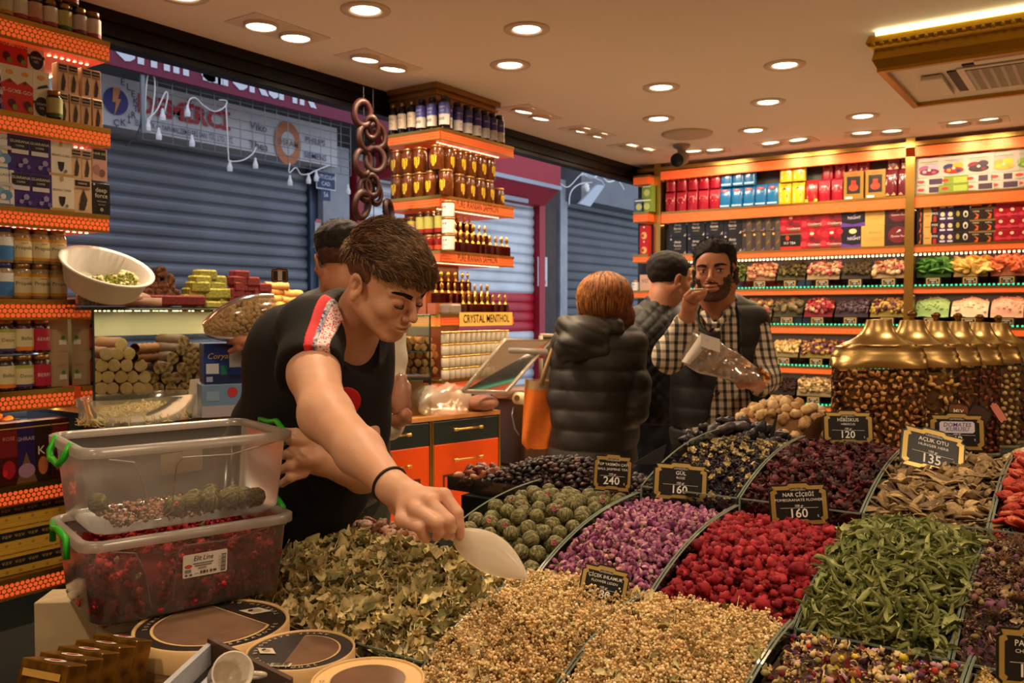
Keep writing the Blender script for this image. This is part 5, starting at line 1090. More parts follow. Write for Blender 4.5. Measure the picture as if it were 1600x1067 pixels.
def tray_heap(name,label,cat,x0,x1,y0,y1,z,hgt,protos,mats,n,dmin,indiv,ilabel,icat,group,base_c,maxn=200,size=(.85,1.15),tilt=.5,tray_c=None):
 e=None
 m=MB();t_=tray_c or thin('tray_plastic',(210,205,195),.2,.1,.15,(120,110,95));zz=.035
 for a,b_ in(((x0-.006,y0-.006,z),(x1+.006,y0-.003,z+zz)),((x0-.006,y1+.003,z),(x1+.006,y1+.006,z+zz)),((x0-.006,y0-.003,z),(x0-.003,y1+.003,z+zz)),((x1+.003,y0-.003,z),(x1+.006,y1+.003,z+zz)),((x0-.006,y0-.006,z-.003),(x1+.006,y1+.006,z))):m.box(a,b_)
 T(m.build('serving_tray',t_),'low tray holding '+ilabel[1],'tray')
 def h(x,y):
  u,v=(x-x0)/(x1-x0),(y-y0)/(y1-y0);return z+.02+hgt*max(0,math.sin(math.pi*u))**.6*max(0,math.sin(math.pi*v))**.6
 sc=Scatter();fill(sc,h,x0,x1,y0,y1,n,protos,(-.02,-.004),.8,(.8,1.0),front=False)
 ms=[mesh_of(p,indiv,mats)for p in protos]
 individuals(indiv,ms,darts(x0,x1,y0,y1,dmin,maxn,6000,.008),h,ilabel[0],icat,group,.003,tilt,size,maxn)
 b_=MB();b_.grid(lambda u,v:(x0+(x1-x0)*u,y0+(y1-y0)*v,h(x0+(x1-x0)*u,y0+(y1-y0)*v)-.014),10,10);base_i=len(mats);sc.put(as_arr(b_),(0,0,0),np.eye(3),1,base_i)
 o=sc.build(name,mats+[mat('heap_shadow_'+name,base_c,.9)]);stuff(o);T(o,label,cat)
 return h
fig=[merge(blob(.024,.25,k,14,8,(1,.9,.35),6),tr(blob(.013,.3,k+2,10,6,(1,.9,.4),7),(0,0,.005)))for k in range(4)]
FGM=pile_mat('dried_fig',[(126,76,46),(150,96,62),(104,62,40),(160,118,92),(140,84,50)],.55,.5,90,.8)
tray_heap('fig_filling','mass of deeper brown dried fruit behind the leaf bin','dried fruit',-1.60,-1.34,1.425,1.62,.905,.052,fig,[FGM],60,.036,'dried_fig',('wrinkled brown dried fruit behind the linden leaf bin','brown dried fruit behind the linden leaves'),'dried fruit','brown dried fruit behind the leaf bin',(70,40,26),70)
rais=[blob(.008,.4,k,8,6,(1.3,.9,.8),6)for k in range(3)]
RSM=pile_mat('dark_raisin',[(44,32,36),(60,42,44),(36,28,30),(76,48,44)],.45,.4,150)
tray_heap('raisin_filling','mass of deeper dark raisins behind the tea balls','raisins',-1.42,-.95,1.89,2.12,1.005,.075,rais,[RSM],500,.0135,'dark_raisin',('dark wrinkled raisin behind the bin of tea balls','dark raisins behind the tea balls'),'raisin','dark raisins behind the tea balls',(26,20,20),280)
cran=[blob(.015,.3,k,9,6,(1.2,.9,.7),5)for k in range(3)]
CNM=pile_mat('reddish_date',[(110,50,36),(140,76,52),(90,40,30),(168,110,80)],.35,.4,90)
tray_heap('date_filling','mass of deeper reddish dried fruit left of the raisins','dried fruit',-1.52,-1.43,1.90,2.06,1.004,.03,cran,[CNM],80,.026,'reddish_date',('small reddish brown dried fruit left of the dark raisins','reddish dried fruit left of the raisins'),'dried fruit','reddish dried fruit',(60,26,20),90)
dte=[blob(.021,.22,k,12,8,(1.5,.85,.7),6)for k in range(3)]
DTM=pile_mat('black_date',[(40,36,44),(54,48,54),(32,28,34),(66,56,58)],.4,.4,60)
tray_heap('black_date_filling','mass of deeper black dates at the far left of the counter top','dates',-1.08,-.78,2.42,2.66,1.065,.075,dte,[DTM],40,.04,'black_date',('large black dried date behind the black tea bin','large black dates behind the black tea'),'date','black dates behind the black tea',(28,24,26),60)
pfig=[blob(.019,.25,k,10,7,(1,.95,.75),5)for k in range(3)]
PFM=pile_mat('pale_fig',[(206,170,118),(190,148,96),(220,188,140),(170,130,84)],.6,.3,60)
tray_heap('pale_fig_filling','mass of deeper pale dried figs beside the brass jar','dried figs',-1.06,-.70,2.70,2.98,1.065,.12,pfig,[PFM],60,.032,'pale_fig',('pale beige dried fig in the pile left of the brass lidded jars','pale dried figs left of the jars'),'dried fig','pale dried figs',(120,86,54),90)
wb=[blob(.0105,.18,k,8,6,(1.1,1,.9),5)for k in range(3)]
WBM=pile_mat('white_mulberry',[(222,196,146),(206,176,122),(232,210,166)],.7,.2,120)
tray_heap('mulberry_filling','mass of deeper beige mulberries right of the tomatoes','mulberries',-.245,.15,2.44,2.66,1.065,.09,wb,[WBM],260,.018,'dried_mulberry',('small beige dried mulberry behind the dried tomatoes','beige mulberries behind the tomatoes'),'mulberry','beige mulberries',(140,112,72),220)
psd=[blob(.008,.1,k,8,5,(1.1,.6,.3),3)for k in range(2)]
PSM=pile_mat('pumpkin_seed',[(140,142,84),(120,124,68),(160,158,104)],.5,.2,100)
tray_heap('pumpkin_seed_heap','mass of deeper green pumpkin seeds behind the mulberries','seeds',-.20,.15,2.70,2.95,1.065,.12,psd,[PSM],900,.011,'pumpkin_seed',('green pumpkin seed behind the mulberries at the right edge','green pumpkin seeds behind the mulberries'),'seed','green pumpkin seeds',(84,86,50),280)
# ---------------- price tags ----------------
PLQ=[(-.5,-.36),(-.44,-.42),(-.47,-.5),(-.2,-.5),(-.16,-.46),(.16,-.46),(.2,-.5),(.47,-.5),(.44,-.42),(.5,-.36),(.5,.36),(.44,.40),(.47,.5),(.2,.5),(.16,.56),(-.16,.56),(-.2,.5),(-.47,.5),(-.44,.40),(-.5,.36)]
TAGK=mat('tag_black',(20,19,20),.35);TAGG=mat('tag_gold',(196,168,100),.3,.7)
def price_tag(px,py,depth,w,lines,label,yaw=0,tilt=15,roll=0,hand=False,h=None):
 """ornate plaque; centre at pixel/depth"""
 h=h or w*.60;c=pD(px,py,depth)
 e=MB();e.prism([(x*w*1.06,z*h*1.08)for x,z in PLQ],-.0015,.0015)
 e.v=[(x,-z,y)for x,y,z in e.v]
 o=e.build('price_tag',TAGK,None,loc=c,rot=(rad(-tilt),rad(roll),TH*0+rad(yaw)));T(o,label,'price tag')
 g=MB();P=PLQ;n=len(P);sc_=.84
 vs=[(x*w,-.0022,z*h)for x,z in P]+[(x*w*sc_,-.0026,z*h*(sc_-.04))for x,z in P]
 g.add(vs,[(i,(i+1)%n,n+(i+1)%n,n+i)for i in range(n)]);g.build('gold_frame',TAGG,o)
 t=MB();
 for s_,x,z,size,kw in lines:
  v_,f_=text_vf(s_,size*h,**kw);t.add([(a+x*w,-.0026,b+z*h)for a,_,b in v_],f_)
 l_=MB();l_.box((-w*.34,-.0024,-h*.075),(w*.34,-.0022,-h*.068));t.add(l_.v,l_.f)
 t.build('lettering',flat((232,230,226)),o)
 if hand:
  q=MB();q.prism([(x*w*.66,z*h*.34)for x,z in((-.5,-.35),(-.45,-.5),(.45,-.5),(.5,-.35),(.5,.35),(.45,.5),(-.45,.5),(-.5,.35))],0,.0006);q.v=[(x,-.0026-z,y+h*.16)for x,y,z in q.v];nt_=q.build('paper_note',flat((206,200,214)),o)
  q=MB()
  for s_,z in hand:v_,f_=text_vf(s_,.17*h,.012,.15);q.add([(a,-.0036,b+z*h)for a,_,b in v_],f_)
  q.build('handwriting',flat((60,44,120)),nt_)
 return o
def TL(a,b,c,pr,gr='100 gr',asz=.155):
 L_=[('CAVİDOĞLU',0,.40,.07,{}),(a,0,.27,asz,{'bold':.015}),(b,0,.13,.095,{'sx':1.15})]
 if pr:L_+=[(gr,0,-.02,.09,{'bold':.01}),(pr,-.02,-.22,.33,{'bold':.03}),('t',.33,-.28,.12,{})]
 return L_
price_tag(1325,669,2.25,.118,TL('HİBİSKUS','HIBISCUS',0,'120'),'price tag reading HİBİSKUS 120 before the first brass jar',yaw=28,tilt=12,h=.078)
price_tag(1457,706,1.97,.135,TL('AÇLIK OTU','HUNGER HERB',0,'135',asz=.14),'price tag reading AÇLIK OTU 135 tilted over the flat pods',yaw=28,tilt=28,roll=14,h=.092)
price_tag(1495,676,2.24,.128,[('CAVİDOĞLU',0,.40,.07,{}),('100 gr',0,-.03,.09,{}),('49',0,-.22,.30,{'bold':.03}),('t',.33,-.2,.12,{})],'price tag with a handwritten paper note and price 49',yaw=26,tilt=8,hand=[('DOMATES',.23),('KURUSU',.10)],h=.086)
price_tag(1248,789,1.80,.112,TL('NAR ÇİÇEĞİ','POMEGRANATE FLOWER',0,'160',asz=.14),'price tag reading NAR ÇİÇEĞİ 160 behind the red flowers',yaw=30,tilt=10,roll=-3,h=.078)
price_tag(1063,754,2.02,.118,TL('GÜL','ROSE',0,'160'),'price tag reading GÜL 160 behind the purple rosebuds',yaw=30,tilt=14,roll=4,h=.078)
price_tag(957,740,2.05,.085,TL('TOP YASEMİN ÇAYI','BALL JASMINE TEA',0,'240',asz=.105),'price tag reading TOP YASEMİN ÇAYI above the tea balls',yaw=33,tilt=8,roll=4,h=.078)
price_tag(943,917,1.53,.080,TL('ÇİÇEK IHLAMUR','FLOWER LIDEN',0,'180',asz=.13),'price tag reading ÇİÇEK IHLAMUR half buried behind the linden flowers',yaw=30,tilt=20,roll=12,h=.062)
price_tag(1598,845,1.66,.118,TL('EKİNEZYA','ECHINACEA',0,'130'),'price tag starting EKİNEZ cut by the right edge',yaw=30,tilt=22,roll=-10,h=.082)
price_tag(1612,1030,1.2,.090,TL('PAPATYA','CHAMOMILE',0,'110'),'dark price tag cut off at the bottom right corner',yaw=32,tilt=10,roll=4,h=.075)
# ---------------- brass lidded jars ----------------
jar_glass=thin('jar_glass',(246,246,238),.05,.03)
walnut_m=pile_mat('walnut_piece',[(176,118,62),(200,140,76),(146,94,50),(218,164,98),(160,106,58)],.5,.45,200,.8)
cash_m=pile_mat('cashew_nut',[(206,158,86),(190,140,72),(218,174,104)],.45,.2,60)
almond_m=pile_mat('brown_almond',[(140,78,46),(156,92,56),(122,66,40)],.45,.3,120)
hazel_m=pile_mat('pale_hazelnut',[(204,168,112),(188,150,94),(214,182,132)],.45,.3,80)
dark_almond=pile_mat('reddish_peanut',[(128,62,40),(144,74,48),(110,52,36)],.4,.3,120)
wal=[merge(blob(.0095,.45,k,8,6,(1.1,.9,.6),8),tr(blob(.006,.5,k+2,6,5,(1,1,.7),9),(.004,.002,.003)))for k in range(4)]
cas=[rolled(.024,.0058,1.5,.5,7,8)]
alm=[blob(.009,.12,k,8,6,(1.35,.85,.6),3)for k in range(2)]
haz=[blob(.0085,.08,k,9,7,(1,1,1),3)for k in range(2)]
LIDP=[(1.0,.0),(1.02,.004),(1.02,.022),(.995,.026),(.995,.034),(.955,.040),(.93,.048),(.925,.054),(.80,.058),(.785,.062),(.70,.066),(.60,.071),(.50,.078),(.41,.087),(.345,.098),(.30,.110),(.27,.122),(.26,.126),(.0,.128)]
brass_lid=mat('aged_brass',(182,152,98),.3,1,bump=.15,bscale=30,noise=.2,nscale=14)
def brass_jar(px,depth,r,items,im,iname,n,dmin,label,ilabel,k):
 c=pD(px,570,depth);zb,zr=1.066,1.352-(depth-2.35)*.03;a,b_=r,r*.46
 e=empty('brass_lidded_jar',(c.x,c.y,zb),rad(22));T(e,label,'jar','brass lidded nut jars');H_=zr-zb
 def sup(u,s=1.0):
  t=6.2832*u;return(a*s*math.copysign(abs(math.cos(t))**.55,math.cos(t)),b_*s*math.copysign(abs(math.sin(t))**.55,math.sin(t)))
 m=MB();m.grid(lambda u,v:(*sup(u,.97),.004+(H_-.004)*v),40,2,closed_u=True);m.build('glass_body',jar_glass,e,True)
 m=MB();m.add([(*sup(i/40,.99),z)for z in(0,.012)for i in range(40)],[tuple(range(39,-1,-1)),tuple(range(40,80))]+[(i,(i+1)%40,40+(i+1)%40,40+i)for i in range(40)]);m.build('glass_base',mat('thick_glass_base',(150,140,110),.1,trans=.3),e,True)
 m=MB()
 N_=40;vs=[];fs=[]
 for rr,z in LIDP:
  q=min(1,max(0,z/.06))
  for i in range(N_):
   x,y=sup(i/N_,rr);t=6.2832*i/N_;X,Y=a*rr*math.cos(t),min(a*rr,b_*min(1,rr*1.25)if rr<.9 else b_*rr)*math.sin(t)
   w=min(1,z/.03);vs.append((x*(1-w)+X*w,y*(1-w)+Y*w,H_-.004+z*(r/.12)))
 for j in range(len(LIDP)-1):
  for i in range(N_):i2=(i+1)%N_;fs.append((j*N_+i,j*N_+i2,(j+1)*N_+i2,(j+1)*N_+i))
 fs.append(tuple(range(N_-1,-1,-1)));m.add(vs,fs);lid=m.build('brass_lid',brass_lid,e,True,auto=35)if False else m.build('brass_lid',brass_lid,e,auto=32)
 if k:m=MB();m.lathe([(.008,.126),(.006,.132),(.011,.138),(.014,.144),(.010,.150),(.004,.152)],12);m.build('finial',mat('dark_brass',(120,88,48),.35,1),lid,True,(0,0,H_-.004+.128*(r/.12-1)))
 m=MB();m.grid(lambda u,v:(*sup(u,.84),.012+(H_-.03)*v),30,2,closed_u=True);core=m.build('jar_filling',mat('filling_'+iname,tuple(int(v*.95)for v in((150,100,52)if 'walnut' in iname else(160,110,70))),.8));core.location=e.location;core.rotation_euler=e.rotation_euler;stuff(core);T(core,'packed '+ilabel+' inside '+label.split(',')[0],'nuts')
 ms=[mesh_of(p,iname,im)for p in items];W=2*(a+b_);M_=e.matrix_basis if False else Matrix.LocRotScale(e.location,e.rotation_euler,None)
 tb_=np.array([sup(.5+.5*i/200,.905)for i in range(201)]);cl_=np.concatenate([[0],np.cumsum(np.linalg.norm(np.diff(tb_,axis=0),axis=1))])
 for s_,z in darts(0,cl_[-1],0,H_-.03,dmin,n,16000,.001):
  x,y=np.interp(s_,cl_,tb_[:,0]),np.interp(s_,cl_,tb_[:,1])
  o=ob(iname,ms[int(NR.integers(len(ms)))],None,M_@Vector((x,y,z+.016)),tuple(NR.uniform(0,6.28,3)));T(o,ilabel+' behind the glass of '+label.split(',')[0],'nut',ilabel+' in '+label.split(',')[0])
JN=['the nearest brass lidded jar, largest of the row','the second brass lidded jar from the front','the third brass lidded jar from the front','the fourth brass lidded jar from the front','the fifth brass lidded jar from the front','the farthest brass lidded jar at the right edge']
for k,(px,d,r,it,im,nm,n,dm,il)in enumerate(((1372,2.35,.121,wal,walnut_m,'walnut_piece',300,.0145,'walnut piece'),(1424,2.43,.121,cas,cash_m,'cashew_nut',200,.0180,'curved cashew'),(1461,2.57,.121,alm,almond_m,'almond',220,.0165,'brown almond'),(1495,2.64,.121,alm,dark_almond,'peanut',220,.0165,'reddish peanut'),(1529,2.79,.121,haz,hazel_m,'hazelnut',220,.0165,'pale hazelnut'),(1558,2.89,.121,alm,dark_almond,'peanut',80,.018,'red skinned peanut'))):
 brass_jar(px,d,r,it,im,nm,n,dm,JN[k].replace('the ','',1),il,k)
def card(px,py,depth,w,h,col,label,roll,yaw=28,tilt=10,txt=None,tc=(230,220,200)):
 m=MB();m.prism([(x*w,z*h)for x,z in PLQ],-.0015,.0015);m.v=[(x,-z,y)for x,y,z in m.v]
 o=m.build('small_tag',TAGK,None,loc=pD(px,py,depth),rot=(rad(-tilt),rad(roll),rad(yaw)));T(o,label,'tag')
 m=MB();m.prism([(x*w*.86,z*h*.84)for x,z in PLQ],.0016,.0022);m.v=[(x,-z,y)for x,y,z in m.v];m.build('tag_face',mat('tag_face_%d'%col[0],col,.4),o)
 if txt:v_,f_=text_vf(txt,h*.4,.01);m=MB();m.add([(a,-.003,b)for a,_,b in v_],f_);m.build('lettering',flat(tc),o)
card(1497,643,2.33,.055,.040,(110,62,28),'brown oval tag leaning between the brass jars',6,txt='MIX')
card(1530,648,2.34,.06,.045,(60,40,30),'dark tag leaning behind the handwritten price tag',30)
card(1560,645,2.34,.022,.062,(196,116,100),'narrow pink tag leaning on the farther brass jars',-30)
m=MB();m.prism([(-.045,-.035),(.02,-.035),(.075,.055),(.03,.045)],0,.003);m.v=[(x,z,y)for x,y,z in m.v];T(m.build('dark_card',mat('brown_card',(70,44,20),.4),None,loc=pD(1262,676,2.62),rot=(rad(-12),0,rad(34))),'dark brown card tilted between pale figs and first brass jar','card')
m=MB();m.prism([(-.008,-.05),(.006,-.05),(.028,.05),(.022,.05)],0,.003);m.v=[(x,z,y)for x,y,z in m.v];T(m.build('dark_card',BLACK,None,loc=pD(1202,672,2.55),rot=(rad(-8),0,rad(34))),'thin black tag edge standing between dates and pale figs','card')
m=MB();m.prism([(-.05,-.03),(.03,-.03),(.045,.025),(.0,.0)],0,.003);m.v=[(x,z,y)for x,y,z in m.v];T(m.build('dark_card',BLACK,None,loc=pD(1016,708,2.35),rot=(rad(-8),0,rad(34))),'black card corner standing left of the black tea bin','card')
# ---------------- back wall loose tea bins ----------------
SM={'mixed':([(190,160,100),(150,80,80),(90,60,60),(206,180,120),(120,110,70)],[blob(.012,.3,1,6,5),leaf(.04,.012,1,.4,nu=5),blob(.016,.3,3,6,5)]),'green':([(120,140,70),(140,150,84),(100,120,60)],[leaf(.045,.010,1,.5,nu=5),rolledflat(.05,.008,.6,5)]),'pinkbeige':([(206,150,110),(190,130,100),(220,180,140),(150,90,70)],[blob(.016,.3,1,6,5),leaf(.04,.014,1,.4,nu=5)]),'olive':([(96,88,48),(120,106,62),(70,64,38)],[leaf(.035,.008,1.2,.4,nu=5),blob(.01,.3,2,6,5)]),'potpourri':([(214,180,130),(200,90,110),(226,206,170),(160,120,80),(170,60,80)],[blob(.017,.3,1,6,5),leaf(.045,.014,1,.4,nu=5)]),'darkolive':([(70,62,42),(86,74,48),(56,48,34)],[blob(.012,.3,1,6,5),rolled(.03,.004,.6,.3,4,4)]),'balls':([(92,86,56),(110,100,66),(130,112,84),(70,66,44)],[blob(.022,.08,1,9,7),blob(.020,.08,2,9,7)]),'redpink':([(170,40,60),(200,130,130),(190,60,60),(214,180,140),(120,30,40)],[blob(.015,.3,1,6,5),leaf(.035,.012,1,.4,nu=5)]),'lavender':([(84,66,84),(100,80,100),(66,50,62),(120,104,110)],[blob(.010,.3,1,6,5),rolled(.03,.004,.6,.3,4,4)]),'yellowpurple':([(206,180,80),(110,60,80),(190,150,100),(80,50,56)],[blob(.015,.3,1,6,5),leaf(.035,.012,1,.4,nu=5)]),'palegrain':([(206,184,124),(190,164,104),(220,200,150)],[blob(.012,.3,1,6,5),leaf(.03,.008,1,.4,nu=5)]),'beigeflake':([(200,180,136),(170,150,104),(216,200,160),(140,120,80)],[leaf(.04,.014,1,.4,nu=5),blob(.012,.3,2,6,5)]),'darkbrown':([(44,28,20),(54,36,26)],[blob(.008,.3,1,5,4)]),'kiwi':([(70,130,50),(96,150,64),(56,110,44)],[blob(.034,.1,1,12,6,(1,1,.22)),blob(.032,.1,2,12,6,(1,1,.22))]),'pineapple':([(222,184,96),(230,196,120),(208,166,80)],[blob(.036,.12,1,12,6,(1,1,.24))]),'papaya':([(232,130,84),(224,116,74),(238,146,104)],[blob(.03,.25,1,8,6,(1.2,.8,.3)),leaf(.07,.02,1,.4)]),'mint':([(150,186,120),(160,194,130)],[blob(.012,.2,1,6,5)]),'cream':([(232,208,176),(226,200,166)],[blob(.012,.2,1,6,5)]),'rosepowder':([(224,176,150),(216,166,142)],[blob(.012,.2,1,6,5)])}
POW=('mint','cream','rosepowder')
def wall_bin(pa,pb,zt,kind,label):
 xa,xb_=bx(pa)+.004,bx(pb)-.004;e=empty('wall_bin',((xa+xb_)/2,YW+.03,zt+.002));T(e,'clear bin with price tag holding '+label,'bin','loose tea bins on the back wall');c=Vector(e.location)
 w=xb_-xa;z1=.066
 m=MB();m.box((-w/2,0,0),(w/2,.004,z1));m.build('front_panel',thin('smoky_bin_front',(120,118,105),.1,.05),e)
 for s_ in(-1,1):
  m=MB();m.add([(s_*w/2,.0,0),(s_*w/2,.25,0),(s_*w/2,.25,.20),(s_*w/2,.10,.17),(s_*w/2,0,z1)],[(0,1,2,3,4)]);m.build('side_panel',ACRYL,e)
 tw=.095;mb,mt=art_mesh([('r',0,0,1,1,(24,22,22)),('r',.06,.1,.94,.9,(196,160,90)),('r',.12,.2,.88,.8,(30,26,24)),('r',.25,.62,.75,.70,(205,200,190)),('t','85',.5,.4,.36,(205,200,190)),('r',.16,.3,.3,.5,(120,90,60)),('r',.7,.3,.84,.5,(150,140,120))],tw,.06,0,.001)
 tg=mb.build('bin_price_tag',mt,e,loc=(0,-.008,.006));m=MB();m.box((-tw/2-.003,.0,-.002),(tw/2+.003,.004,.062));m.build('tag_backing',BLACK,tg)
 cols,protos=SM[kind];pm=pile_mat('loose_'+kind,cols,.8,.3,60,.3);sc=Scatter();pw=kind in POW
 def h(x,y):u=(x-xa)/w;v=(y-(YW+.035))/.22;return zt+.070+.165*min(1,max(0,v))**.5+(.03 if pw else.012)*math.sin(math.pi*u)*math.sin(math.pi*min(1,max(0,v)))+.01*vnoise(x*2,y*3)
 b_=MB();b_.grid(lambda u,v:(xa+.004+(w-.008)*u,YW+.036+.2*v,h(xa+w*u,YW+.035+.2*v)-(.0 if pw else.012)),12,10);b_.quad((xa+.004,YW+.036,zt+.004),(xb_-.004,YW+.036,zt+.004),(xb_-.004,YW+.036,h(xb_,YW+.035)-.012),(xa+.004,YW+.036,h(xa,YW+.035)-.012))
 if not pw:
  n=420 if kind not in('kiwi','pineapple','papaya','balls')else 100
  for i in range(n):
   x,y=NR.uniform(xa+.012,xb_-.012),NR.uniform(YW+.045,YW+.23);sc.put(protos[i%len(protos)],(x,y,h(x,y)+NR.uniform(-.006,.006)),rotm(*NR.normal(0,.7,2),NR.uniform(0,6)),NR.uniform(.8,1.35),0)
 else:
  for i in range(120):x,y=NR.uniform(xa+.012,xb_-.012),NR.uniform(YW+.045,YW+.23);sc.put(protos[0],(x,y,h(x,y)-.004),rotm(*NR.uniform(0,6,3)),NR.uniform(.5,1.0),0)
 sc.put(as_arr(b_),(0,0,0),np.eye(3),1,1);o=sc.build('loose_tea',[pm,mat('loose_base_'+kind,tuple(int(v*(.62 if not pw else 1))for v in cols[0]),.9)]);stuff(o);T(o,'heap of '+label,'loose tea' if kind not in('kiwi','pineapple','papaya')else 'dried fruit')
for pa,pb,zt,kd,lb in[(1048,1080,1.662,'mixed','mixed herbs behind the two men, third shelf'),(1080,1118,1.662,'palegrain','pale herbs behind the two men, third shelf'),(1118,1162,1.662,'green','green leaves right of the eating man, third shelf'),(1162,1210,1.662,'pinkbeige','pinkish beige tea, second from left on the third shelf'),(1210,1257,1.662,'olive','olive green tea on the third shelf'),(1257,1311,1.662,'potpourri','pale pink potpourri tea on the third shelf'),(1311,1360,1.662,'darkolive','dark olive tea on the third shelf'),(1360,1416,1.662,'potpourri','pink flower tea by the gold post, third shelf'),(1429,1487,1.662,'kiwi','green dried kiwi slices, third shelf right bay'),(1487,1545,1.662,'pineapple','yellow dried pineapple slices, third shelf right bay'),(1545,1603,1.662,'papaya','orange dried papaya at the right edge, third shelf'),(1060,1110,1.385,'olive','tea hidden behind the eating man, fourth shelf'),(1150,1205,1.385,'mixed','mixed flower tea right of the eating man, fourth shelf'),(1205,1253,1.385,'balls','green tea balls on the fourth shelf'),(1253,1301,1.385,'redpink','red and pink petals on the fourth shelf'),(1301,1357,1.385,'lavender','dark purple lavender on the fourth shelf'),(1357,1416,1.385,'yellowpurple','yellow and purple flower tea on the fourth shelf'),(1427,1484,1.385,'mint','pale green powder behind the brass lids'),(1484,1546,1.385,'cream','cream coloured powder behind the brass lids'),(1546,1602,1.385,'rosepowder','pink beige powder at the right edge'),(1150,1202,1.078,'darkolive','dark tea beside the eating man, fifth shelf'),(1202,1247,1.078,'palegrain','pale yellow grain tea on the fifth shelf'),(1247,1305,1.078,'yellowpurple','yellow and dark flower tea on the fifth shelf'),(1305,1360,1.078,'redpink','dark red tea behind the nearest brass jar'),(1360,1416,1.078,'mixed','mixed tea behind the brass jars, fifth shelf'),(1186,1243,.79,'darkbrown','smooth dark brown powder on the sixth shelf'),(1243,1302,.79,'beigeflake','beige flaked herb tea on the sixth shelf')]:wall_bin(pa,pb,zt,kd,lb)
# ---------------- sweets counter at the left ----------------
cnt=empty('sweets_counter',(-2.9,2.0,0));T(cnt,'dark green sweets counter with gold edge behind the young man','counter')
m=MB();m.box((-.42,-.36,0),(.30,.42,1.13));m.build('counter_body',DARKGREEN,cnt);m=MB();m.box((.30,-.36,1.105),(.306,.42,1.13));m.build('gold_edge',GOLD,cnt)
yv=lambda px,x:pX(px,480,x).y
gc=empty('glass_sweets_case',(-3.02,2.06,1.18));T(gc,'glass case with nougat rolls under the stacked sweets at left','display case');gcz=1.18
ya_,yb_=yv(131,-2.80)-2.03,.36
m=MB();
for q in[((.22,ya_,0),(.22,yb_,0),(.22,yb_,.325),(.22,ya_,.325)),((.22,ya_,0),(-.25,ya_,0),(-.25,ya_,.325),(.22,ya_,.325))]:m.quad(*q)
m.build('glass_panes',GLASS,gc);m=MB()
for q in[((.22,ya_,0),(.22,ya_,.325)),((.22,yb_,0),(.22,yb_,.325)),((.22,ya_-.04,.325),(.22,yb_,.325)),((.22,ya_,.325),(-.25,ya_,.325))]:m.tube([*q],.0045,4)
m.build('glass_edges',mat('glass_edge',(30,46,40),.2),gc)
m=MB();m.box((-.25,ya_-.04,.325),(.222,yb_,.333));m.build('glass_top',thin('tinted_glass_top',(150,165,155),.25,.05,.25,(120,110,95)),gc)
m=MB();m.box((-.27,ya_-.03,-.022),(.232,yb_,-.001));m.build('gold_tray_edge',mat('wood_gold_edge',(206,160,90),.35,.2),gc)
m=MB();m.box((-.26,ya_,.22),(-.25,yb_,.325));m.build('lit_back_strip',mat('pale_green_panel',(206,200,170),.6),gc)
m=MB()
for i in range(18):
 for j in range(5):
  if NR.uniform()<.75:x,y=-.2+j*.09+NR.uniform(-.03,.03),ya_+.02+i*.042+NR.uniform(-.012,.012);m.ell((x,y,.318),(.0045,.0045,.002),6,4)
m.build('led_dots',LED_W,gc)
l=bpy.data.lights.new('case_light','AREA');l.shape='RECTANGLE';l.size=.4;l.size_y=1.0;l.energy=3.5;l.color=(1,.8,.5);ob('case_light',l,gc,(0,.1,.312))
def nougat(name,r,l,skin,fillc,seed,bumpy=.04):
 m=MB();n=12;rr=random.Random(seed);off=[1+rr.uniform(-.07,.07)for _ in range(n)]
 xs=[(-l,.93),(-l*.75,1.0),(-l*.5,.97),(-l*.25,1.01),(-.005,1.0),(0,.95)]
 vs=[(x,r*s_*off[i]*(1+bumpy*math.sin(x*90+i*2+seed))*math.cos(6.283*i/n),r*s_*off[i]*(1+bumpy*math.sin(x*70+i+seed))*math.sin(6.283*i/n))for x,s_ in xs for i in range(n)]
 fs=[(j*n+i,j*n+(i+1)%n,(j+1)*n+(i+1)%n,(j+1)*n+i)for j in range(len(xs)-1)for i in range(n)];m.add(vs,fs+[tuple(range(n-1,-1,-1))]);m.v=[tuple(v)for v in m.v]
 o=m.build(name,skin,smooth=True)
 m=MB();vs=[(.0,r*.95*off[i]*math.cos(6.283*i/n),r*.95*off[i]*math.sin(6.283*i/n))for i in range(n)]+[(.001,r*.72*off[i]*math.cos(6.283*i/n),r*.72*off[i]*math.sin(6.283*i/n))for i in range(n)]
 m.add(vs,[(i,(i+1)%n,n+(i+1)%n,n+i)for i in range(n)]+[tuple(range(n,2*n))]);m.build('cream_filling',fillc,o);return o
tan=mat('tan_pastry',(142,84,40),.6,noise=.3,nscale=40,bump=.8,bscale=60);cho=mat('chocolate_pastry',(84,50,30),.5,noise=.6,nscale=40,bump=.6,bscale=60)
fil=mat('nut_cream',(222,178,124),.6,noise=.12,nscale=70,bump=.4,bscale=120);fil2=mat('nut_cream_choc',(214,172,122),.6,col2=(110,70,40),nscale=55)
XR_=-2.90
def R_rolls(rows,skin,fl,nm,desc,r=.0235,l=.22,x=XR_,grp='rolls in the glass sweets case',where='glass case',off=0,zoff=0):
 ps=[nougat(nm,r,l,skin,fl,k)for k in range(3)]
 for j,(py,pxs)in enumerate(rows):
  for i,px in enumerate(pxs):
   p=pX(px,py,x);o=use(ps[(i+j)%3],(x+NR.uniform(-.015,.01),p.y,p.z+zoff),(NR.uniform(0,6.28),0,rad(-14)+NR.uniform(-.12,.12)))
   T(o,'%s, %s from left in the %s row, %s'%(desc,ORD[i+1],('bottom','second','third','fourth','fifth','top')[j],where),'sweet roll',grp)
R_rolls([(607,(142,160,177,196,215,233)),(589,(152,170,190,208,226)),(571,(160,179,197,219)),(553,(165,184,204)),(538,(193,))],tan,fil,'nougat_roll','golden pastry roll with cream filling')
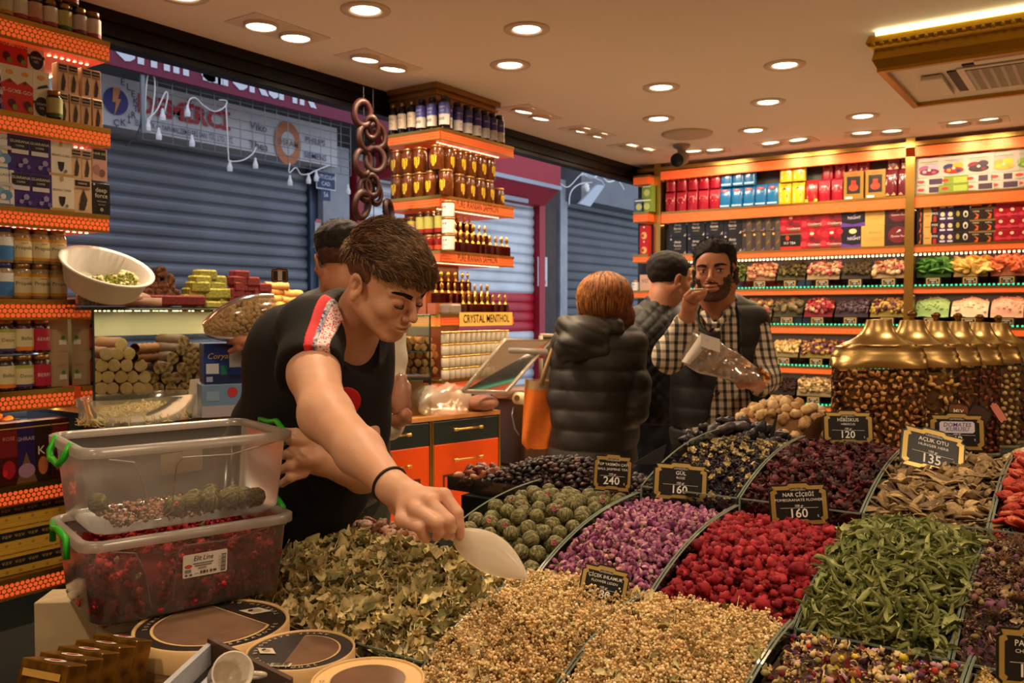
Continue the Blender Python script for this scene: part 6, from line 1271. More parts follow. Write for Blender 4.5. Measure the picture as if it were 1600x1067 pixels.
R_rolls([(607,(250,267,285,303,321)),(590,(243,260,276,293,312,329)),(575,(248,264,284,302,318)),(560,(272,292,311,328)),(546,(282,301,320)),(533,(290,))],cho,fil2,'chocolate_roll','chocolate brown roll with cream filling')
m=MB();m.grid(lambda u,v:(.025*math.cos(6.283*u)*(1+.15*math.sin(v*30+u*12)),-.055+.11*v,.02*math.sin(6.283*u)*(1+.15*math.sin(v*25+u*9))),12,9,closed_u=True);P=m.build('nut_coated_roll',tan,smooth=True)
for px,py,lb in((226,545,'nut crumbed roll lying across the golden rolls, top one'),(224,558,'nut crumbed roll lying across the golden rolls, lower one')):p=pX(px,py,XR_-.03);T(use(P,tuple(p),(0,0,.3)),lb,'sweet roll')
TOPZ=gcz+.336
bo=empty('white_bowl',tuple(pD(166,424,2.95)));T(bo,'white plastic bowl tilted open, holding pale sweets with green pistachio','bowl')
_n=(cr*.40+cu*.86-cf*.30).normalized();bo.rotation_euler=_n.to_track_quat('Z','Y').to_euler();BOM=bo.rotation_euler.to_matrix()
m=MB();m.lathe([(.0,-.075),(.10,-.075),(.118,-.06),(.140,.01),(.152,.016),(.152,.022),(.135,.018),(.112,-.055),(.098,-.066),(0,-.067)],40,cap=False);bw=m.build('bowl_shell',WHITE,bo,True)
sc=Scatter()
for i in range(150):
 a,rr=NR.uniform(0,6.28),.10*math.sqrt(NR.uniform());x,y=rr*math.cos(a),rr*math.sin(a)
 if(BOM@Vector((x,y,0))).dot(cu*.8-cr*.5)>-.0:continue
 sc.put(blob(.016,.3,i%4,7,5),(x,y-.01,-.05+.035*NR.uniform()),rotm(*NR.uniform(0,6,3)),1,0)
for i in range(320):
 a,rr=NR.uniform(0,6.28),.10*math.sqrt(NR.uniform());x,y=rr*math.cos(a),rr*math.sin(a)
 if(BOM@Vector((x,y,0))).dot(cu*.8-cr*.5)>-.0:continue
 sc.put(blob(.0045,.3,i%4,5,4),(x,y-.01,-.012+.01*NR.uniform()),rotm(*NR.uniform(0,6,3)),1,1)
o=sc.build('pistachio_sweets',[mat('pale_sweet',(222,206,160),.7),mat('pistachio_crumb',(140,150,60),.8)]);o.location=bo.location;o.rotation_euler=bo.rotation_euler;T(stuff(o),'pale sweets sprinkled with green pistachio inside the tilted bowl','sweets')
m=MB();m.lathe([(.028,0),(.030,.004),(.038,.085),(.040,.09),(.040,.094),(.036,.092),(.027,.006)],24,cap=False);cm=mat('speckled_cup',(205,196,180),.5,col2=(90,84,76),nscale=160);p=pX(138,470,-2.86)
T(m.build('paper_cup',cm,None,True,(p.x,p.y,TOPZ)),'speckled paper cup standing in front of the tilted bowl','cup')
m=MB();m.ell((0,0,.03),(.12,.13,.03),20,10);m.box((-.11,-.12,0),(.11,.12,.03));p=pX(178,465,-2.98);T(m.build('wrapped_tray',thin('pink_wrap',(230,200,185),.2,.2,.7,(205,170,150)),None,True,(p.x,p.y,TOPZ)),'plastic wrapped tray under the white bowl','tray')
def log(name,l,r,mt,sq=False):
 m=MB()
 if sq:m.bbox((-r*1.1,-l/2,-r),(r*1.1,l/2,r),r*.3)
 else:m.grid(lambda u,v:(r*math.cos(6.283*u)*(.96+.06*math.sin(v*9+u*6)),-l/2+l*v,r*math.sin(6.283*u)*(.96+.06*math.sin(v*8+u*5))),12,5,closed_u=True);m.add([(r*.9*math.cos(6.283*i/12),l/2,r*.9*math.sin(6.283*i/12))for i in range(12)]+[(r*.9*math.cos(6.283*i/12),-l/2,r*.9*math.sin(6.283*i/12))for i in range(12)],[tuple(range(12)),tuple(range(23,11,-1))])
 return m.build(name,mt,smooth=not sq)
pist=mat('pistachio_crust',(128,128,40),.8,col2=(166,160,72),nscale=90,bump=1,bscale=140);ros=mat('rose_petal_crust',(92,20,24),.8,col2=(130,36,34),nscale=90,bump=1,bscale=140);gol=mat('golden_pastry',(200,146,74),.6,noise=.3,nscale=30,bump=.5)
def pile(P,pts,x,desc,grp,cat='sweet',yawr=.25,rotz=0):
 for i,(px,py)in enumerate(pts):
  p=pX(px,py,x+NR.uniform(-.01,.01));T(use(P,tuple(p),(0,0,rotz+NR.uniform(-yawr,yawr))),'%s, %s of its pile'%(desc,ORD[i+1]),cat,grp)
Pg=log('pistachio_bar',.088,.0215,pist,True)
pile(Pg,[(303,478),(328,479),(350,479),(300,468.5),(325,468.5),(349,468),(303,458),(328,459),(347,459),(309,448.5),(336,449),(312,439),(335,439),(320,430)],-2.98,'green pistachio coated sweet bar','green pistachio sweets',yawr=.12)
Pr=log('rose_bar',.075,.020,ros,True)
pile(Pr,[(366,478),(390,478),(408,478),(364,468),(386,469),(405,468),(366,458),(385,459),(402,458),(372,448),(392,449),(410,450),(370,439),(391,440),(374,430)],-2.98,'dark red rose coated sweet bar','dark red rose sweets',yawr=.12)
p=pX(264,477,-2.93);Pr2=log('rose_slab',.30,.020,ros,True);T(use(Pr2,(p.x,p.y,TOPZ+.021)),'long dark red coated slab in front of the dark roll pile','sweet')
gpt=[(425,478),(446,478),(430,468),(452,470),(434,457),(455,460),(431,448)]
Pgo=log('golden_roll',.11,.021,gol);pile(Pgo,gpt,-2.98,'smooth golden pastry roll beside the framed tag','golden rolls on the glass case',yawr=.2)
dk_r=mat('dark_date_roll',(46,26,18),.35,noise=.5,nscale=30,bump=.5);
R_rolls([(470,(222,237,252,268)),(459,(231,247,262,276)),(447,(238,255,269)),(436,(244,265)),(425,(252,))],dk_r,mat('date_filling',(150,100,64),.6,col2=(60,34,22),nscale=50),'date_roll','dark shiny date roll',r=.0225,l=.2,x=-2.97,grp='dark date rolls on the glass case',where='on the glass case')
card(437,431,3.35,.062,.052,(190,120,50),'orange framed card tag standing on the golden rolls',0,yaw=50,tilt=0)
mb,mt=art_mesh([('r',.08,.12,.92,.88,(34,28,26)),('r',.38,.12,.66,.88,(205,200,192))],.058,.048,0,.0008);mb.build('tag_insert',mt,bpy.data.objects['small_tag.003'],loc=(0,-.003,-.024))
def cloth_tray(px0,px1,py0,py1,x,col,label,zb):
 ya2,yb2=yv(px0,x),yv(px1,x);w=yb2-ya2;m=MB()
 m.lathe([(1.0,.085),(.98,.08),(.9,.0),(0,0)],32,sx=.13,sy=w/2,cap=False);o=m.build('clear_tray',thin('ribbed_clear_tray',(225,225,215),.3,.1,.25,(190,185,165)),None,True,(x,(ya2+yb2)/2,zb));T(o,label,'tray');return o
cloth_tray(118,306,0,0,-2.69,0,'oval clear tray of cream shredded sweets on the counter',1.131)
sc=Scatter();shr=[rolled(.05,.0018,.4,.2,4,5),rolled(.04,.0018,-.5,.2,4,5)]
for i in range(900):
 a,rr=NR.uniform(0,6.28),math.sqrt(NR.uniform());x,y=-2.69+.11*rr*math.cos(a),(yv(118,-2.69)+yv(306,-2.69))/2+.20*rr*math.sin(a);sc.put(shr[i%2],(x,y,1.14+.05*(1-rr*rr)*NR.uniform(.3,1)),rotm(*NR.normal(0,.3,2),NR.uniform(0,6)),1)
T(stuff(sc.build('shredded_sweet',[mat('cream_shreds',(222,202,140),.7)])),'cream coloured shredded sweet in the oval clear tray','sweets')
def cbox(name,px,py,depth,w,d,h,body,art,label,rz,cat='box'):
 P=carton(name,w,d,h,body,art);p=pD(px,py,depth);P.location=p;P.rotation_euler=(0,0,rz);T(P,label,cat);return P
cbox('blue_carton',352,599,2.72,.125,.10,.125,(34,62,140),[('t','Coryat',.35,.68,.2,(225,205,120),{'shear':.3}),('r',.05,.25,.35,.5,(190,195,205)),('r',.4,.02,.55,.45,(20,110,80)),('r',.6,.4,.9,.85,(190,195,205)),('r',0,0,1,.22,(26,34,76)),('r',.05,.05,.2,.18,(150,160,190))],'blue carton with yellow script, standing on the pale blue carton',rad(62))
cbox('pale_blue_carton',350,651,2.70,.13,.10,.10,(110,142,180),[('r',0,0,1,.35,(170,165,175)),('e',.7,.75,.12,.16,(180,60,60)),('r',.1,.5,.4,.8,(130,160,190))],'pale blue carton under the blue one beside the young man',rad(62))
m=MB();m.grid(lambda u,v:(.03*math.cos(6.283*u)*(1-.4*v),.05*math.sin(6.283*u)*(1-.3*v),.13*v),14,6,closed_u=True);p=pX(312,650,-2.62);T(m.build('folded_napkins',mat('napkin_white',(205,200,190),.8),None,True,(p.x,p.y,1.131)),'white folded paper bag left of the blue cartons','bag')
m=MB();m.box((-3.28,.8,.941),(-3.0,1.5,1.10));T(m.build('tray_riser',DARKGREEN),'dark riser behind the gift cartons on the tower','riser')
apr=[blob(.02,.2,k,9,6,(1.1,.9,.6),4)for k in range(2)]
tray_heap('apricot_filling','mass of deeper orange apricots on the tower','dried fruit',-3.26,-3.02,.95,1.46,1.102,.05,apr,[pile_mat('dried_apricot',[(222,130,50),(206,112,40),(230,150,74)],.5,.3,60)],60,.034,'dried_apricot',('orange dried apricot under the fifth left tower shelf','orange apricots on the left tower'),'apricot','orange apricots on the tower',(130,70,30),90)
# ---------------- orange cabinets under the column ----------------
A_=pD(778,640,4.8);dv=Vector((math.sin(rad(14.1)),math.cos(rad(14.1)),0));nrm=Vector((dv.y,-dv.x,0));CTZ=.955
def cabinet(s0,s1,label):
 """front run from distance s0..s1 back along the front line"""
 P0,P1=A_-dv*s1,A_-dv*s0;e=empty('drawer_cabinet',(P0.x,P0.y,0),math.atan2(dv.y,dv.x));T(e,label,'cabinet','orange drawer cabinets');w=s1-s0
 dep=.22
 m=MB();m.box((.004,0,.04),(w-.004,dep,CTZ-.025));m.build('cabinet_body',DARKGREEN,e)
 def front(nm,x0,z0,x1,z1,mt):m=MB();m.bbox((x0,-.018,z0),(x1,0,z1),.002);return m.build(nm,mt,e)
 def handle(par,x0,x1,z):
  m=MB();m.cyl((x0,-.045,z),(x1,-.045,z),.005,seg=10)
  for x in(x0+.012,x1-.012):m.cyl((x,-.045,z),(x,-.014,z),.004,seg=8);m.ell((x,-.045,z),(.009,.009,.009),8,6)
  for x in(x0,x1):m.ell((x,-.045,z),(.009,.009,.009),8,6)
  m.build('handle',BRASS,par,True)
 d1=front('drawer',.012,CTZ-.145,w-.012,CTZ-.03,DARKGREEN);handle(d1,w/2-.03-.07,w/2-.03+.11,CTZ-.075)
 d2=front('door',.012,.05,w-.012,CTZ-.15,ORANGE);handle(d2,w/2-.03-.07,w/2-.03+.11,CTZ-.235)
 m=MB();z0,z1,x0,x1=.10,CTZ-.31,.07,w-.07
 for a,b_ in(((x0,-.0195,z0),(x0+.010,-.0185,z1)),((x1-.010,-.0195,z0),(x1,-.0185,z1)),((x0,-.0195,z1-.010),(x1,-.0185,z1)),((x0,-.0195,z0),(x1,-.0185,z0+.010))):m.box(a,b_)
 m.build('inlay_trim',mat('dark_gold_inlay',(80,56,26),.4,.5),d2)
 m=MB();m.box((0,-.02,.02),(.010,.0,CTZ-.02));m.box((w-.010,-.02,.02),(w,0,CTZ-.02));m.build('gold_edge',GOLD,e)
cabinet(0,.46,'orange and dark green cabinet with brass handles, right one by the corner');cabinet(.464,.92,'orange and dark green cabinet left one behind the man with vest');cabinet(.924,1.38,'orange cabinet hidden mostly behind the two shop workers')
P0,P1=A_-dv*1.38,A_;m=MB();m.prism([(P0.x+nrm.x*.02,P0.y+nrm.y*.02),(P1.x+nrm.x*.02,P1.y+nrm.y*.02),(-3.32,P1.y+.1),(-3.32,P0.y+.05)],CTZ-.022,CTZ);T(m.build('worktop',mat('wood_worktop',(176,120,66),.4,noise=.3,nscale=10)),'wooden worktop running over the orange cabinets','worktop')
c2=empty('glass_sweets_case',(-3.07,3.26,CTZ+.001));T(c2,'small glass case of tan rolls on a wooden crate beside the column','display case')
ya3,yb3=-.33,.26;m=MB()
for q in[((.12,ya3,0),(.12,yb3,0),(.12,yb3,.52),(.12,ya3,.52)),((.12,yb3,0),(-.2,yb3,0),(-.2,yb3,.52),(.12,yb3,.52))]:m.quad(*q)
m.build('glass_panes',GLASS,c2);m=MB()
for q in[((.12,yb3,0),(.12,yb3,.52)),((.12,ya3,.52),(.12,yb3,.52)),((.12,yb3,.52),(-.2,yb3,.52)),((.12,ya3,0),(.12,ya3,.52))]:m.tube([*q],.005,4)
m.build('glass_edges',mat('glass_edge'),c2)
m=MB();m.box((-.2,ya3,.40),(-.19,yb3,.52));m.build('lit_back_strip',mat('pale_green_panel'),c2)
m=MB()
for i in range(26):m.ell((-.15+.25*NR.uniform(),ya3+.1+.45*NR.uniform(),.515),(.005,.005,.003),6,4)
m.build('led_dots',LED_W,c2);l=bpy.data.lights.new('case_light','AREA');l.size=.3;l.energy=2.0;l.color=(1,.8,.5);ob('case_light',l,c2,(-.04,0,.505))
m=MB();m.box((-3.25,3.0,CTZ+.004),(-2.98,3.50,1.135));wc=m.build('wooden_crate',mat('pale_crate_wood',(196,148,92),.6,noise=.25,nscale=8,bump=.3));T(wc,'plain wooden crate under the tan rolls','crate')
R_rolls([(579,(622,634,646,658,670,682)),(567,(628,640,652,664,676)),(555,(622,634,646,658,670,683)),(543,(628,640,652,664,676)),(532,(634,646,662,672))],tan,mat('tan_cream',(196,144,92),.6,noise=.3,nscale=50),'pastry_roll','tan pastry roll',r=.0205,l=.18,x=-2.99,grp='rolls on the wooden crate',where='small glass case')
def crumple(name,c,rx,ry,rz,mt,label,seed=3,cat='plastic bag',amp=.35):
 m=MB();m.ell((0,0,0),(1,1,1),36,22);vs=[]
 for x,y,z in m.v:
  k=1+amp*(.35*vnoise(x*.35+seed,y*.4,z*1.2)+.22*vnoise(x*.8,y*.9+seed,z*3)+.06*vnoise(x*2,y*2+seed,z*6));vs.append((x*k*rx,y*k*ry,max(z,-.6)*k*rz))
 m.v=vs;o=m.build(name,mt,None,True,c);T(o,label,cat);return o
bagm=thin('crumpled_plastic',(245,240,235),.5,.18,.42,(226,214,196))
p=pX(694,640,-2.93);crumple('plastic_bag',(p.x,p.y,CTZ+.062),.10,.185,.105,bagm,'crumpled clear plastic bag lying on the worktop')
m=MB();m.bbox((-3.30,4.16,.602),(-2.78,4.95,.985),.006);fz=m.build('counter_fridge',mat('brown_steel',(92,64,46),.3,.5));T(fz,'brown steel counter fridge behind the orange tote bag','fridge')
m=MB();m.box((-3.30,4.15,.985),(-2.775,4.96,1.0));m.build('steel_top',mat('steel_top',(150,146,138),.25,.9),fz)
m=MB();m.box((-2.779,4.35,.70),(-2.776,4.62,.80));m.build('rating_plate',flat((150,140,125)),fz);m=MB();m.tube([(-2.86,4.16,.94),(-2.85,4.13,.9),(-2.83,4.13,.82),(-2.82,4.16,.78)],.004,5);m.build('wire_hook',mat('grey_wire'),fz)
m=MB();m.box((-3.32,4.12,0),(-2.70,5.0,.57));bs=m.build('fridge_base',DARKGREEN);T(bs,'dark base with gold edge under the brown fridge','base cabinet');m=MB();m.box((-2.705,4.11,.55),(-2.695,5.0,.60));m.box((-3.32,4.11,.55),(-2.70,4.12,.60));m.box((-3.32,4.12,.57),(-2.7,5,.599));m.build('gold_edge',GOLD,bs)
cv=empty('clear_slanted_cover',tuple(pD(780,600,4.75)));T(cv,'clear acrylic cover standing open above the worktop corner','cover');c0=Vector(cv.location)
q=[pD(724,611,4.55)-c0,pD(789,531,4.9)-c0,pD(861,531,5.15)-c0,pD(790,613,4.8)-c0]
m=MB();m.quad(*q);m.build('clear_sheet',thin('cover_sheet',(235,235,232),.2,.05,.03,(200,195,185)),cv)
m=MB();m.tube([*q,q[0]],.012,6);m.build('clear_frame',thin('cover_edge',(215,205,190),.3,.15,.5,(205,190,170)),cv,True)
m=MB();a,b_=pD(793,549,4.9)-c0,pD(852,551,5.1)-c0;m.tube([a,b_],.026,8);bar=m.build('grey_bar',mat('grey_bar',(110,100,92),.4),cv,True);m=MB();m.tube([a-Vector((0,0,.026)),b_-Vector((0,0,.026))],.010,6);m.build('red_strip',mat('red_strip',(170,30,30),.4),bar,True)
m=MB();m.cyl(pD(808,622,4.85),pD(826,623,4.95),.034,seg=18);rl=m.build('film_roll',mat('cream_film',(206,186,140),.4),None,True);T(rl,'roll of cling film lying on the brown fridge','roll');m=MB();d_=(pD(808,622,4.85)-pD(826,623,4.95)).normalized()*.002;m.cyl(pD(808,622,4.85)+d_,pD(808,622,4.85),.018,seg=14);m.build('core_hole',mat('core_brown',(90,60,36),.7),rl)
m=MB();m.box((-3.05,4.2,1.0),(-2.85,4.5,1.03));m.ell((-2.93,4.16,1.02),(.06,.1,.03),10,6);T(m.build('wrapped_sweets',thin('pink_wrap'),None,True),'plastic wrapped sweets at the edge of the brown fridge','sweets')
m=MB();m.ell((0,0,0),(.09,.11,.045),16,8);T(m.build('nougat_piece',mat('nougat_brown',(130,84,60),.6,noise=.4,nscale=40,bump=.8),None,True,(-2.84,3.82,CTZ+.04)),'brown nougat heap on the worktop corner','sweets')
m=MB();fr=[pD(845,524,5.5),pD(885,524,5.7),pD(885,600,5.7),pD(845,600,5.5)];m.tube([*fr,fr[0]],.015,6);sc_=m.build('weighing_scale',mat('beige_frame',(150,135,112),.5),None,True);T(sc_,'beige framed scale panel behind the puffer jacket','scale');m=MB();m.quad(*fr);m.build('scale_panel',mat('scale_panel',(70,66,62),.4),sc_)
m=MB();m.box((-3.3,5.02,0),(-2.75,6.3,.95));T(m.build('side_counter',DARKGREEN),'dark side counter by the shop front behind the customers','counter')
# ---------------- hanging sausage rings ----------------
sj=mat('sujuk_skin',(38,12,9),.45,noise=.2,nscale=20,spec=.3)
def ring(r,tr_,sq):
 m=MB();m.grid(lambda u,v:((r+tr_*math.cos(6.283*v))*math.cos(6.283*u)*sq,tr_*math.sin(6.283*v),(r+tr_*math.cos(6.283*v))*math.sin(6.283*u)),26,9,closed_u=True);return m.build('sausage_ring',sj,smooth=True)
RG=ring(.062,.019,.78);RG2=ring(.052,.018,.62)
for i,(px,py,P,rz,x)in enumerate(((566,178,RG,.8,-3.12),(581,200,RG2,.2,-3.10),(571,216,RG,1.0,-3.12),(588,213,RG,.5,-3.14),(567,254,RG,.9,-3.12),(586,250,RG,.4,-3.10),(601,243,RG2,1.1,-3.16),(570,296,RG2,.7,-3.12),(582,290,RG2,.3,-3.10),(565,320,RG,1.0,-3.12),(577,300,RG2,1.3,-3.14),(586,302,RG2,.5,-3.12),(581,362,RG2,.6,-3.12),(607,330,RG2,1.2,-3.16))):
 p=pX(px,py,x);T(use(P,tuple(p),(R.uniform(-.15,.15),R.uniform(-.1,.1),rz+.6)),'dark red sausage ring on the hanging string, %s from the top'%ORD[i+1],'sausage','hanging sausage rings')
for px in(568,583):a=pX(px,165,-3.12);m=MB();m.tube([(a.x,a.y,2.62),(a.x,a.y,pX(px,380,-3.12).z)],.0022,4);T(m.build('hanging_string',BLACK),'%s string the sausage rings hang from'%('left' if px==568 else 'right'),'string')
# ---------------- foreground left: round boxes, storage boxes, gold cartons ----------------
wood_l=mat('pale_poplar',(204,168,118),.55,noise=.2,nscale=12,bump=.3,bscale=40);kraft=mat('kraft_top',(214,178,120),.6)
def round_box(c,r,h,topc,win,label,stackn=1,rim_t=.012,text=None,rot=0,cut=None):
 x,y,zt=c;e=empty('round_wooden_box',(x,y,zt-h),rot);T(e,label,'box','round wooden boxes')
 m=MB();m.lathe([(r*.975,0),(r*.975,h*.55)],48);m.build('box_body',wood_l,e,True)
 m=MB();m.lathe([(r,h*.45),(r,h-.001),(r*.975,h),(r*.955,h-.001),(r*.95,h-.004)],48,cap=False);m.build('lid_band',wood_l,e,True)
 m=MB();m.lathe([(r*.955,h-.003),(0,h-.003)],48,cap=False);tp=m.build('lid_top',mat('lid_%d'%topc[0],topc,.45),e)
 n=40;pts=[]
 for i in range(n):
  a=6.283*i/n;rr=r*win;X,Y=rr*math.cos(a),rr*math.sin(a)
  if cut is not None and X>cut*r:X=cut*r
  pts.append((X,Y))
 m=MB();m.add([(a*1.05,b_*1.05,h-.0022)for a,b_ in pts],[tuple(range(n))]);m.build('window_rim',kraft,tp);m=MB();m.add([(a,b_,h-.0016)for a,b_ in pts],[tuple(range(n))]);m.build('window_film',mat('brown_window_film',(118,92,74),.15,coat=.5,noise=.3,nscale=14),tp)
 m=MB()
 if text:
  for k,ch in enumerate(text):
   if ch==' ':continue
   a=rad(250+k*(9 if r<.1 else 7));v_,f_=text_vf(ch,.009 if r<.1 else.011,.01);ca,sa=math.cos(a+math.pi/2),math.sin(a+math.pi/2);rr=r*(win+.955)/2
   m.add([(rr*math.cos(a)+u_*ca-w_*sa,rr*math.sin(a)+u_*sa+w_*ca,h-.0012)for u_,_,w_ in v_],f_)
  m.build('rim_lettering',flat((196,180,150)if topc[0]<100 else(50,36,26)),tp)
 return e,tp
def sticker(par,x,y,z,s_,rz,sx=1):
 m=MB();ca,sa=math.cos(rz),math.sin(rz);q=[(-s_*sx,0),(0,-s_*.6),(s_*sx,0),(0,s_*.6)];f_=lambda u,v:(x+u*ca-v*sa,y+u*sa+v*ca,z)
 m.add([f_(*a)for a in q],[(0,1,2,3)],0);P2=[(s_*.4*math.cos(t),s_*.25*math.sin(t))for t in[i*.5236 for i in range(12)]];m.add([(*f_(*a)[:2],z+.0003)for a in P2],[tuple(range(12))],1);m.add([(*f_(-.3*s_+.15*s_*math.cos(t),.2*s_*math.sin(t))[:2],z+.0006)for t in[i*.7 for i in range(9)]],[tuple(range(9))],2)
 m.build('diamond_sticker',[flat((206,194,178)),flat((170,150,120)),flat((40,50,40))],par)
BLK=(44,36,34)
c1=pz(332,973,.97)
e1,t1=round_box((c1.x,c1.y,.97),.127,.07,BLK,.74,'large round wooden box with black lid under the clear storage boxes',text='BARADOVAR   TURKISH DELIGHT  HANDMADE',rot=rad(88),cut=.42)
e1b,t1b=round_box((c1.x-.075,c1.y-.03,.899),.127,.068,BLK,.74,'lower round wooden box under the large black lidded one',text='TURKISH DELIGHT',rot=0)
c2_=pz(470,1013,.99)
_,t2_=round_box((c2_.x,c2_.y,.99),.081,.05,BLK,.70,'medium round wooden box with black lid and barcode sticker',text='ANTEP BARADOVAR TRADITIONAL',rot=rad(212),cut=.12);sticker(t2_,.050,.008,.0488,.020,rad(150))
mb,mt=art_mesh([('r',0,0,1,1,(206,196,180))]+[('r',.05+.09*k,.15,.09+.09*k+(.02 if k%3 else.0),1,(40,34,30))for k in range(10)],.030,.012,0,.0002);o=mb.build('barcode',mt,t2_,loc=(.012,.066,.0492),rot=(rad(-90),0,rad(180)))
for k in(1,2,3):round_box((c2_.x,c2_.y,.99-.051*k),.081,.05,BLK,.70,'round wooden box, %s below the medium black lidded one'%ORD[k])
c3=pz(575,1060,1.02)
round_box((c3.x,c3.y,1.02),.074,.05,(222,184,126),.66,'round box with kraft coloured lid at the bottom edge',text='Detoxil Çiçek',rot=rad(-30))
for k in(1,2,3,4):round_box((c3.x,c3.y,1.02-.051*k),.074,.048,(222,184,126),.66,'kraft round box, %s below the one at the bottom edge'%ORD[k])
sticker(t1,.084,-.005,.0685,.030,rad(-55));None
plast=thin('frosted_polypropylene',(250,248,246),.1,.2,.14,(232,224,220));plast_rim=thin('frosted_rim',(225,222,218),.4,.25,.5,(214,206,198));clipm=mat('green_clip',(40,170,30),.35)
BXR=rad(-17)
def rrect(L_,W_,r,n=5):
 pts=[]
 for cx,cy,a0 in((W_/2-r,L_/2-r,0),(-W_/2+r,L_/2-r,90),(-W_/2+r,-L_/2+r,180),(W_/2-r,-L_/2+r,270)):
  for k in range(n+1):a=rad(a0+90*k/n);pts.append((cx+r*math.cos(a),cy+r*math.sin(a)))
 return pts
BC=Vector(pz(262,955,.97));
def storage_box(z0,h,label,seed):
 e=empty('storage_box',(BXC.x,BXC.y,z0),BXR);T(e,label,'storage box','clear storage boxes')
 LB_,WB,LR,WR=.330,.225,.352,.250
 lv=[(LB_*.94,WB*.92,.0),(LB_,WB,.008),(LR,WR,h-.014)]
 m=MB();rings=[rrect(a,b_,.03)for a,b_,z in lv];n=len(rings[0])
 vs=[(x,y,lv[k][2])for k in range(3)for x,y in rings[k]];m.add(vs,[(k*n+i,k*n+(i+1)%n,(k+1)*n+(i+1)%n,(k+1)*n+i)for k in range(2)for i in range(n)]+[tuple(range(n-1,-1,-1))]);m.build('box_shell',plast,e,True)
 m=MB();ro,ri=rrect(LR+.022,WR+.022,.036),rrect(LR-.004,WR-.004,.03);vs=[(x,y,h-.016)for x,y in ro]+[(x,y,h-.002)for x,y in ro]+[(x,y,h)for x,y in rrect(LR+.014,WR+.014,.034)]+[(x,y,h)for x,y in ri]+[(x,y,h-.014)for x,y in ri]
 m.add(vs,[(k*n+i,k*n+(i+1)%n,(k+1)*n+(i+1)%n,(k+1)*n+i)for k in range(4)for i in range(n)]);m.build('rim',plast_rim,e,True)
 m=MB();xf=WR/2+.0015
 m.tube([(xf-.006,-LB_*.42,h*.86),(xf-.008,-LB_*.30,h*.80),(xf-.012,-LB_*.25,h*.55),(xf-.017,-LB_*.22,h*.14)],.0012,4);m.tube([(xf-.006,-LB_*.06,h*.80),(xf-.005,LB_*.2,h*.78),(xf-.004,LB_*.45,h*.88)],.0012,4);m.tube([(xf-.006,-LB_*.06,h*.80),(xf-.009,-LB_*.09,h*.7),(xf-.016,-LB_*.11,h*.18),(xf-.018,-LB_*.16,h*.1),(xf-.018,-LB_*.2,h*.1),(xf-.017,-LB_*.22,h*.14)],.0012,4);m.build('embossed_line',plast_rim,e)
 for sy in(-1,1):
  m=MB();yh=sy*(LR/2+.018);z_=h
  P_=[(-.055,yh-sy*.012,z_+.002),(-.055,yh,z_-.022),(-.03,yh+sy*.004,z_-.034),(0,yh+sy*.006,z_-.030),(.03,yh+sy*.004,z_-.036),(.055,yh,z_-.022),(.055,yh-sy*.012,z_+.002)]if sy<0 and seed==1 else[(-.055,yh-sy*.002,z_-.03),(-.053,yh-sy*.002,z_+.004),(-.02,yh+sy*.003,z_+.0),(.015,yh+sy*.003,z_+.006),(.053,yh-sy*.002,z_-.004),(.057,yh-sy*.002,z_-.038)]
  m.tube(P_,.006,6);m.build('green_clip',clipm,e,True)
 return e
_u=Vector((math.sin(-BXR),math.cos(BXR),0));_v=Vector((_u.y,-_u.x,0))
BXC=Vector((0,0,0));
pA,pB=pz(167,976,.97),pz(431,930,.97);mid=(pA+pB)/2;BXC=mid-_v*.105-_u*.004
BZ0,BH=.9715,.150
b1=storage_box(BZ0,BH,'lower clear storage box full of dark red dried petals',0);b2=storage_box(BZ0+BH+.004,BH,'upper clear storage box with a few tea balls inside',1)
Mb=Matrix.LocRotScale(Vector((BXC.x,BXC.y,BZ0)),Euler((0,0,BXR)),None)
sc=Scatter();rp_=[crump(k,.012)for k in range(4)]+[leaf(.018,.006,1.4,.8)]
for i in range(1500):
 x,y,z=NR.uniform(-.108,.108),NR.uniform(-.158,.158),NR.uniform(.012,.118)
 if abs(x)<.085 and abs(y)<.13 and z<.10:continue
 w=Mb@Vector((x,y,z));sc.put(rp_[i%5],tuple(w),rotm(*NR.uniform(0,6,3)),NR.uniform(.5,.95),1 if i%37==0 else 0)
cb=MB();cb.box((-.095,-.145,.01),(.095,.145,.10),M=Mb);sc.put(as_arr(cb),(0,0,0),np.eye(3),1,2)
T(stuff(sc.build('red_petals',[pile_mat('dark_red_petal',[(176,34,48),(196,44,56),(150,28,40),(206,66,66),(186,50,48)],.7,.3,120),pile_mat('olive_bit',[(150,150,100),(190,170,110)],.7),mat('petal_core',(130,28,36),.9)])),'dark red dried petals filling the lower clear storage box','petals')
Mb2=Matrix.LocRotScale(Vector((BXC.x,BXC.y,BZ0+BH+.004)),Euler((0,0,BXR)),None);sc=Scatter()
for i in range(700):
 w=Mb2@Vector((NR.uniform(-.085,.085),NR.uniform(-.125,.125),.008+.006*NR.uniform()));sc.put([blob(.004,.3,1,5,4),leaf(.01,.003,1,.4,nu=4)][i%2],tuple(w),rotm(*NR.uniform(0,6,3)),NR.uniform(.6,1.2))
T(stuff(sc.build('tea_crumbs',[pile_mat('tea_crumb',[(150,120,84),(180,120,110),(120,100,66),(190,150,120)],.8)])),'pinkish tea crumbs on the floor of the upper storage box','crumbs')
for i,(x,y)in enumerate([(.07,-.02),(.06,.012),(.075,.04),(.05,.05),(.078,.075),(.055,.085),(.07,.11),(.03,.06),(.03,.03),(.0,.07),(.085,.125),(-.04,-.12),(.04,.10)]):
 w=Mb2@Vector((x,y,.026));o=ob('tea_ball',tbm[i%4],None,w,tuple(NR.uniform(0,6.28,3)));T(o,'green tea ball lying inside the upper clear storage box','tea ball','tea balls in the upper storage box')
 if i%3==0:k_=ob('pink_flower',tuft,o,(0,0,.016));
lw,lh=.078,.042
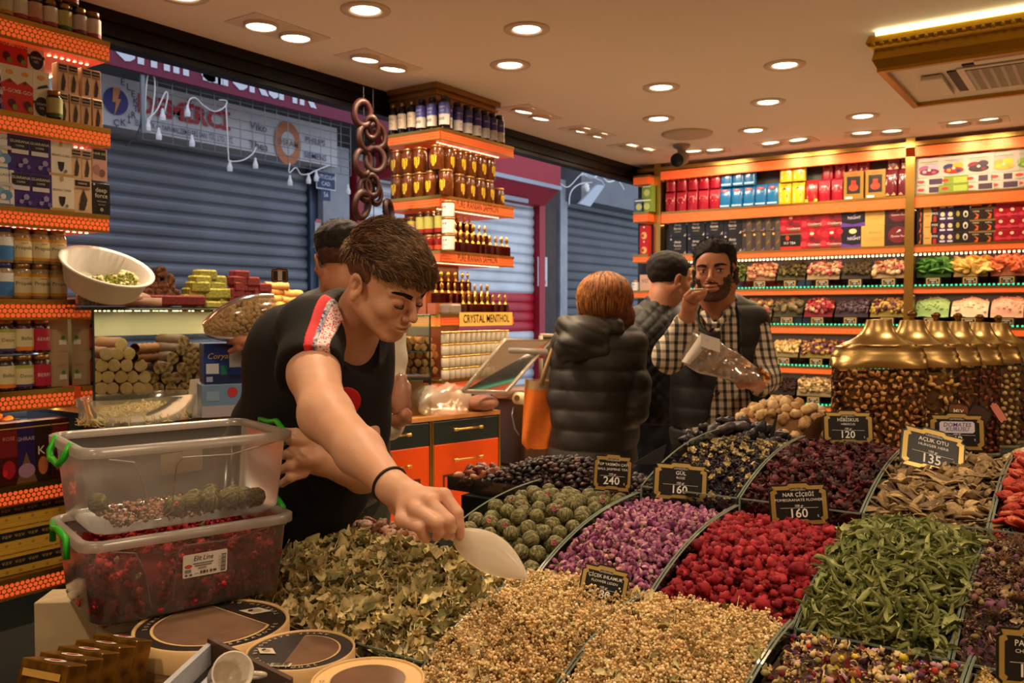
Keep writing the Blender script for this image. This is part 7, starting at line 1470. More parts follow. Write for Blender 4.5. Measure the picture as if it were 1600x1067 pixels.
mb,mt=art_mesh([('r',.0,.03,1,.97,(236,232,230)),('r',.02,0,.98,1,(236,232,230)),('t','Elit Line',.45,.78,.30,(20,18,20),{'shear':.25,'bold':.03,'sx':.85}),('e',.12,.48,.085,.08,(190,40,24)),('r',.06,.46,.18,.5,(220,130,60)),('r',.22,.54,.68,.59,(120,112,110)),('r',.26,.45,.64,.50,(120,112,110)),('r',.34,.33,.52,.40,(150,142,140)),('r',.04,.22,.18,.36,(140,132,130)),('r',.04,.08,.10,.16,(90,80,80)),('r',.14,.08,.2,.16,(90,80,80)),('r',.24,.14,.34,.17,(110,160,190)),('r',.38,.12,.42,.25,(80,72,70)),('r',.44,.12,.5,.25,(80,72,70)),('r',.52,.12,.55,.25,(80,72,70)),('e',.62,.19,.03,.06,(110,60,30)),('r',.67,.14,.74,.24,(80,72,70))]+[('r',.84,.1+.06*k,.95,.1+.06*k+(.03 if k%3 else.045),(70,62,60))for k in range(13)]+[('t',ch,.79,.75-.13*k,.11,(40,34,34))for k,ch in enumerate('28697')],lw,lh,0,.0002)
o=mb.build('brand_sticker',mt,b1);o.location=(.1212,.016,.062);o.rotation_euler=(rad(6.2),0,rad(90))
m=MB();m.quad((.1025,-.052,.088),(.1025,.02,.092),(.106,.02,.130),(.106,-.052,.126));m.build('paper_slip',mat('paper_slip',(206,200,190),.7),b2)
def simple_box(name,c,s,rz,mt,label,art=None,cat='box'):
 P=carton(name,s[0],s[1],s[2],mt,art);P.location=c;P.rotation_euler=(0,0,rz);T(P,label,cat);return P
TZ=.831
p=pz(112,1000,.90);simple_box('beige_carton',(p.x-.02,p.y,TZ),(.11,.08,.135),rad(40),(206,186,150),'plain beige carton left of the white boxes under the storage boxes',[('r',.0,.0,1,.02,(150,130,100))])
for k in range(3):p=pz(182,985,.93);simple_box('white_carton',(p.x,p.y+.02,TZ+k*.045),(.10,.07,.044),rad(52),(206,202,196),'white flat carton with green lettering, %s of its stack'%('bottom','middle','top')[k],[('t','GEME ROSA',.55,.5,.3,(60,110,80)),('e',.14,.55,.07,.3,(190,70,70))])
gcm=mat('gold_print_foil',(150,106,36),.3,.6,col2=(84,58,26),nscale=45)
for k in range(5):
 p=pD(34+k*29,1078-k*11,1.16+.035*k);P=carton('gold_tea_carton',.085,.034,.12,gcm,[('e',.5,.45,.34,.32,(40,110,180)),('e',.5,.45,.24,.24,(60,150,220)),('e',.5,.45,.12,.14,(210,140,60)),('r',.1,.82,.9,.9,(190,150,70))])
 P.location=p-Vector((0,0,.09));P.rotation_euler=(rad(-18),0,rad(14));T(P,'gold printed tea carton at the bottom left, %s in the slanted row'%ORD[k+1],'carton','gold tea cartons at the bottom left')
 mb,mt=art_mesh([('e',.5,.5,.2,.35,(206,196,180)),('e',.5,.5,.1,.2,(170,50,40))],.085,.034,0,.0005);o=mb.build('top_print',mt,P,loc=(0,0,.1205),rot=(rad(-90),0,0))
TZ2=1.012;q0,q1,q2=pz(328,1000,TZ2),pz(255,1067,TZ2),pz(458,1065,TZ2);ex_,ey_=(q1-q0),(q2-q0);ex_*=1.3;tr_=empty('open_gift_tray',tuple(q0));T(tr_,'open black and silver gift tray holding a white mug at the bottom edge','gift box')
G=lambda u,v,z:tuple(ex_*u+ey_*v+Vector((0,0,z)))
def gbox(nm,u0,u1,v0,v1,z0,z1,mt):m=MB();m.add([G(u,v,z)for z in(z0,z1)for u,v in((u0,v0),(u1,v0),(u1,v1),(u0,v1))],[(0,3,2,1),(4,5,6,7),(0,1,5,4),(1,2,6,5),(2,3,7,6),(3,0,4,7)]);return m.build(nm,mt,tr_)
silv=mat('silver_card',(176,178,186),.4)
gbox('tray_floor',0,1,0,1,-.038,-.030,BLACK);gbox('tray_wall',0,1,0,.05,-.03,0,silv);gbox('raised_lid',0,.05,0,1,-.03,.006,mat('brown_card',(70,44,20),.4));gbox('tray_wall',0,1,.95,1,-.03,0,silv)
for k in range(4):gbox('silver_stripe',.1,.95,.12+.2*k,.19+.2*k,-.0300,-.0292,silv)
mg=empty('white_mug',tuple(pD(350,1060,1.13)),rad(20));T(mg,'white mug with gold print lying in the open gift tray','mug');mg.rotation_euler=(rad(62),rad(10),rad(60));mg.scale=(.72,)*3
m=MB();m.lathe([(0,0),(.026,0),(.030,.004),(.034,.075),(.036,.078),(.033,.078),(.029,.008),(0,.006)],28,cap=False);m.build('mug_body',mat('mug_white',(220,210,196),.2,coat=.4),mg,True);m=MB();m.tube([(.033*1+.03*math.sin(t),0,.04+.025*math.cos(t))for t in[i*.35 for i in range(10)]],.0045,8);m.build('mug_handle',mat('mug_white'),mg,True)
m=MB();m.ell((0,-.033,.045),(.008,.002,.010),8,6);m.ell((.012,-.031,.05),(.006,.002,.006),8,6);m.build('gold_print',mat('gold_green_print',(150,130,50),.3),mg)
_c=sum((o.location for o in bpy.data.objects if o.name.startswith('gold_tea_carton')),Vector())/5
simple_box('brown_shipping_carton',(_c.x,_c.y-.08,.831),(.26,.15,min(o.location.z for o in bpy.data.objects if o.name.startswith('gold_tea_carton'))-.834),rad(14),(120,92,60),'low brown carton carrying the slanted gold tea cartons')
_t=Vector(tr_.location)+ex_*.45+ey_*.35
simple_box('brown_shipping_carton',(_t.x+.02,_t.y-.05,.831),(.09,.08,TZ2-.039-.832),rad(30),(126,98,64),'small brown carton under the open gift tray')
# ---------------- people: smooth blended volumes meshed with surface nets ----------------
CF=np.array([list(cr),list(cu),list(-cf)]).T
def K(px,py,d):return np.array(pD(px,py,d))
def cone(a,b,ra,rb=None,k=.012):return('c',np.array(a,float),np.array(b,float),ra,ra if rb is None else rb,k)
def elp(c,r,Rm=None,k=.012,sub=False):return('s' if sub else 'e',np.array(c,float),np.array(r,float),np.eye(3)if Rm is None else Rm,k)
def seval(prims,P):
 D=np.full(len(P),9.0)
 for q in prims:
  if q[0]=='c':
   _,a,b,ra,rb,k=q;ab=b-a;L=(ab@ab)+1e-12;t=np.clip(((P-a)@ab)/L,0,1);d=np.linalg.norm(P-a-t[:,None]*ab,axis=1)-(ra+(rb-ra)*t)
  else:
   _,c,r,Rm,k=q;X=(P-c)@Rm;s=X/r;l=np.linalg.norm(s,axis=1);g=np.linalg.norm(X/(r*r),axis=1);d=l*(l-1)/(g+1e-9);d=np.where(l<1e-3,-r.min(),d)
  if q[0]=='s':d=-d;h=np.clip(.5-.5*(D-d)/k,0,1);D=D*(1-h)+d*h+k*h*(1-h);continue
  h=np.clip(.5+.5*(D-d)/k,0,1);D=D*(1-h)+d*h-k*h*(1-h)
 return D
def prim_bounds(prims):
 lo=np.full(3,9e9);hi=-lo
 for q in prims:
  if q[0]=='c':
   for p,r in((q[1],q[3]),(q[2],q[4])):lo=np.minimum(lo,p-r);hi=np.maximum(hi,p+r)
  elif q[0]=='e':r=q[2].max();lo=np.minimum(lo,q[1]-r);hi=np.maximum(hi,q[1]+r)
 return lo-.03,hi+.03
def nets(fn,lo,hi,res):
 """fn(P)->distance; sparse refinement on a dense grid, naive surface nets"""
 B=8;n=(np.ceil((hi-lo)/(res*B)).astype(int));N_=n*B+1
 D=np.full(N_,.5,np.float32)
 ci=np.stack(np.meshgrid(*[np.arange(k)for k in n],indexing='ij'),-1).reshape(-1,3)
 cd=fn(lo+(ci*B+B/2)*res);D[:-1,:-1,:-1]=np.repeat(np.repeat(np.repeat(np.where(cd<0,-.5,.5).reshape(n).astype(np.float32),B,0),B,1),B,2)
 near=ci[np.abs(cd)<res*B*1.15+.006];o=np.stack(np.meshgrid(*[np.arange(B+1)]*3,indexing='ij'),-1).reshape(-1,3)
 for s in range(0,len(near),400):
  I=(near[s:s+400,None,:]*B+o[None]).reshape(-1,3);D[I[:,0],I[:,1],I[:,2]]=fn(lo+I*res)
 ins=D<0;c=np.zeros(np.array(D.shape)-1,np.int8)
 for dx in(0,1):
  for dy in(0,1):
   for dz in(0,1):c+=ins[dx:dx+c.shape[0],dy:dy+c.shape[1],dz:dz+c.shape[2]]
 A=np.argwhere((c>0)&(c<8));idx=np.full(c.shape,-1,np.int32);idx[A[:,0],A[:,1],A[:,2]]=np.arange(len(A))
 S=np.zeros((len(A),3));W=np.zeros(len(A));cs=[np.array(v)for v in np.ndindex(2,2,2)]
 for p in cs:
  for ax in range(3):
   if p[ax]:continue
   q=p.copy();q[ax]=1;a=D[tuple((A+p).T)].astype(float);b=D[tuple((A+q).T)].astype(float);m=(a<0)!=(b<0);t=np.where(m,a/(a-b+1e-12),0)
   S+=np.where(m[:,None],p+t[:,None]*(q-p),0);W+=m
 V=lo+(A+S/np.maximum(W,1)[:,None])*res;F=[]
 for ax in range(3):
  sl0=[slice(None)]*3;sl1=[slice(None)]*3;sl0[ax]=slice(0,-1);sl1[ax]=slice(1,None);a,b=ins[tuple(sl0)],ins[tuple(sl1)];E=np.argwhere(a!=b);u,v=[k for k in range(3)if k!=ax]
  E=E[(E[:,u]>0)&(E[:,v]>0)&(E[:,u]<idx.shape[u])&(E[:,v]<idx.shape[v])];fl=a[tuple(E.T)]
  def g(du,dv):e=E.copy();e[:,u]-=du;e[:,v]-=dv;return idx[tuple(e.T)]
  Q=np.stack([g(0,0),g(1,0),g(1,1),g(0,1)],1)
  if ax==1:fl=~fl
  Q[~fl]=Q[~fl][:,::-1];Q=Q[(Q>=0).all(1)];F.append(Q)
 return V,np.concatenate(F)
def net_ob(name,fn,lo,hi,res,mt,parent=None,origin=None):
 V,F=nets(fn,lo,hi,res);o0=np.array(parent.location)if parent is not None else(origin if origin is not None else np.zeros(3))
 me=bpy.data.meshes.new(name);V=V-o0;me.vertices.add(len(V));me.vertices.foreach_set('co',V.ravel());me.loops.add(F.size);me.loops.foreach_set('vertex_index',F.ravel().astype(np.int32));me.polygons.add(len(F));me.polygons.foreach_set('loop_start',np.arange(0,F.size,4,dtype=np.int32))
 me.polygons.foreach_set('use_smooth',np.ones(len(F),bool));me.materials.append(mt);me.update(calc_edges=True);me.validate()
 return ob(name,me,parent,tuple(o0)if parent is None else(0,0,0))
def skin(name,c1,c2):return mat(name,c1,.5,col2=c2,nscale=14,bump=.12,bscale=260,sss=.12)
def headR(right,fwd,up):
 M_=np.array([right,fwd,up],float).T;u,s,v=np.linalg.svd(M_);return CF@(u@v)
def look(fwd,up=(0,1,0)):
 f=np.array(fwd,float);f/=np.linalg.norm(f);r=np.cross(f,up);r/=np.linalg.norm(r);return headR(r,f,np.cross(r,f))
def head_prims(c,Rm,s=1,female=False,lids=.5,jaw=1.0,neck=None,nr=.05):
 w=lambda p:c+Rm@(np.array(p,float)*s);P=[]
 def E(p,r,k=.014,rz=None,sub=False):P.append(elp(w(p),np.array(r)*s,Rm if rz is None else Rm@rotm(*rz),k*s,sub))
 def C(a,b,ra,rb=None,k=.014):P.append(cone(w(a),w(b),ra*s,(ra if rb is None else rb)*s,k*s))
 E((0,-.016,.045),(.074,.094,.077));E((0,.030,.0),(.062,.060,.088),.02);E((0,.036,-.055),(.046*jaw,.044,.042),.02)
 for x in(1,-1):
  C((x*.058,-.008,-.035),(x*.020*jaw,.068,-.088),.020*jaw,.015,.018);E((x*.041,.062,-.018),(.022,.020,.022),.018);C((x*.014,.086,.028),(x*.046,.070,.026),.0095,.009,.012)
 E((0,.074,-.088),(.019*jaw,.016,.015),.014);E((0,.078,-.056),(.030,.018,.024),.014);E((0,.072,.05),(.045,.022,.028),.02)
 for x in(1,-1):E((x*.031,.096,.006),(.018,.013,.012),.010,sub=True)
 C((0,.086,.018),(0,.110,-.020),.0070,.0090,.010);E((0,.112,-.024),(.0085,.0085,.008),.007)
 for x in(1,-1):E((x*.0118,.099,-.029),(.0066,.0090,.007),.006);E((x*.006,.108,-.036),(.0028,.004,.003),.002,sub=True)
 for x in(1,-1):E((x*.031,.079,.006),(.0150,.0125,.0115),.004)
 E((0,.093,-.0505),(.023,.0115,.0062),.005);E((0,.091,-.0625),(.020,.0120,.0070),.005);P.append(elp(w((0,.103,-.0560)),np.array((.024,.010,.0016))*s,Rm,.003*s,True))
 for x in(1,-1):
  E((x*.079,-.008,.0),(.0085,.020,.031),.006,(0,x*.18,0));E((x*.082,-.004,-.024),(.007,.009,.011),.006);E((x*.0895,-.002,.004),(.0150,.0125,.0195),.002,(0,x*.18,0),True);E((x*.079,-.009,-.001),(.006,.0035,.012),.003)
 if neck is not None:C((0,-.022,-.055),(0,-.03,-.08),nr,nr,.03);P.append(cone(w((0,-.022,-.06)),neck,nr*s,nr*1.08,.03))
 return P
def hand_prims(joints,wrist,k=.008):
 """joints: list of fingers, each [mcp, pip, dip, tip] with radii"""
 P=[]
 for f,rs in joints:
  for i in range(len(f)-1):P.append(cone(f[i],f[i+1],rs[i]*.94,rs[i+1]*.94,.002 if i else.005))
 return P
def stripes_mat():
 m=bpy.data.materials.new('plaid_flannel');m.use_nodes=True;nt=m.node_tree;N=nt.nodes.new;L=nt.links;b=nt.nodes['Principled BSDF'];b.inputs['Roughness'].default_value=.85
 g=N('ShaderNodeTexCoord');mp=N('ShaderNodeMapping');L.new(g.outputs['Object'],mp.inputs[0]);mp.inputs['Rotation'].default_value=(0,0,-TH);sp=N('ShaderNodeSeparateXYZ');L.new(mp.outputs[0],sp.inputs[0]);outs=[]
 for ax,per,wd in((0,.030,.42),(2,.032,.34)):
  a=N('ShaderNodeMath');a.operation='MULTIPLY';a.inputs[1].default_value=1/per;L.new(sp.outputs[ax],a.inputs[0]);f=N('ShaderNodeMath');f.operation='FRACT';L.new(a.outputs[0],f.inputs[0]);l=N('ShaderNodeMath');l.operation='LESS_THAN';l.inputs[1].default_value=wd;L.new(f.outputs[0],l.inputs[0]);outs.append(l)
 s1=N('ShaderNodeMath');s1.operation='MULTIPLY';s1.inputs[1].default_value=.85;L.new(outs[0].outputs[0],s1.inputs[0]);s2=N('ShaderNodeMath');s2.operation='MULTIPLY_ADD';s2.inputs[1].default_value=.6;L.new(outs[1].outputs[0],s2.inputs[0]);L.new(s1.outputs[0],s2.inputs[2]);s2.use_clamp=True
 mx=N('ShaderNodeMix');mx.data_type='RGBA';mx.inputs[6].default_value=(*s2l((206,190,168)),1);mx.inputs[7].default_value=(*s2l((24,22,26)),1);L.new(s2.outputs[0],mx.inputs[0]);L.new(mx.outputs[2],b.inputs['Base Color']);return m
PLAID=stripes_mat()
def strands(name,roots,mats,parent,r=.0007,seg=5):
 V=[];F=[];o0=np.array(parent.location);n=0
 for pts in roots:
  P_=np.array(pts)-o0;k=len(P_)
  t=P_[-1]-P_[0];a=np.cross(t,[.3,.5,.8]);a/=np.linalg.norm(a)+1e-9;b=np.cross(t,a);b/=np.linalg.norm(b)+1e-9
  for i in range(k):
   rr=r*(1-.85*i/(k-1))
   for w in range(3):an=2.094*w;V.append(P_[i]+(a*math.cos(an)+b*math.sin(an))*rr)
  for i in range(k-1):
   for w in range(3):w2=(w+1)%3;F.append((n+i*3+w,n+i*3+w2,n+i*3+3+w2,n+i*3+3+w))
  n+=3*k
 me=bpy.data.meshes.new(name);me.from_pydata(np.array(V).tolist(),[],F);me.materials.append(mats);me.polygons.foreach_set('use_smooth',[True]*len(F));me.update();return ob(name,me,parent)
def hair_mat(name,cols):return pile_mat(name,cols,.5,.2,60,0)
def face_bits(e,c,Rm,s,brow,open_=0,iris=(60,36,20),lip=(150,84,70),browth=.0022,bl=1.0):
 w=lambda p:c+Rm@(np.array(p,float)*s);o0=np.array(e.location);RR=Matrix(Rm.tolist()).to_4x4()
 rr=random.Random(3);st_=[]
 for x in(1,-1):
  for i in range(260):
   t=rr.random();p=np.array((x*(.013+.036*t*bl),.1000-.020*t*t-.004*t,.0235+.006*math.sin(t*2.6)+rr.uniform(-1,1)*browth*(1.15-t*.6)));st_.append([w(p),w(p+np.array((x*.005,-.002,.0012))),w(p+np.array((x*.009,-.005,.0004)))])
 strands('eyebrows',st_,hair_mat('brow_'+brow,[(26,17,12),(36,25,18)]),e,.0007)
 for x in(1,-1):
  if open_:
   M_=Matrix.Translation(Vector(w((x*.031,.0835,.0055))-o0))@RR;m=MB();m.ell((0,0,0),(.0125*s,.0098*s,.0052*s),16,10,0,M_);g=.0035*open_
   m.ell((-.003*s*g/.0035,.0070*s,.0002*s),(.0052*s,.0034*s,.0046*s),12,8,1,M_);m.build('eye',[mat('eye_white',(190,180,170),.2,coat=.5),mat('iris_dark',iris,.15,coat=.6)],e,True)
  m=MB();P_=[w((x*(.031+.0145*math.cos(t)),.0945-.010*abs(math.cos(t))**2,(.010 if open_ else-.0005)+(.003 if open_ else-.0030)*math.sin(t)))-o0 for t in np.linspace(0,math.pi,9)]
  m.tube([tuple(p)for p in P_],[.0006,.0014,.0018,.002,.0021,.002,.0018,.0014,.0006],5);m.build('eyelashes',mat('lash_dark',(24,16,12),.6),e,True)
 m=MB()
 for zc,th,yy_ in((-.0508,.0048,.1005),(-.0622,.0054,.0990)):
  def fn(u,v):t=(u-.5)*2;x=t*.0215;hw=th*(1-t*t)**.6+.0003;return tuple(w((x,yy_+.0026-.013*t*t+.0012*math.cos((v-.5)*3)-.0006,zc+(v-.5)*2*hw*.62-.0015*t*t))-o0)
  m.grid(fn,15,6)
 m.build('lips',mat('lips_'+brow,lip,.4),e,True)
def cap_fn(prims,inv,off,region):
 """shell grown from the head: region(local)->signed distance"""
 def fn(P):
  L=inv(P);return np.maximum(seval(prims,P)-off(L),region(L))
 return fn
def vn(L,f):return np.sin(L[:,0]*f+1.3*np.sin(L[:,1]*f*.7))*np.cos(L[:,2]*f*1.1+np.sin(L[:,0]*f*.6))
# ============ 1. the young man reaching with the scoop ============
YS=skin('young_skin',(216,170,142),(206,154,126));BC3=K(599,445,1.75);S1=.89
RB=headR((-.60,-.10,.80),(.735,-.53,.43),(.36,.84,.40))
sh=K(488,516,1.74);up_=K(490,585,1.64);el_=K(509,648,1.55);fm=K(562,706,1.45);wr=K(614,762,1.35)
hb=K(640,778,1.335)
PB=head_prims(BC3,RB,S1,neck=K(548,515,1.86),nr=.050)
torso_in=[cone(K(515,560,1.92),K(470,700,1.93),.10,.10,.03),cone(K(548,515,1.88),K(520,560,1.92),.055,.10,.04),cone(K(530,545,1.88),sh,.05,.045,.03)]
PB+=torso_in+[cone(sh,up_,.050,.046,.02),cone(up_,el_,.046,.042,.02),elp(el_,(.044,.044,.044),None,.02),cone(el_,fm,.043,.038,.02),cone(fm,wr,.038,.0245,.02),cone(wr,hb,.0245,.026,.012)]
def kp(x,y,d):return K(550+x/4.64,700+y/4.64,d)
mc=[kp(665,345,1.30),kp(560,390,1.285),kp(470,450,1.28),kp(365,520,1.29)]
for m_ in mc:PB.append(cone(hb,m_,.020,.0115,.008))
PB+=[elp(kp(450,400,1.315),(.020,.020,.012),None,.012)]
FNG=[([mc[0],kp(762,470,1.285),kp(775,560,1.285),kp(785,640,1.29)],[.0112,.0100,.0088,.0078]),([mc[1],kp(700,525,1.262),kp(712,590,1.27),kp(690,632,1.285)],[.0115,.0102,.0092,.0080]),([mc[2],kp(612,540,1.255),kp(630,605,1.265),kp(610,640,1.285)],[.0115,.0102,.0092,.0080]),([mc[3],kp(490,575,1.262),kp(515,630,1.268),kp(538,662,1.275)],[.0108,.0094,.0082,.0070])]
PB+=hand_prims(FNG,wr)
PB+=hand_prims([([kp(330,420,1.35),kp(480,520,1.36),kp(640,580,1.345),kp(740,640,1.315)],[.016,.0125,.0110,.0085])],wr)
le=K(566,740,1.86);lw_=K(492,718,1.76);lsh=K(560,580,2.02)
PB+=[cone(lsh,le,.046,.040,.02),elp(K(556,728,1.82),(.04,.04,.04),None,.02),cone(le,K(545,727,1.80),.036,.037,.02),cone(K(545,727,1.80),lw_,.036,.030,.02),elp(K(476,716,1.735),(.036,.022,.042),CF,.02)]
for i,(y0_,y1_,x1_,r_)in enumerate(((690,686,436,.0098),(706,712,436,.0105),(723,735,437,.0102),(738,756,440,.0090))):
 PB+=[cone(K(474,y0_,1.725),K(454,(y0_+y1_)/2-1,1.70),.0118,r_,.008),cone(K(454,(y0_+y1_)/2-1,1.70),K(x1_,y1_,1.715),r_,r_*.85,.005)]
PB+=[cone(K(482,694,1.74),K(462,678,1.73),.015,.011,.01),cone(K(462,678,1.73),K(440,674,1.735),.011,.008,.006)]
e1_=empty('person',tuple(K(410,900,2.25)*np.array((1,1,0))));T(e1_,'young person in black t-shirt with red stripe bending to scoop leaves','person')
lo,hi=prim_bounds(PB);body1=net_ob('body',lambda P:seval(PB,P),lo,hi,.0028,YS,e1_)
face_bits(e1_,BC3,RB,S1,'young',0,lip=(158,92,82),browth=.0042,bl=1.0)
inv1=lambda P:(P-BC3)@RB/S1
HP=head_prims(BC3,RB,S1)[:3]
yh=hair_mat('brown_hair',[(84,62,44),(108,82,60),(132,104,76),(92,68,48),(154,122,92)])
def reg1(L):
 x,y,z=L.T;line=np.where(y>.02,.054+.010*np.sin(x*60),.060);line=np.where(y<-.03,.060+(y+.03)*.6,line);return line-z
off1=lambda L:.005+.008*np.clip((L[:,2]-.04)/.07,0,1)+.010*np.clip((L[:,1]-.0)/.09,0,1)+.003*vn(L,95)
c0=RB@np.array((0,0,.06));net_ob('hair',cap_fn(HP,inv1,off1,reg1),BC3+c0-.16,BC3+c0+.16,.003,mat('hair_base_brown',(54,38,28),.7,bump=.8,bscale=60,noise=.6,nscale=60),e1_)
ham=mat('faded_hair',(104,72,54),.8,col2=(122,86,64),nscale=90,bump=.2,bscale=300)
net_ob('hair_fade',cap_fn(HP,inv1,lambda L:.0016+.006*np.clip((L[:,2]-.02)/.03,0,1),lambda L:np.maximum(np.maximum(.012-.4*np.clip(-L[:,1]-.02,0,.2)-L[:,2]+.0*L[:,0],L[:,1]-.018+.3*np.abs(L[:,2]-.03)),L[:,2]-.07)),BC3-.15,BC3+.15,.003,ham,e1_)
st_=[];rr=random.Random(5);roots=[]
V0=(np.array([v.co[:]for v in[o for o in e1_.children if o.name.startswith('hair')and 'fade' not in o.name][0].data.vertices])+np.array(e1_.location))
Lc=inv1(V0);Lc=Lc[(Lc[:,2]>.056-.5*np.clip(-Lc[:,1]-.03,0,1))]
for i in range(6500):
 p=Lc[rr.randrange(len(Lc))];n_=np.array((p[0],p[1]+.01,p[2]-.03));n_/=np.linalg.norm(n_);sw=np.array((-.35+rr.uniform(-.3,.3),.9+rr.uniform(-.3,.3),.15+rr.uniform(-.25,.25)))
 if p[2]<.07:sw=sw+np.array((0,-.2,-.9))
 t=sw-n_*(sw@n_);t/=np.linalg.norm(t)+1e-6;Lh=rr.uniform(.025,.055)*(.5 if p[2]<.075 else 1);q=p-n_*.006
 st_.append([BC3+S1*RB@(q+t*Lh*s_+n_*(.006+.008*s_-.20*Lh*s_*s_+.002*math.sin(s_*6+i)))for s_ in(0,.3,.55,.8,1)])
strands('hair_strands',st_,yh,e1_,.0013)
def fold(P,a=.004):return a*np.sin(P[:,2]*38+6*np.sin(P[:,0]*9+P[:,1]*7))*np.sin(P[:,0]*17+P[:,1]*11)
TS=[cone(K(505,580,1.92),K(455,730,1.99),.150,.155,.05),cone(K(545,520,1.92),K(480,560,1.90),.085,.13,.05),cone(K(545,545,1.90),K(540,650,1.98),.085,.09,.04),cone(K(540,650,1.98),K(520,760,2.04),.09,.09,.04),cone(K(455,730,1.99),K(425,900,2.18),.155,.155,.05),cone(K(530,500,1.85),sh,.06,.062,.05),cone(sh,K(484,568,1.66),.064,.061,.03),cone(K(484,568,1.66),K(470,580,1.68),.058,.05,.02),cone(K(560,510,1.95),lsh,.06,.06,.04),cone(lsh,K(562,675,1.99),.062,.060,.03)]
slv=K(490,597,1.62);sd_=(up_-sh)/np.linalg.norm(up_-sh);nk=BC3+RB@np.array((0,-.02,-.07));nkd=K(548,515,1.86)-nk;nkd/=np.linalg.norm(nkd)
def shirt(P):
 d=seval(TS,P)+fold(P,.0035);cut=(P-K(486,580,1.65))@sd_;near_=np.linalg.norm(P-K(488,590,1.62),axis=1)<.10
 d=np.where(near_,np.maximum(d,cut),d)
 v=np.linalg.norm((P-K(570,505,1.80))@CF*np.array((1.,.62,.7)),axis=1);return np.maximum(d,.066-v)
black_c=mat('black_cotton',(17,17,18),.85,bump=.3,bscale=300)
lo,hi=prim_bounds(TS);net_ob('t_shirt',shirt,lo,hi,.005,black_c,e1_)
sa,sb=K(527,468,1.74),K(500,585,1.575)
redp=mat('red_white_print',(214,52,60),.7)
CAMn=np.array(CAM);ax_=(sb-sa)/np.linalg.norm(sb-sa);sid=CF[:,0]-ax_*(CF[:,0]@ax_);sid/=np.linalg.norm(sid)
def band(off,w0,w1):
 def fn(P):
  s_=(P-sa)@ax_;t_=(P-sa)@sid+.016*np.sin(np.clip(s_,0,.2)*9.5+.2)-.004;L_=np.linalg.norm(sb-sa)
  return np.maximum.reduce([shirt(P)-off,-(shirt(P)-off+.004),w0-t_,t_-w1,-s_-.004,s_-L_-.002,np.abs((P-sa)@CF[:,2]-((sb-sa)@CF[:,2])*np.clip(s_/L_,0,1)+.01)-.05])
 return fn
net_ob('red_band',band(.0022,-.026,-.006),sa-.16,sa+.22,.0025,redp,e1_)
def print_mat():
 m=bpy.data.materials.new('red_dot_print');m.use_nodes=True;nt=m.node_tree;N=nt.nodes.new;L=nt.links;b=nt.nodes['Principled BSDF'];v=N('ShaderNodeTexVoronoi');v.inputs['Scale'].default_value=190;tc=N('ShaderNodeTexCoord');L.new(tc.outputs['Object'],v.inputs['Vector']);r=N('ShaderNodeValToRGB');r.color_ramp.interpolation='CONSTANT';r.color_ramp.elements[0].color=(*s2l((214,58,64)),1);r.color_ramp.elements[1].position=.40;r.color_ramp.elements[1].color=(*s2l((226,214,214)),1);L.new(v.outputs['Distance'],r.inputs[0]);L.new(r.outputs[0],b.inputs['Base Color']);b.inputs['Roughness'].default_value=.7;return m
net_ob('dotted_band',band(.0024,-.006,.020),sa-.16,sa+.22,.0025,print_mat(),e1_)
net_ob('blue_band',band(.0034,-.010,-.001),sa-.16,sa+.22,.0025,mat('blue_print',(50,70,130),.7,col2=(226,214,214),nscale=120),e1_)
def badge(P):return np.maximum(np.maximum(shirt(P)-.003,-(shirt(P)+.002)),np.linalg.norm(P-bc_,axis=1)-.034)
bc_=K(546,634,1.79)
V_,_=nets(shirt,bc_-.12,bc_+.12,.01);q_=(V_-CAMn);dp_=q_@np.array(cf);pxs=800+FPX*(q_@np.array(cr))/dp_;pys=533.5-FPX*(q_@np.array(cu))/dp_;sel=V_[(abs(pxs-546)<9)&(abs(pys-634)<9)]
if len(sel):bc_=sel[np.argmin((sel-CAMn)@np.array(cf))]
net_ob('red_badge',badge,bc_-.05,bc_+.05,.0025,mat('badge_red',(190,16,24),.6),e1_)
v_,f_=text_vf('g',.03,.02);m=MB();m.add(v_,f_);o=m.build('badge_mark',flat((220,210,215)),e1_);o.location=Vector(bc_)+Vector(-cf)*.008-Vector(e1_.location);o.rotation_euler=(0,0,TH+.3)
TRb=[cone(K(432,850,2.2),np.array((*K(432,860,2.26)[:2],.08)),.125,.07,.05),cone(K(392,850,2.24),np.array((*K(385,860,2.3)[:2],.08)),.125,.07,.05)]
lo,hi=prim_bounds(TRb);net_ob('trousers',lambda P:seval(TRb,P)+fold(P,.004),lo,hi,.009,black_c,e1_)
m=MB();c_=wr+(fm-wr)*.10;ax=(fm-wr)/np.linalg.norm(fm-wr);a=np.cross(ax,CF[:,2]);a/=np.linalg.norm(a);b=np.cross(ax,a);m.tube([tuple(c_+(a*math.cos(t)+b*math.sin(t))*.0285+ax*.004*math.sin(t)-np.array(e1_.location))for t in np.linspace(0,6.2832,33)],.0027,8);m.build('wristband',mat('black_rubber',(14,14,15),.5),e1_,True)
sA,sB=kp(765,640,1.30),K(827,904,1.255);ax=(sB-sA);Ls=np.linalg.norm(ax);ax/=Ls;a=np.cross(ax,CF[:,2]);a/=np.linalg.norm(a);b=np.cross(ax,a)
if b@CF[:,2]<0:b=-b
def scf(u,v):
 w_=.032*(math.sin(math.pi*min(1,v*.92+.10))**.75)*(1-.25*v)if v>.04 else.012+.3*v;an=(u-.5)*3.5;p=sA+ax*Ls*v+a*w_*math.sin(an)+b*(w_*.75*math.cos(an)-.012*math.sin(math.pi*v));return tuple(p)
m=MB();m.grid(scf,17,22);sco=m.build('scoop',thin('milky_plastic',(245,238,225),.3,.25,.9,(240,230,212)),None,True);T(sco,'translucent white plastic scoop in the hand of the young person','scoop')
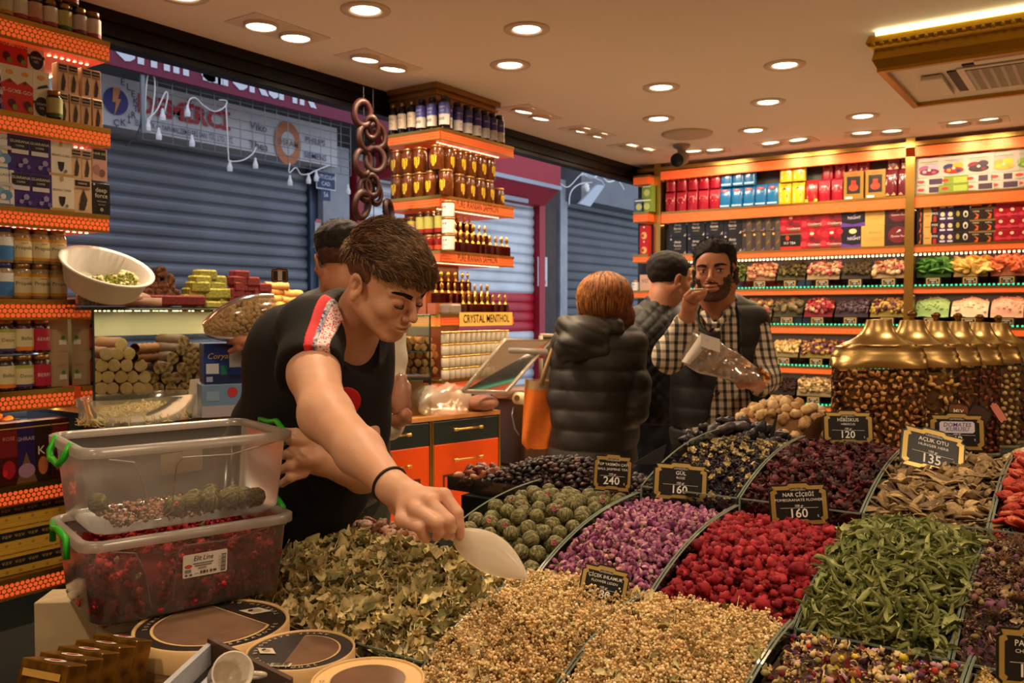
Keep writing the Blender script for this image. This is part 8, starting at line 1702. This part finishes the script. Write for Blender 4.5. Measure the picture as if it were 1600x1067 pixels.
m=MB();m.tube([tuple(sA+ax*.01),tuple(sA-ax*.03),tuple(sA-ax*.06+b*-.01)],[.010,.008,.007],10);m.build('scoop_handle',thin('milky_plastic'),sco,True)
def short_hair(e,c,Rm,s,base,region,n,cols,nm,ln=.014):
 rr_=random.Random(9);V_=np.array([v.co[:]for v in base.data.vertices])+np.array(e.location);Q=[]
 for i in range(n):
  p=V_[rr_.randrange(len(V_))];l=(p-c)@Rm;n_=np.array((l[0],l[1],l[2]-.02));n_/=np.linalg.norm(n_)+1e-9;t=np.array((rr_.uniform(-.4,.4),.5+rr_.uniform(-.4,.4),-.2 if l[2]<.07 else.3));L_=ln*rr_.uniform(.6,1.2)
  Q.append([p+Rm@((n_*.5+t*.7)*L_*k-n_*.004)for k in(0,.5,1)])
 strands('hair_strands',Q,hair_mat(nm,cols),e,.0011)
BKH=[(26,19,16),(34,26,21),(20,15,13)]
# ============ 2. man in black vest seen from behind, holding two bags ============
PS=skin('tan_skin',(186,128,96),(170,112,82));c2h=K(533,412,2.95);R2=look((-.22,-.08,-.95));w2=lambda x,y,d:K(x,y,d)
n2=w2(535,462,2.98);P2_=head_prims(c2h,R2,1.0,neck=n2,nr=.056)
shl,shr=w2(478,505,2.98),w2(605,510,3.06)
P2_+=[cone(n2,w2(540,560,3.0),.07,.11,.04),cone(shl,w2(425,570,2.86),.05,.042,.02),cone(w2(425,570,2.86),w2(398,548,2.72),.038,.028,.02),elp(w2(384,533,2.70),(.040,.026,.048),CF,.015)]
for i,(x0_,y0_,x1_,y1_)in enumerate(((378,516,366,508),(372,524,358,521),(370,533,358,534),(374,543,360,549))):P2_+=[cone(w2(384,530+i*3,2.70),w2(x0_,y0_,2.67),.012,.0105,.008),cone(w2(x0_,y0_,2.67),w2(x1_,y1_,2.69),.0105,.0085,.006)]
P2_+=[cone(w2(612,660,2.90),w2(628,655,2.86),.026,.026,.015),elp(w2(632,648,2.85),(.018,.022,.030),CF,.012)]
for i in range(4):P2_+=[cone(w2(634,640+i*5,2.84),w2(640,645+i*5,2.85),.0095,.008,.006)]
e2_=empty('person',tuple(w2(520,900,3.0)*np.array((1,1,0))));T(e2_,'person in black padded vest and cream sleeves seen from behind','person')
lo,hi=prim_bounds(P2_);net_ob('body',lambda P:seval(P2_,P),lo,hi,.0045,PS,e2_)
H2=head_prims(c2h,R2)[:3];inv2=lambda P:(P-c2h)@R2;dh=mat('black_hair',(22,16,13),.8,noise=.5,nscale=70,bump=1,bscale=160)
def reg_s(front,ear,nape,fz=.0):return lambda L:np.where(L[:,1]>.03,front,np.where(L[:,1]>-.02,ear,nape))-L[:,2]
hb_=net_ob('hair',cap_fn(H2,inv2,lambda L:.004+.022*np.clip((L[:,2]-.03)/.06,0,1)+.002*vn(L,130),lambda L:np.maximum(.028-L[:,2],-.2)),c2h-.16,c2h+.18,.004,dh,e2_);short_hair(e2_,c2h,R2,1,hb_,0,2200,BKH,'black_strands')
net_ob('hair_fade',cap_fn(H2,inv2,lambda L:.0018+.004*np.clip((L[:,2]+.02)/.05,0,1),lambda L:np.maximum(np.maximum(-.03-L[:,2],L[:,1]-.03),L[:,2]-.06)),c2h-.16,c2h+.16,.004,mat('faded_hair2',(98,66,48),.8,col2=(70,48,36),nscale=60),e2_)
def quilt(P,a,per,z0=0):return-a*np.abs(np.sin((P[:,2]-z0)*math.pi/per))**.6
VS=[cone(w2(540,515,3.04),w2(535,640,3.04),.165,.17,.05),cone(w2(535,640,3.04),w2(525,740,3.02),.165,.17,.04),cone(w2(490,500,3.03),w2(590,505,3.08),.085,.085,.05),cone(w2(535,468,2.99),w2(535,485,3.0),.078,.09,.03)]
lo,hi=prim_bounds(VS);cutn=w2(535,452,2.98)
net_ob('padded_vest',lambda P:np.maximum(seval(VS,P)+quilt(P,.010,.075),P[:,2]-cutn[2]-.01),lo,hi,.007,mat('black_nylon',(24,23,25),.5,bump=.2,bscale=40),e2_)
CRM=mat('cream_knit',(212,200,182),.85,bump=.3,bscale=200)
SL=[cone(shl,w2(425,568,2.88),.062,.052,.02),cone(w2(425,568,2.88),w2(404,553,2.76),.05,.036,.02)];SL2=[cone(shr,w2(608,560,3.04),.065,.06,.02),cone(w2(608,560,3.04),w2(604,660,2.96),.058,.062,.02),cone(w2(604,660,2.96),w2(613,668,2.90),.055,.036,.02)]
for S_ in(SL,SL2):lo,hi=prim_bounds(S_);net_ob('sleeve',lambda P:seval(S_,P)+fold(P,.004),lo,hi,.006,CRM,e2_)
T2=[cone(w2(502,730,3.02),np.array((*w2(500,740,3.05)[:2],.08)),.115,.08,.05),cone(w2(562,730,3.06),np.array((*w2(566,740,3.1)[:2],.08)),.115,.08,.05)]
lo,hi=prim_bounds(T2);net_ob('trousers',lambda P:seval(T2,P)+fold(P,.005),lo,hi,.010,mat('olive_grey_trousers',(72,70,60),.8,bump=.2,bscale=100),e2_)
NUTB=mat('bag_peanut',(204,168,118),.5,noise=.3,nscale=60);pa_,pb_=w2(322,514,2.66),w2(424,488,2.72);sc=Scatter();pn=[blob(.0085,.15,k,7,5,(1,1,.95),3)for k in range(3)];bx_=(pb_-pa_);Lb=np.linalg.norm(bx_);bx_/=Lb;up2=CF[:,1]-bx_*(CF[:,1]@bx_);up2/=np.linalg.norm(up2);nn=np.cross(bx_,up2)
def brad(t):return.060*math.sin(math.pi*min(1,.04+t*.72))**.7
for i in range(900):
 t=NR.uniform(.0,1.0);a=NR.uniform(0,6.283);r_=brad(t)*.95;sc.put(pn[i%3],tuple(pa_+bx_*Lb*t+up2*r_*math.sin(a)+nn*r_*.7*math.cos(a)),rotm(*NR.uniform(0,6,3)),1)
bgo=sc.build('peanut_bag',[pile_mat('bag_nuts',[(206,170,120),(190,152,102),(218,186,138)],.6,.2,80)]);T(bgo,'clear bag of pale round nuts held up by the person in the vest','bag')
m=MB();m.grid(lambda u,v:tuple(pa_+bx_*Lb*(v*1.12-.02)+up2*(brad(v)+.010)*math.sin(6.283*u)+nn*(brad(v)*.7+.010)*math.cos(6.283*u)),20,14,closed_u=True);m.build('clear_film',thin('bag_film',(240,238,232),.3,.12,.08,(220,205,180)),bgo,True)
pk=w2(626,622,2.86);m=MB();m.ell((0,0,0),(1,1,1),16,12);m.v=[tuple(np.array((x*.036,y*.03,z*.075))*(1+.25*vnoise(x*2,y*2,z*3)))for x,y,z in m.v];T(m.build('pink_bag',thin('pinkish_bag',(240,220,210),.3,.15,.6,(206,160,140)),None,True,tuple(pk)),'pinkish plastic bag in the right hand of the person in the vest','bag')
# ============ 3. woman in a puffer jacket ============
e3_=empty('person',tuple(K(935,800,3.75)*np.array((1,1,0))));T(e3_,'person with short auburn hair in dark hooded puffer jacket seen from behind','person')
hc=K(945,468,3.75);R3=look((.45,-.1,-.9));g=lambda x,y,d=3.75:K(x,y,d);P3=head_prims(hc,R3,.96,neck=g(935,515),nr=.045)[:26]+[cone(g(940,490),g(935,530),.045,.06,.03),cone(g(935,530),g(935,620),.08,.12,.04)]
fl_=lambda p:np.array((*p[:2],.05))
P3+=[cone(g(915,740),fl_(g(915,740)),.06,.045,.04),cone(g(960,740),fl_(g(960,740)),.06,.045,.04)]
lo,hi=prim_bounds(P3);net_ob('body',lambda P:seval(P3,P),lo,hi,.006,skin('pale_skin',(196,140,108),(184,126,96)),e3_)
H3=[elp(g(947,462),(.112,.118,.100),R3,.02),elp(g(945,490),(.108,.105,.062),R3,.03),elp(g(975,495,3.73),(.045,.05,.06),R3,.03)]
i3=lambda P:(P-hc)@R3
lo,hi=prim_bounds(H3);net_ob('hair',lambda P:seval(H3,P)+.003*vn(i3(P)*np.array((1,1,.25)),160)+.004*vn(i3(P)*np.array((1,1,.2)),60),lo,hi,.004,mat('auburn_hair',(110,58,24),.85,col2=(84,42,18),nscale=26,bump=.8,bscale=90),e3_)
st_=[];cH=g(947,462);
for i in range(4500):
 d=np.array((rr.gauss(0,1),rr.gauss(0,1),rr.gauss(.3,1)));d/=np.linalg.norm(d);base=hc+R3@(d*np.array((.106,.112,.094))+np.array((0,0,.012)))
 L_=rr.uniform(.3,.8);q_=[]
 for s_ in(0,.35,.7,1):dd=d+np.array((d[0]*.1,d[1]*.1,-1.0))*L_*s_;dd/=np.linalg.norm(dd);q_.append(hc+R3@(dd*np.array((.119,.125,.107))*(1.0+.03*math.sin(s_*3))+np.array((0,0,.012-.03*s_*(d[2]<-.1)))))
 st_.append(q_)
strands('hair_strands',st_,hair_mat('auburn_strands',[(176,112,56),(146,88,42),(104,60,30),(200,138,78),(160,98,48)]),e3_,.0021)
PJ_=mat('dark_puffer_nylon',(42,36,31),.55,bump=.4,bscale=22)
J3=[cone(g(937,555),g(935,600),.155,.16,.05),cone(g(935,600),g(932,655),.16,.165,.05),cone(g(932,655),g(925,715),.175,.19,.04),cone(g(895,540),g(980,540),.085,.085,.05),cone(g(975,545),g(990,600,3.71),.075,.066,.025),cone(g(990,600,3.71),g(992,640,3.66),.066,.055,.02),cone(g(890,545),g(882,620,3.73),.075,.062,.03),cone(g(882,620,3.73),g(885,660,3.70),.062,.055,.03)]
lo,hi=prim_bounds(J3);zc_=g(930,726)[2]
net_ob('puffer_jacket',lambda P:np.maximum(seval(J3,P)+quilt(P,.008,.082,.02)+.003*np.sin(P[:,0]*40+P[:,2]*30)*np.sin(P[:,1]*35),zc_-P[:,2]),lo,hi,.007,PJ_,e3_)
HD=[elp(g(916,520,3.62),(.098,.05,.060),CF@rotm(0,0,-.25),.03),elp(g(895,538,3.60),(.070,.045,.055),CF,.03),cone(g(880,555,3.6),g(945,548,3.6),.03,.02,.03),cone(g(885,510,3.66),g(960,512,3.66),.045,.04,.03)]
lo,hi=prim_bounds(HD);net_ob('hood',lambda P:seval(HD,P)-.006*np.abs(np.sin(P[:,2]*55+P[:,0]*30))**.6,lo,hi,.006,PJ_,e3_)
bt=lambda x,y,d=3.78:K(x,y,d)
q=[bt(820,600),bt(871,592),bt(874,640),bt(852,700),bt(832,700),bt(817,690)];tt=empty('tote_bag',tuple(bt(845,700)));T(tt,'orange cloth tote bag with beige top hanging from the shoulder','bag');t0=np.array(tt.location)
def tot(y0_,y1_,nm,mt_,th=.05):
 m=MB()
 def fn(u,v):
  py=y0_+(y1_-y0_)*v;tq=(py-595)/105;xl__=820-5*min(1,tq*1.1)+(10 if tq>.93 else 0)*(tq-.93)*10;xr__=872+3*min(1,tq*2)-22*max(0,tq-.45);a=6.283*u;cxx=(xl__+xr__)/2;w_=(xr__-xl__)/2
  return tuple(K(cxx+w_*math.copysign(abs(math.cos(a))**.6,math.cos(a)),py+2*math.sin(a*3),3.78+th*math.sin(a)*(1 if math.sin(a)>0 else.6)+.006*math.sin(a*5+tq*4))-t0)
 m.grid(fn,36,12,closed_u=True);return m.build(nm,mt_,tt,True)
tot(607,700,'bag_body',mat('orange_canvas',(222,112,30),.8,noise=.15,nscale=10,bump=.4,bscale=60));tot(594,608,'bag_top_band',mat('beige_canvas',(176,142,100),.8,bump=.4,bscale=60),.051)
m=MB();q=[tuple(K(x,y,3.73)-t0)for x,y in((845,602),(855,570),(866,540),(873,520))];m.tube(q,.010,6);q=[tuple(K(x,y,3.78)-t0)for x,y in((866,600),(866,570),(872,545),(876,520))];m.tube(q,.010,6);m.build('strap',mat('beige_canvas'),tt,True)
# ============ 4. man in dark quilted jacket ============
e4_=empty('person',tuple(K(1025,800,4.08)*np.array((1,1,0))));T(e4_,'person with short black hair in dark quilted jacket and jeans, in profile','person')
c4=K(1046,440,4.08);R4=look((.86,-.14,-.40));g=lambda x,y,d=4.08:K(x,y,d)
P4=head_prims(c4,R4,1.03,neck=g(1028,500),nr=.058)+[cone(g(1028,500),g(1020,600),.09,.12,.05),cone(g(1005,700),fl_(g(1000,690)),.06,.05,.04),cone(g(1045,700),fl_(g(1045,690)),.06,.05,.04)]
lo,hi=prim_bounds(P4);net_ob('body',lambda P:seval(P4,P),lo,hi,.005,PS,e4_);face_bits(e4_,c4,R4,1.03,'dark',0)
H4=head_prims(c4,R4,1.03)[:3];i4=lambda P:(P-c4)@R4
hairline=lambda f,e,n:(lambda L:np.where(L[:,1]>.045,f,np.where(L[:,1]>-.005,e+(L[:,1]+.005)*0,n+(e-n)*np.clip((L[:,1]+.05)/.045,0,1)))-L[:,2])
hb_=net_ob('hair',cap_fn(H4,i4,lambda L:.007+.010*np.clip((L[:,2]-.03)/.05,0,1)+.0015*vn(L,140),hairline(.078,.028,-.045)),c4-.17,c4+.17,.004,dh,e4_);short_hair(e4_,c4,R4,1,hb_,0,2200,BKH,'black_strands',.009)
def dquilt(P,a=.006,p=.055):q=(P@CF);return-a*(np.abs(np.sin((q[:,0]+q[:,1])*math.pi/p))*np.abs(np.sin((q[:,0]-q[:,1])*math.pi/p)))**.5
J4=[cone(g(1022,530),g(1022,640),.165,.16,.05),cone(g(985,510),g(1060,515),.08,.08,.05),cone(g(1030,482),g(1028,500),.078,.09,.03),cone(g(978,530),g(985,640),.07,.06,.03),cone(g(1062,530,4.1),g(1068,630,4.05),.07,.06,.03)]
lo,hi=prim_bounds(J4);net_ob('quilted_jacket',lambda P:np.maximum(np.maximum(seval(J4,P)+dquilt(P),g(1022,658)[2]-P[:,2]),.058-np.linalg.norm((P-g(1046,466))@CF*np.array((1,1,.6)),axis=1)),lo,hi,.006,mat('black_quilt',(24,22,22),.6),e4_)
T4=[cone(g(1000,660),fl_(g(998,660)),.10,.075,.04),cone(g(1045,660),fl_(g(1048,660)),.10,.075,.04),cone(g(1002,650),g(1045,650),.12,.12,.04)]
lo,hi=prim_bounds(T4);net_ob('jeans',lambda P:np.maximum(seval(T4,P)+fold(P,.004),P[:,2]-g(1022,648)[2]),lo,hi,.008,mat('dark_denim',(34,44,64),.8,noise=.3,nscale=30,bump=.2,bscale=200),e4_)
# ============ 5. man in plaid shirt eating ============
e5_=empty('person',tuple(K(1120,800,3.45)*np.array((1,1,0))));T(e5_,'bearded person in black and cream plaid shirt and black vest, eating','person')
c5=K(1117,431,3.42);R5=headR((-.928,-.038,-.371),(-.372,.055,.926),(-.015,.998,-.065));g=lambda x,y,d=3.42:K(x,y,d);zz=lambda x,y,d:K(1020+x/6.67,360+y/6.67,d)
P5=head_prims(c5,R5,1.04,neck=g(1124,495,3.5),nr=.060)+[cone(g(1124,495,3.5),g(1120,600,3.52),.08,.12,.05)]
wR=zz(355,905,3.22);P5+=[cone(K(1068,520,3.25),wR,.030,.026,.02),cone(wR,zz(385,790,3.18),.026,.028,.02),elp(zz(385,745,3.17),(.028,.034,.018),CF,.012)]
for(a,b_,c_)in((zz(350,690,3.15),zz(400,640,3.12),zz(520,622,3.16)),(zz(375,705,3.14),zz(430,668,3.11),zz(530,640,3.16)),(zz(410,720,3.14),zz(460,700,3.12),zz(535,668,3.17)),(zz(440,735,3.15),zz(475,720,3.14),zz(525,690,3.18))):P5+=[cone(a,b_,.0115,.0098,.003),cone(b_,c_,.0098,.0076,.002)]
P5+=[cone(zz(430,740,3.19),zz(500,690,3.2),.013,.010,.008),cone(zz(500,690,3.2),zz(545,650,3.2),.010,.008,.006)]
yz=lambda x,y,d:K(1020+x/5.335,500+y/5.335,d);hL=yz(800,500,3.12)
P5+=[cone(yz(905,560,3.2),hL,.027,.03,.02),elp(hL,(.040,.026,.026),CF,.015)]
for i in range(4):P5+=[cone(yz(790,470+i*24,3.10),yz(725,480+i*22,3.08),.0125,.0105,.007),cone(yz(725,480+i*22,3.08),yz(700,455+i*22,3.06),.0105,.0085,.006)]
P5+=[cone(yz(830,470,3.1),yz(800,440,3.07),.014,.010,.008)]
P5+=[cone(g(1095,690,3.5),fl_(g(1092,690,3.5)),.08,.06,.04),cone(g(1150,690,3.5),fl_(g(1155,690,3.5)),.08,.06,.04)]
lo,hi=prim_bounds(P5);net_ob('body',lambda P:seval(P5,P),lo,hi,.0034,skin('warm_skin',(190,128,94),(176,114,82)),e5_);face_bits(e5_,c5,R5,1.04,'plaid',1,lip=(130,72,60),browth=.004)
H5=head_prims(c5,R5,1.04)[:3];A5=head_prims(c5,R5,1.04);i5=lambda P:(P-c5)@R5/1.04
hb_=net_ob('hair',cap_fn(H5,i5,lambda L:.003+.020*np.clip((L[:,2]-.05)/.06,0,1)+.0025*vn(L,120),lambda L:.074-.9*np.clip(.050-L[:,1],0,.035)-1.5*np.clip(-.030-L[:,1],0,.05)-.06*((L[:,1]>.020)&(L[:,1]<.042))-L[:,2]+.006*np.sin(L[:,0]*90)),c5-.17,c5+.19,.0035,dh,e5_);short_hair(e5_,c5,R5,1,hb_,0,2600,BKH,'black_strands',.016)
brd=mat('dark_beard',(48,32,25),.85,col2=(92,60,44),nscale=260,bump=.9,bscale=300)
def beard_reg(L):
 x,y,z=L.T;ax_=np.abs(x);top=np.where(ax_>.040,-.018+1.2*np.clip(ax_-.052,0,.03)*1.5,-.042-.25*(.04-ax_));d1=np.maximum(z-top,.0-y*0-(y+.012));mouth=np.sqrt((x/.027)**2+((z+.0575)/.0125)**2)-1;d1=np.maximum(d1,-mouth*.008)
 must=np.maximum(np.abs(z+.0395)-.0042,ax_-.026);must=np.maximum(must,.06-y);return np.minimum(d1,must)
net_ob('beard',cap_fn(A5,i5,lambda L:.0012+.0008*vn(L,300),beard_reg),c5-.15,c5+.13,.003,brd,e5_)
SH5=[cone(g(1122,520,3.52),g(1120,640,3.50),.150,.155,.05),cone(g(1120,640,3.5),g(1122,680,3.5),.155,.16,.04),cone(g(1085,500,3.52),g(1168,505,3.52),.075,.075,.05)]
colr=[cone(g(1112,490,3.42),g(1145,470,3.45),.030,.028,.03)]
def sh5(P):return np.maximum(np.maximum(seval(SH5,P),g(1120,676,3.5)[2]-P[:,2]),.052-np.linalg.norm((P-g(1115,492,3.36))@CF*np.array((1.25,.75,.5)),axis=1))
lo,hi=prim_bounds(SH5);net_ob('plaid_shirt',sh5,lo,hi,.006,PLAID,e5_)
cl=[cone(g(1100,490,3.40),g(1112,508,3.34),.013,.012,.015),cone(g(1148,468,3.44),g(1140,488,3.38),.014,.014,.02),cone(g(1140,488,3.38),g(1122,508,3.33),.014,.012,.02)]
lo,hi=prim_bounds(cl);net_ob('collar',lambda P:seval(cl,P),lo,hi,.004,PLAID,e5_)
SR=[cone(g(1078,505,3.50),K(1048,555,3.30),.068,.060,.03),cone(K(1048,555,3.30),K(1070,512,3.24),.062,.048,.03),elp(K(1045,555,3.28),(.05,.06,.05),CF,.03)]
SLf=[cone(g(1175,510,3.50),K(1196,590,3.38),.068,.056,.03),cone(K(1196,590,3.38),yz(890,560,3.2),.054,.036,.03)]
for S_ in(SR,SLf):lo,hi=prim_bounds(S_);net_ob('shirt_sleeve',lambda P:seval(S_,P)+fold(P,.004),lo,hi,.005,PLAID,e5_)
VT=[cone(g(1122,530,3.53),g(1120,640,3.52),.180,.186,.05),cone(g(1082,500,3.53),g(1170,505,3.53),.082,.082,.05),cone(g(1140,478,3.52),g(1150,500,3.52),.05,.05,.03)]
def vest2(P):
 Lq=(P-g(1118,560,3.52))@CF;x,y,z=Lq.T;openw=.030+.22*np.clip(-y-.0,0,1)+.12*np.clip(y-.06,0,.2)
 d=np.maximum(np.maximum(seval(VT,P)+quilt(P,.004,.08),g(1120,668,3.5)[2]-P[:,2]),.055-np.linalg.norm((P-g(1115,490,3.36))@CF*np.array((1.1,.75,.5)),axis=1));hole=np.maximum(np.abs(x-.018-.05*np.clip(-y,0,.4))-.036-.24*np.clip(-y+.02,0,.5),-z);return np.maximum(d,-hole)
lo,hi=prim_bounds(VT);net_ob('padded_vest',vest2,lo,hi,.006,mat('black_vest_nylon',(22,21,22),.5,bump=.3,bscale=60),e5_)
T5=[cone(g(1092,680,3.52),fl_(g(1090,690,3.52)),.10,.075,.04),cone(g(1148,680,3.52),fl_(g(1152,690,3.52)),.10,.075,.04),cone(g(1098,670,3.52),g(1140,670,3.52),.13,.13,.04)]
lo,hi=prim_bounds(T5);net_ob('dark_jeans',lambda P:np.maximum(seval(T5,P),P[:,2]-g(1120,668,3.52)[2]),lo,hi,.008,mat('black_denim',(30,29,32),.8),e5_)
for(x,y,d)in((538,610,3.335),(548,800,3.32),(518,12,3.36)):m=MB();p=yz(x,y,d)-np.array(e5_.location);m.cyl(tuple(p),tuple(p+np.array(-cf)*.004),.0085,seg=10);m.build('shirt_button',BLACK,e5_)
m=MB()
A_b=[yz(*q,d)for*q,d in((340,80,3.14),(560,180,3.10),(700,270,3.06),(980,480,3.0))];B_b=[yz(*q,d)for*q,d in((230,340,3.14),(380,440,3.10),(700,530,3.02),(960,500,2.98))]
def lp(L_,t):t*=3;i=min(2,int(t));return L_[i]+(L_[i+1]-L_[i])*(t-i)
def bagf(u,v):a=6.283*u;A0,B0=lp(A_b,v),lp(B_b,v);c=(A0+B0)/2;h_=(A0-B0)/2;w_=.035*math.sin(math.pi*min(1,v*.9+.08));return tuple(c+h_*math.cos(a)*(1+.06*math.sin(a*4+v*9))+CF[:,2]*w_*math.sin(a)*(1+.2*math.sin(v*20+a*3)))
m.grid(bagf,26,20,closed_u=True);cbg=m.build('clear_food_bag',thin('food_bag_film',(240,235,228),.5,.12,.22,(226,212,196)),None,True);T(cbg,'clear plastic bag of snacks in the hands of the bearded person','bag')
m=MB();
def wb_(u,v):p,q2=yz(400,110,3.06),yz(240,345,3.09);r_,s_2=yz(560,250,3.03),yz(365,400,3.06);a=p+(q2-p)*v;b_=r_+(s_2-r_)*v;c=a+(b_-a)*u*.52;return tuple(c+CF[:,2]*.012*math.sin(3.14*u))
m.grid(wb_,6,6);m.grid(lambda u,v:tuple(yz(400+160*u,110+110*v+50*u,3.045-.01*u)),5,5);m.build('white_band',mat('white_band_paper',(214,202,190),.6),cbg,True)
sc=Scatter()
for i in range(60):t=NR.uniform(.25,.98);A0,B0=lp(A_b,t),lp(B_b,t);c=A0+(B0-A0)*NR.uniform(.15,.6)*(1 if t>.5 else 1.2);sc.put(leaf(.05,.014,.4,.2,.002,6),tuple(c+CF[:,2]*NR.uniform(-.02,.02)),rotm(*NR.normal(0,.7,2),NR.uniform(0,6)),NR.uniform(.6,1))
T(stuff(sc.build('dried_snacks',[pile_mat('banana_chip',[(206,150,90),(186,122,66),(222,176,120)],.6)])),'brown dried snacks inside the clear bag of the bearded person','snack')
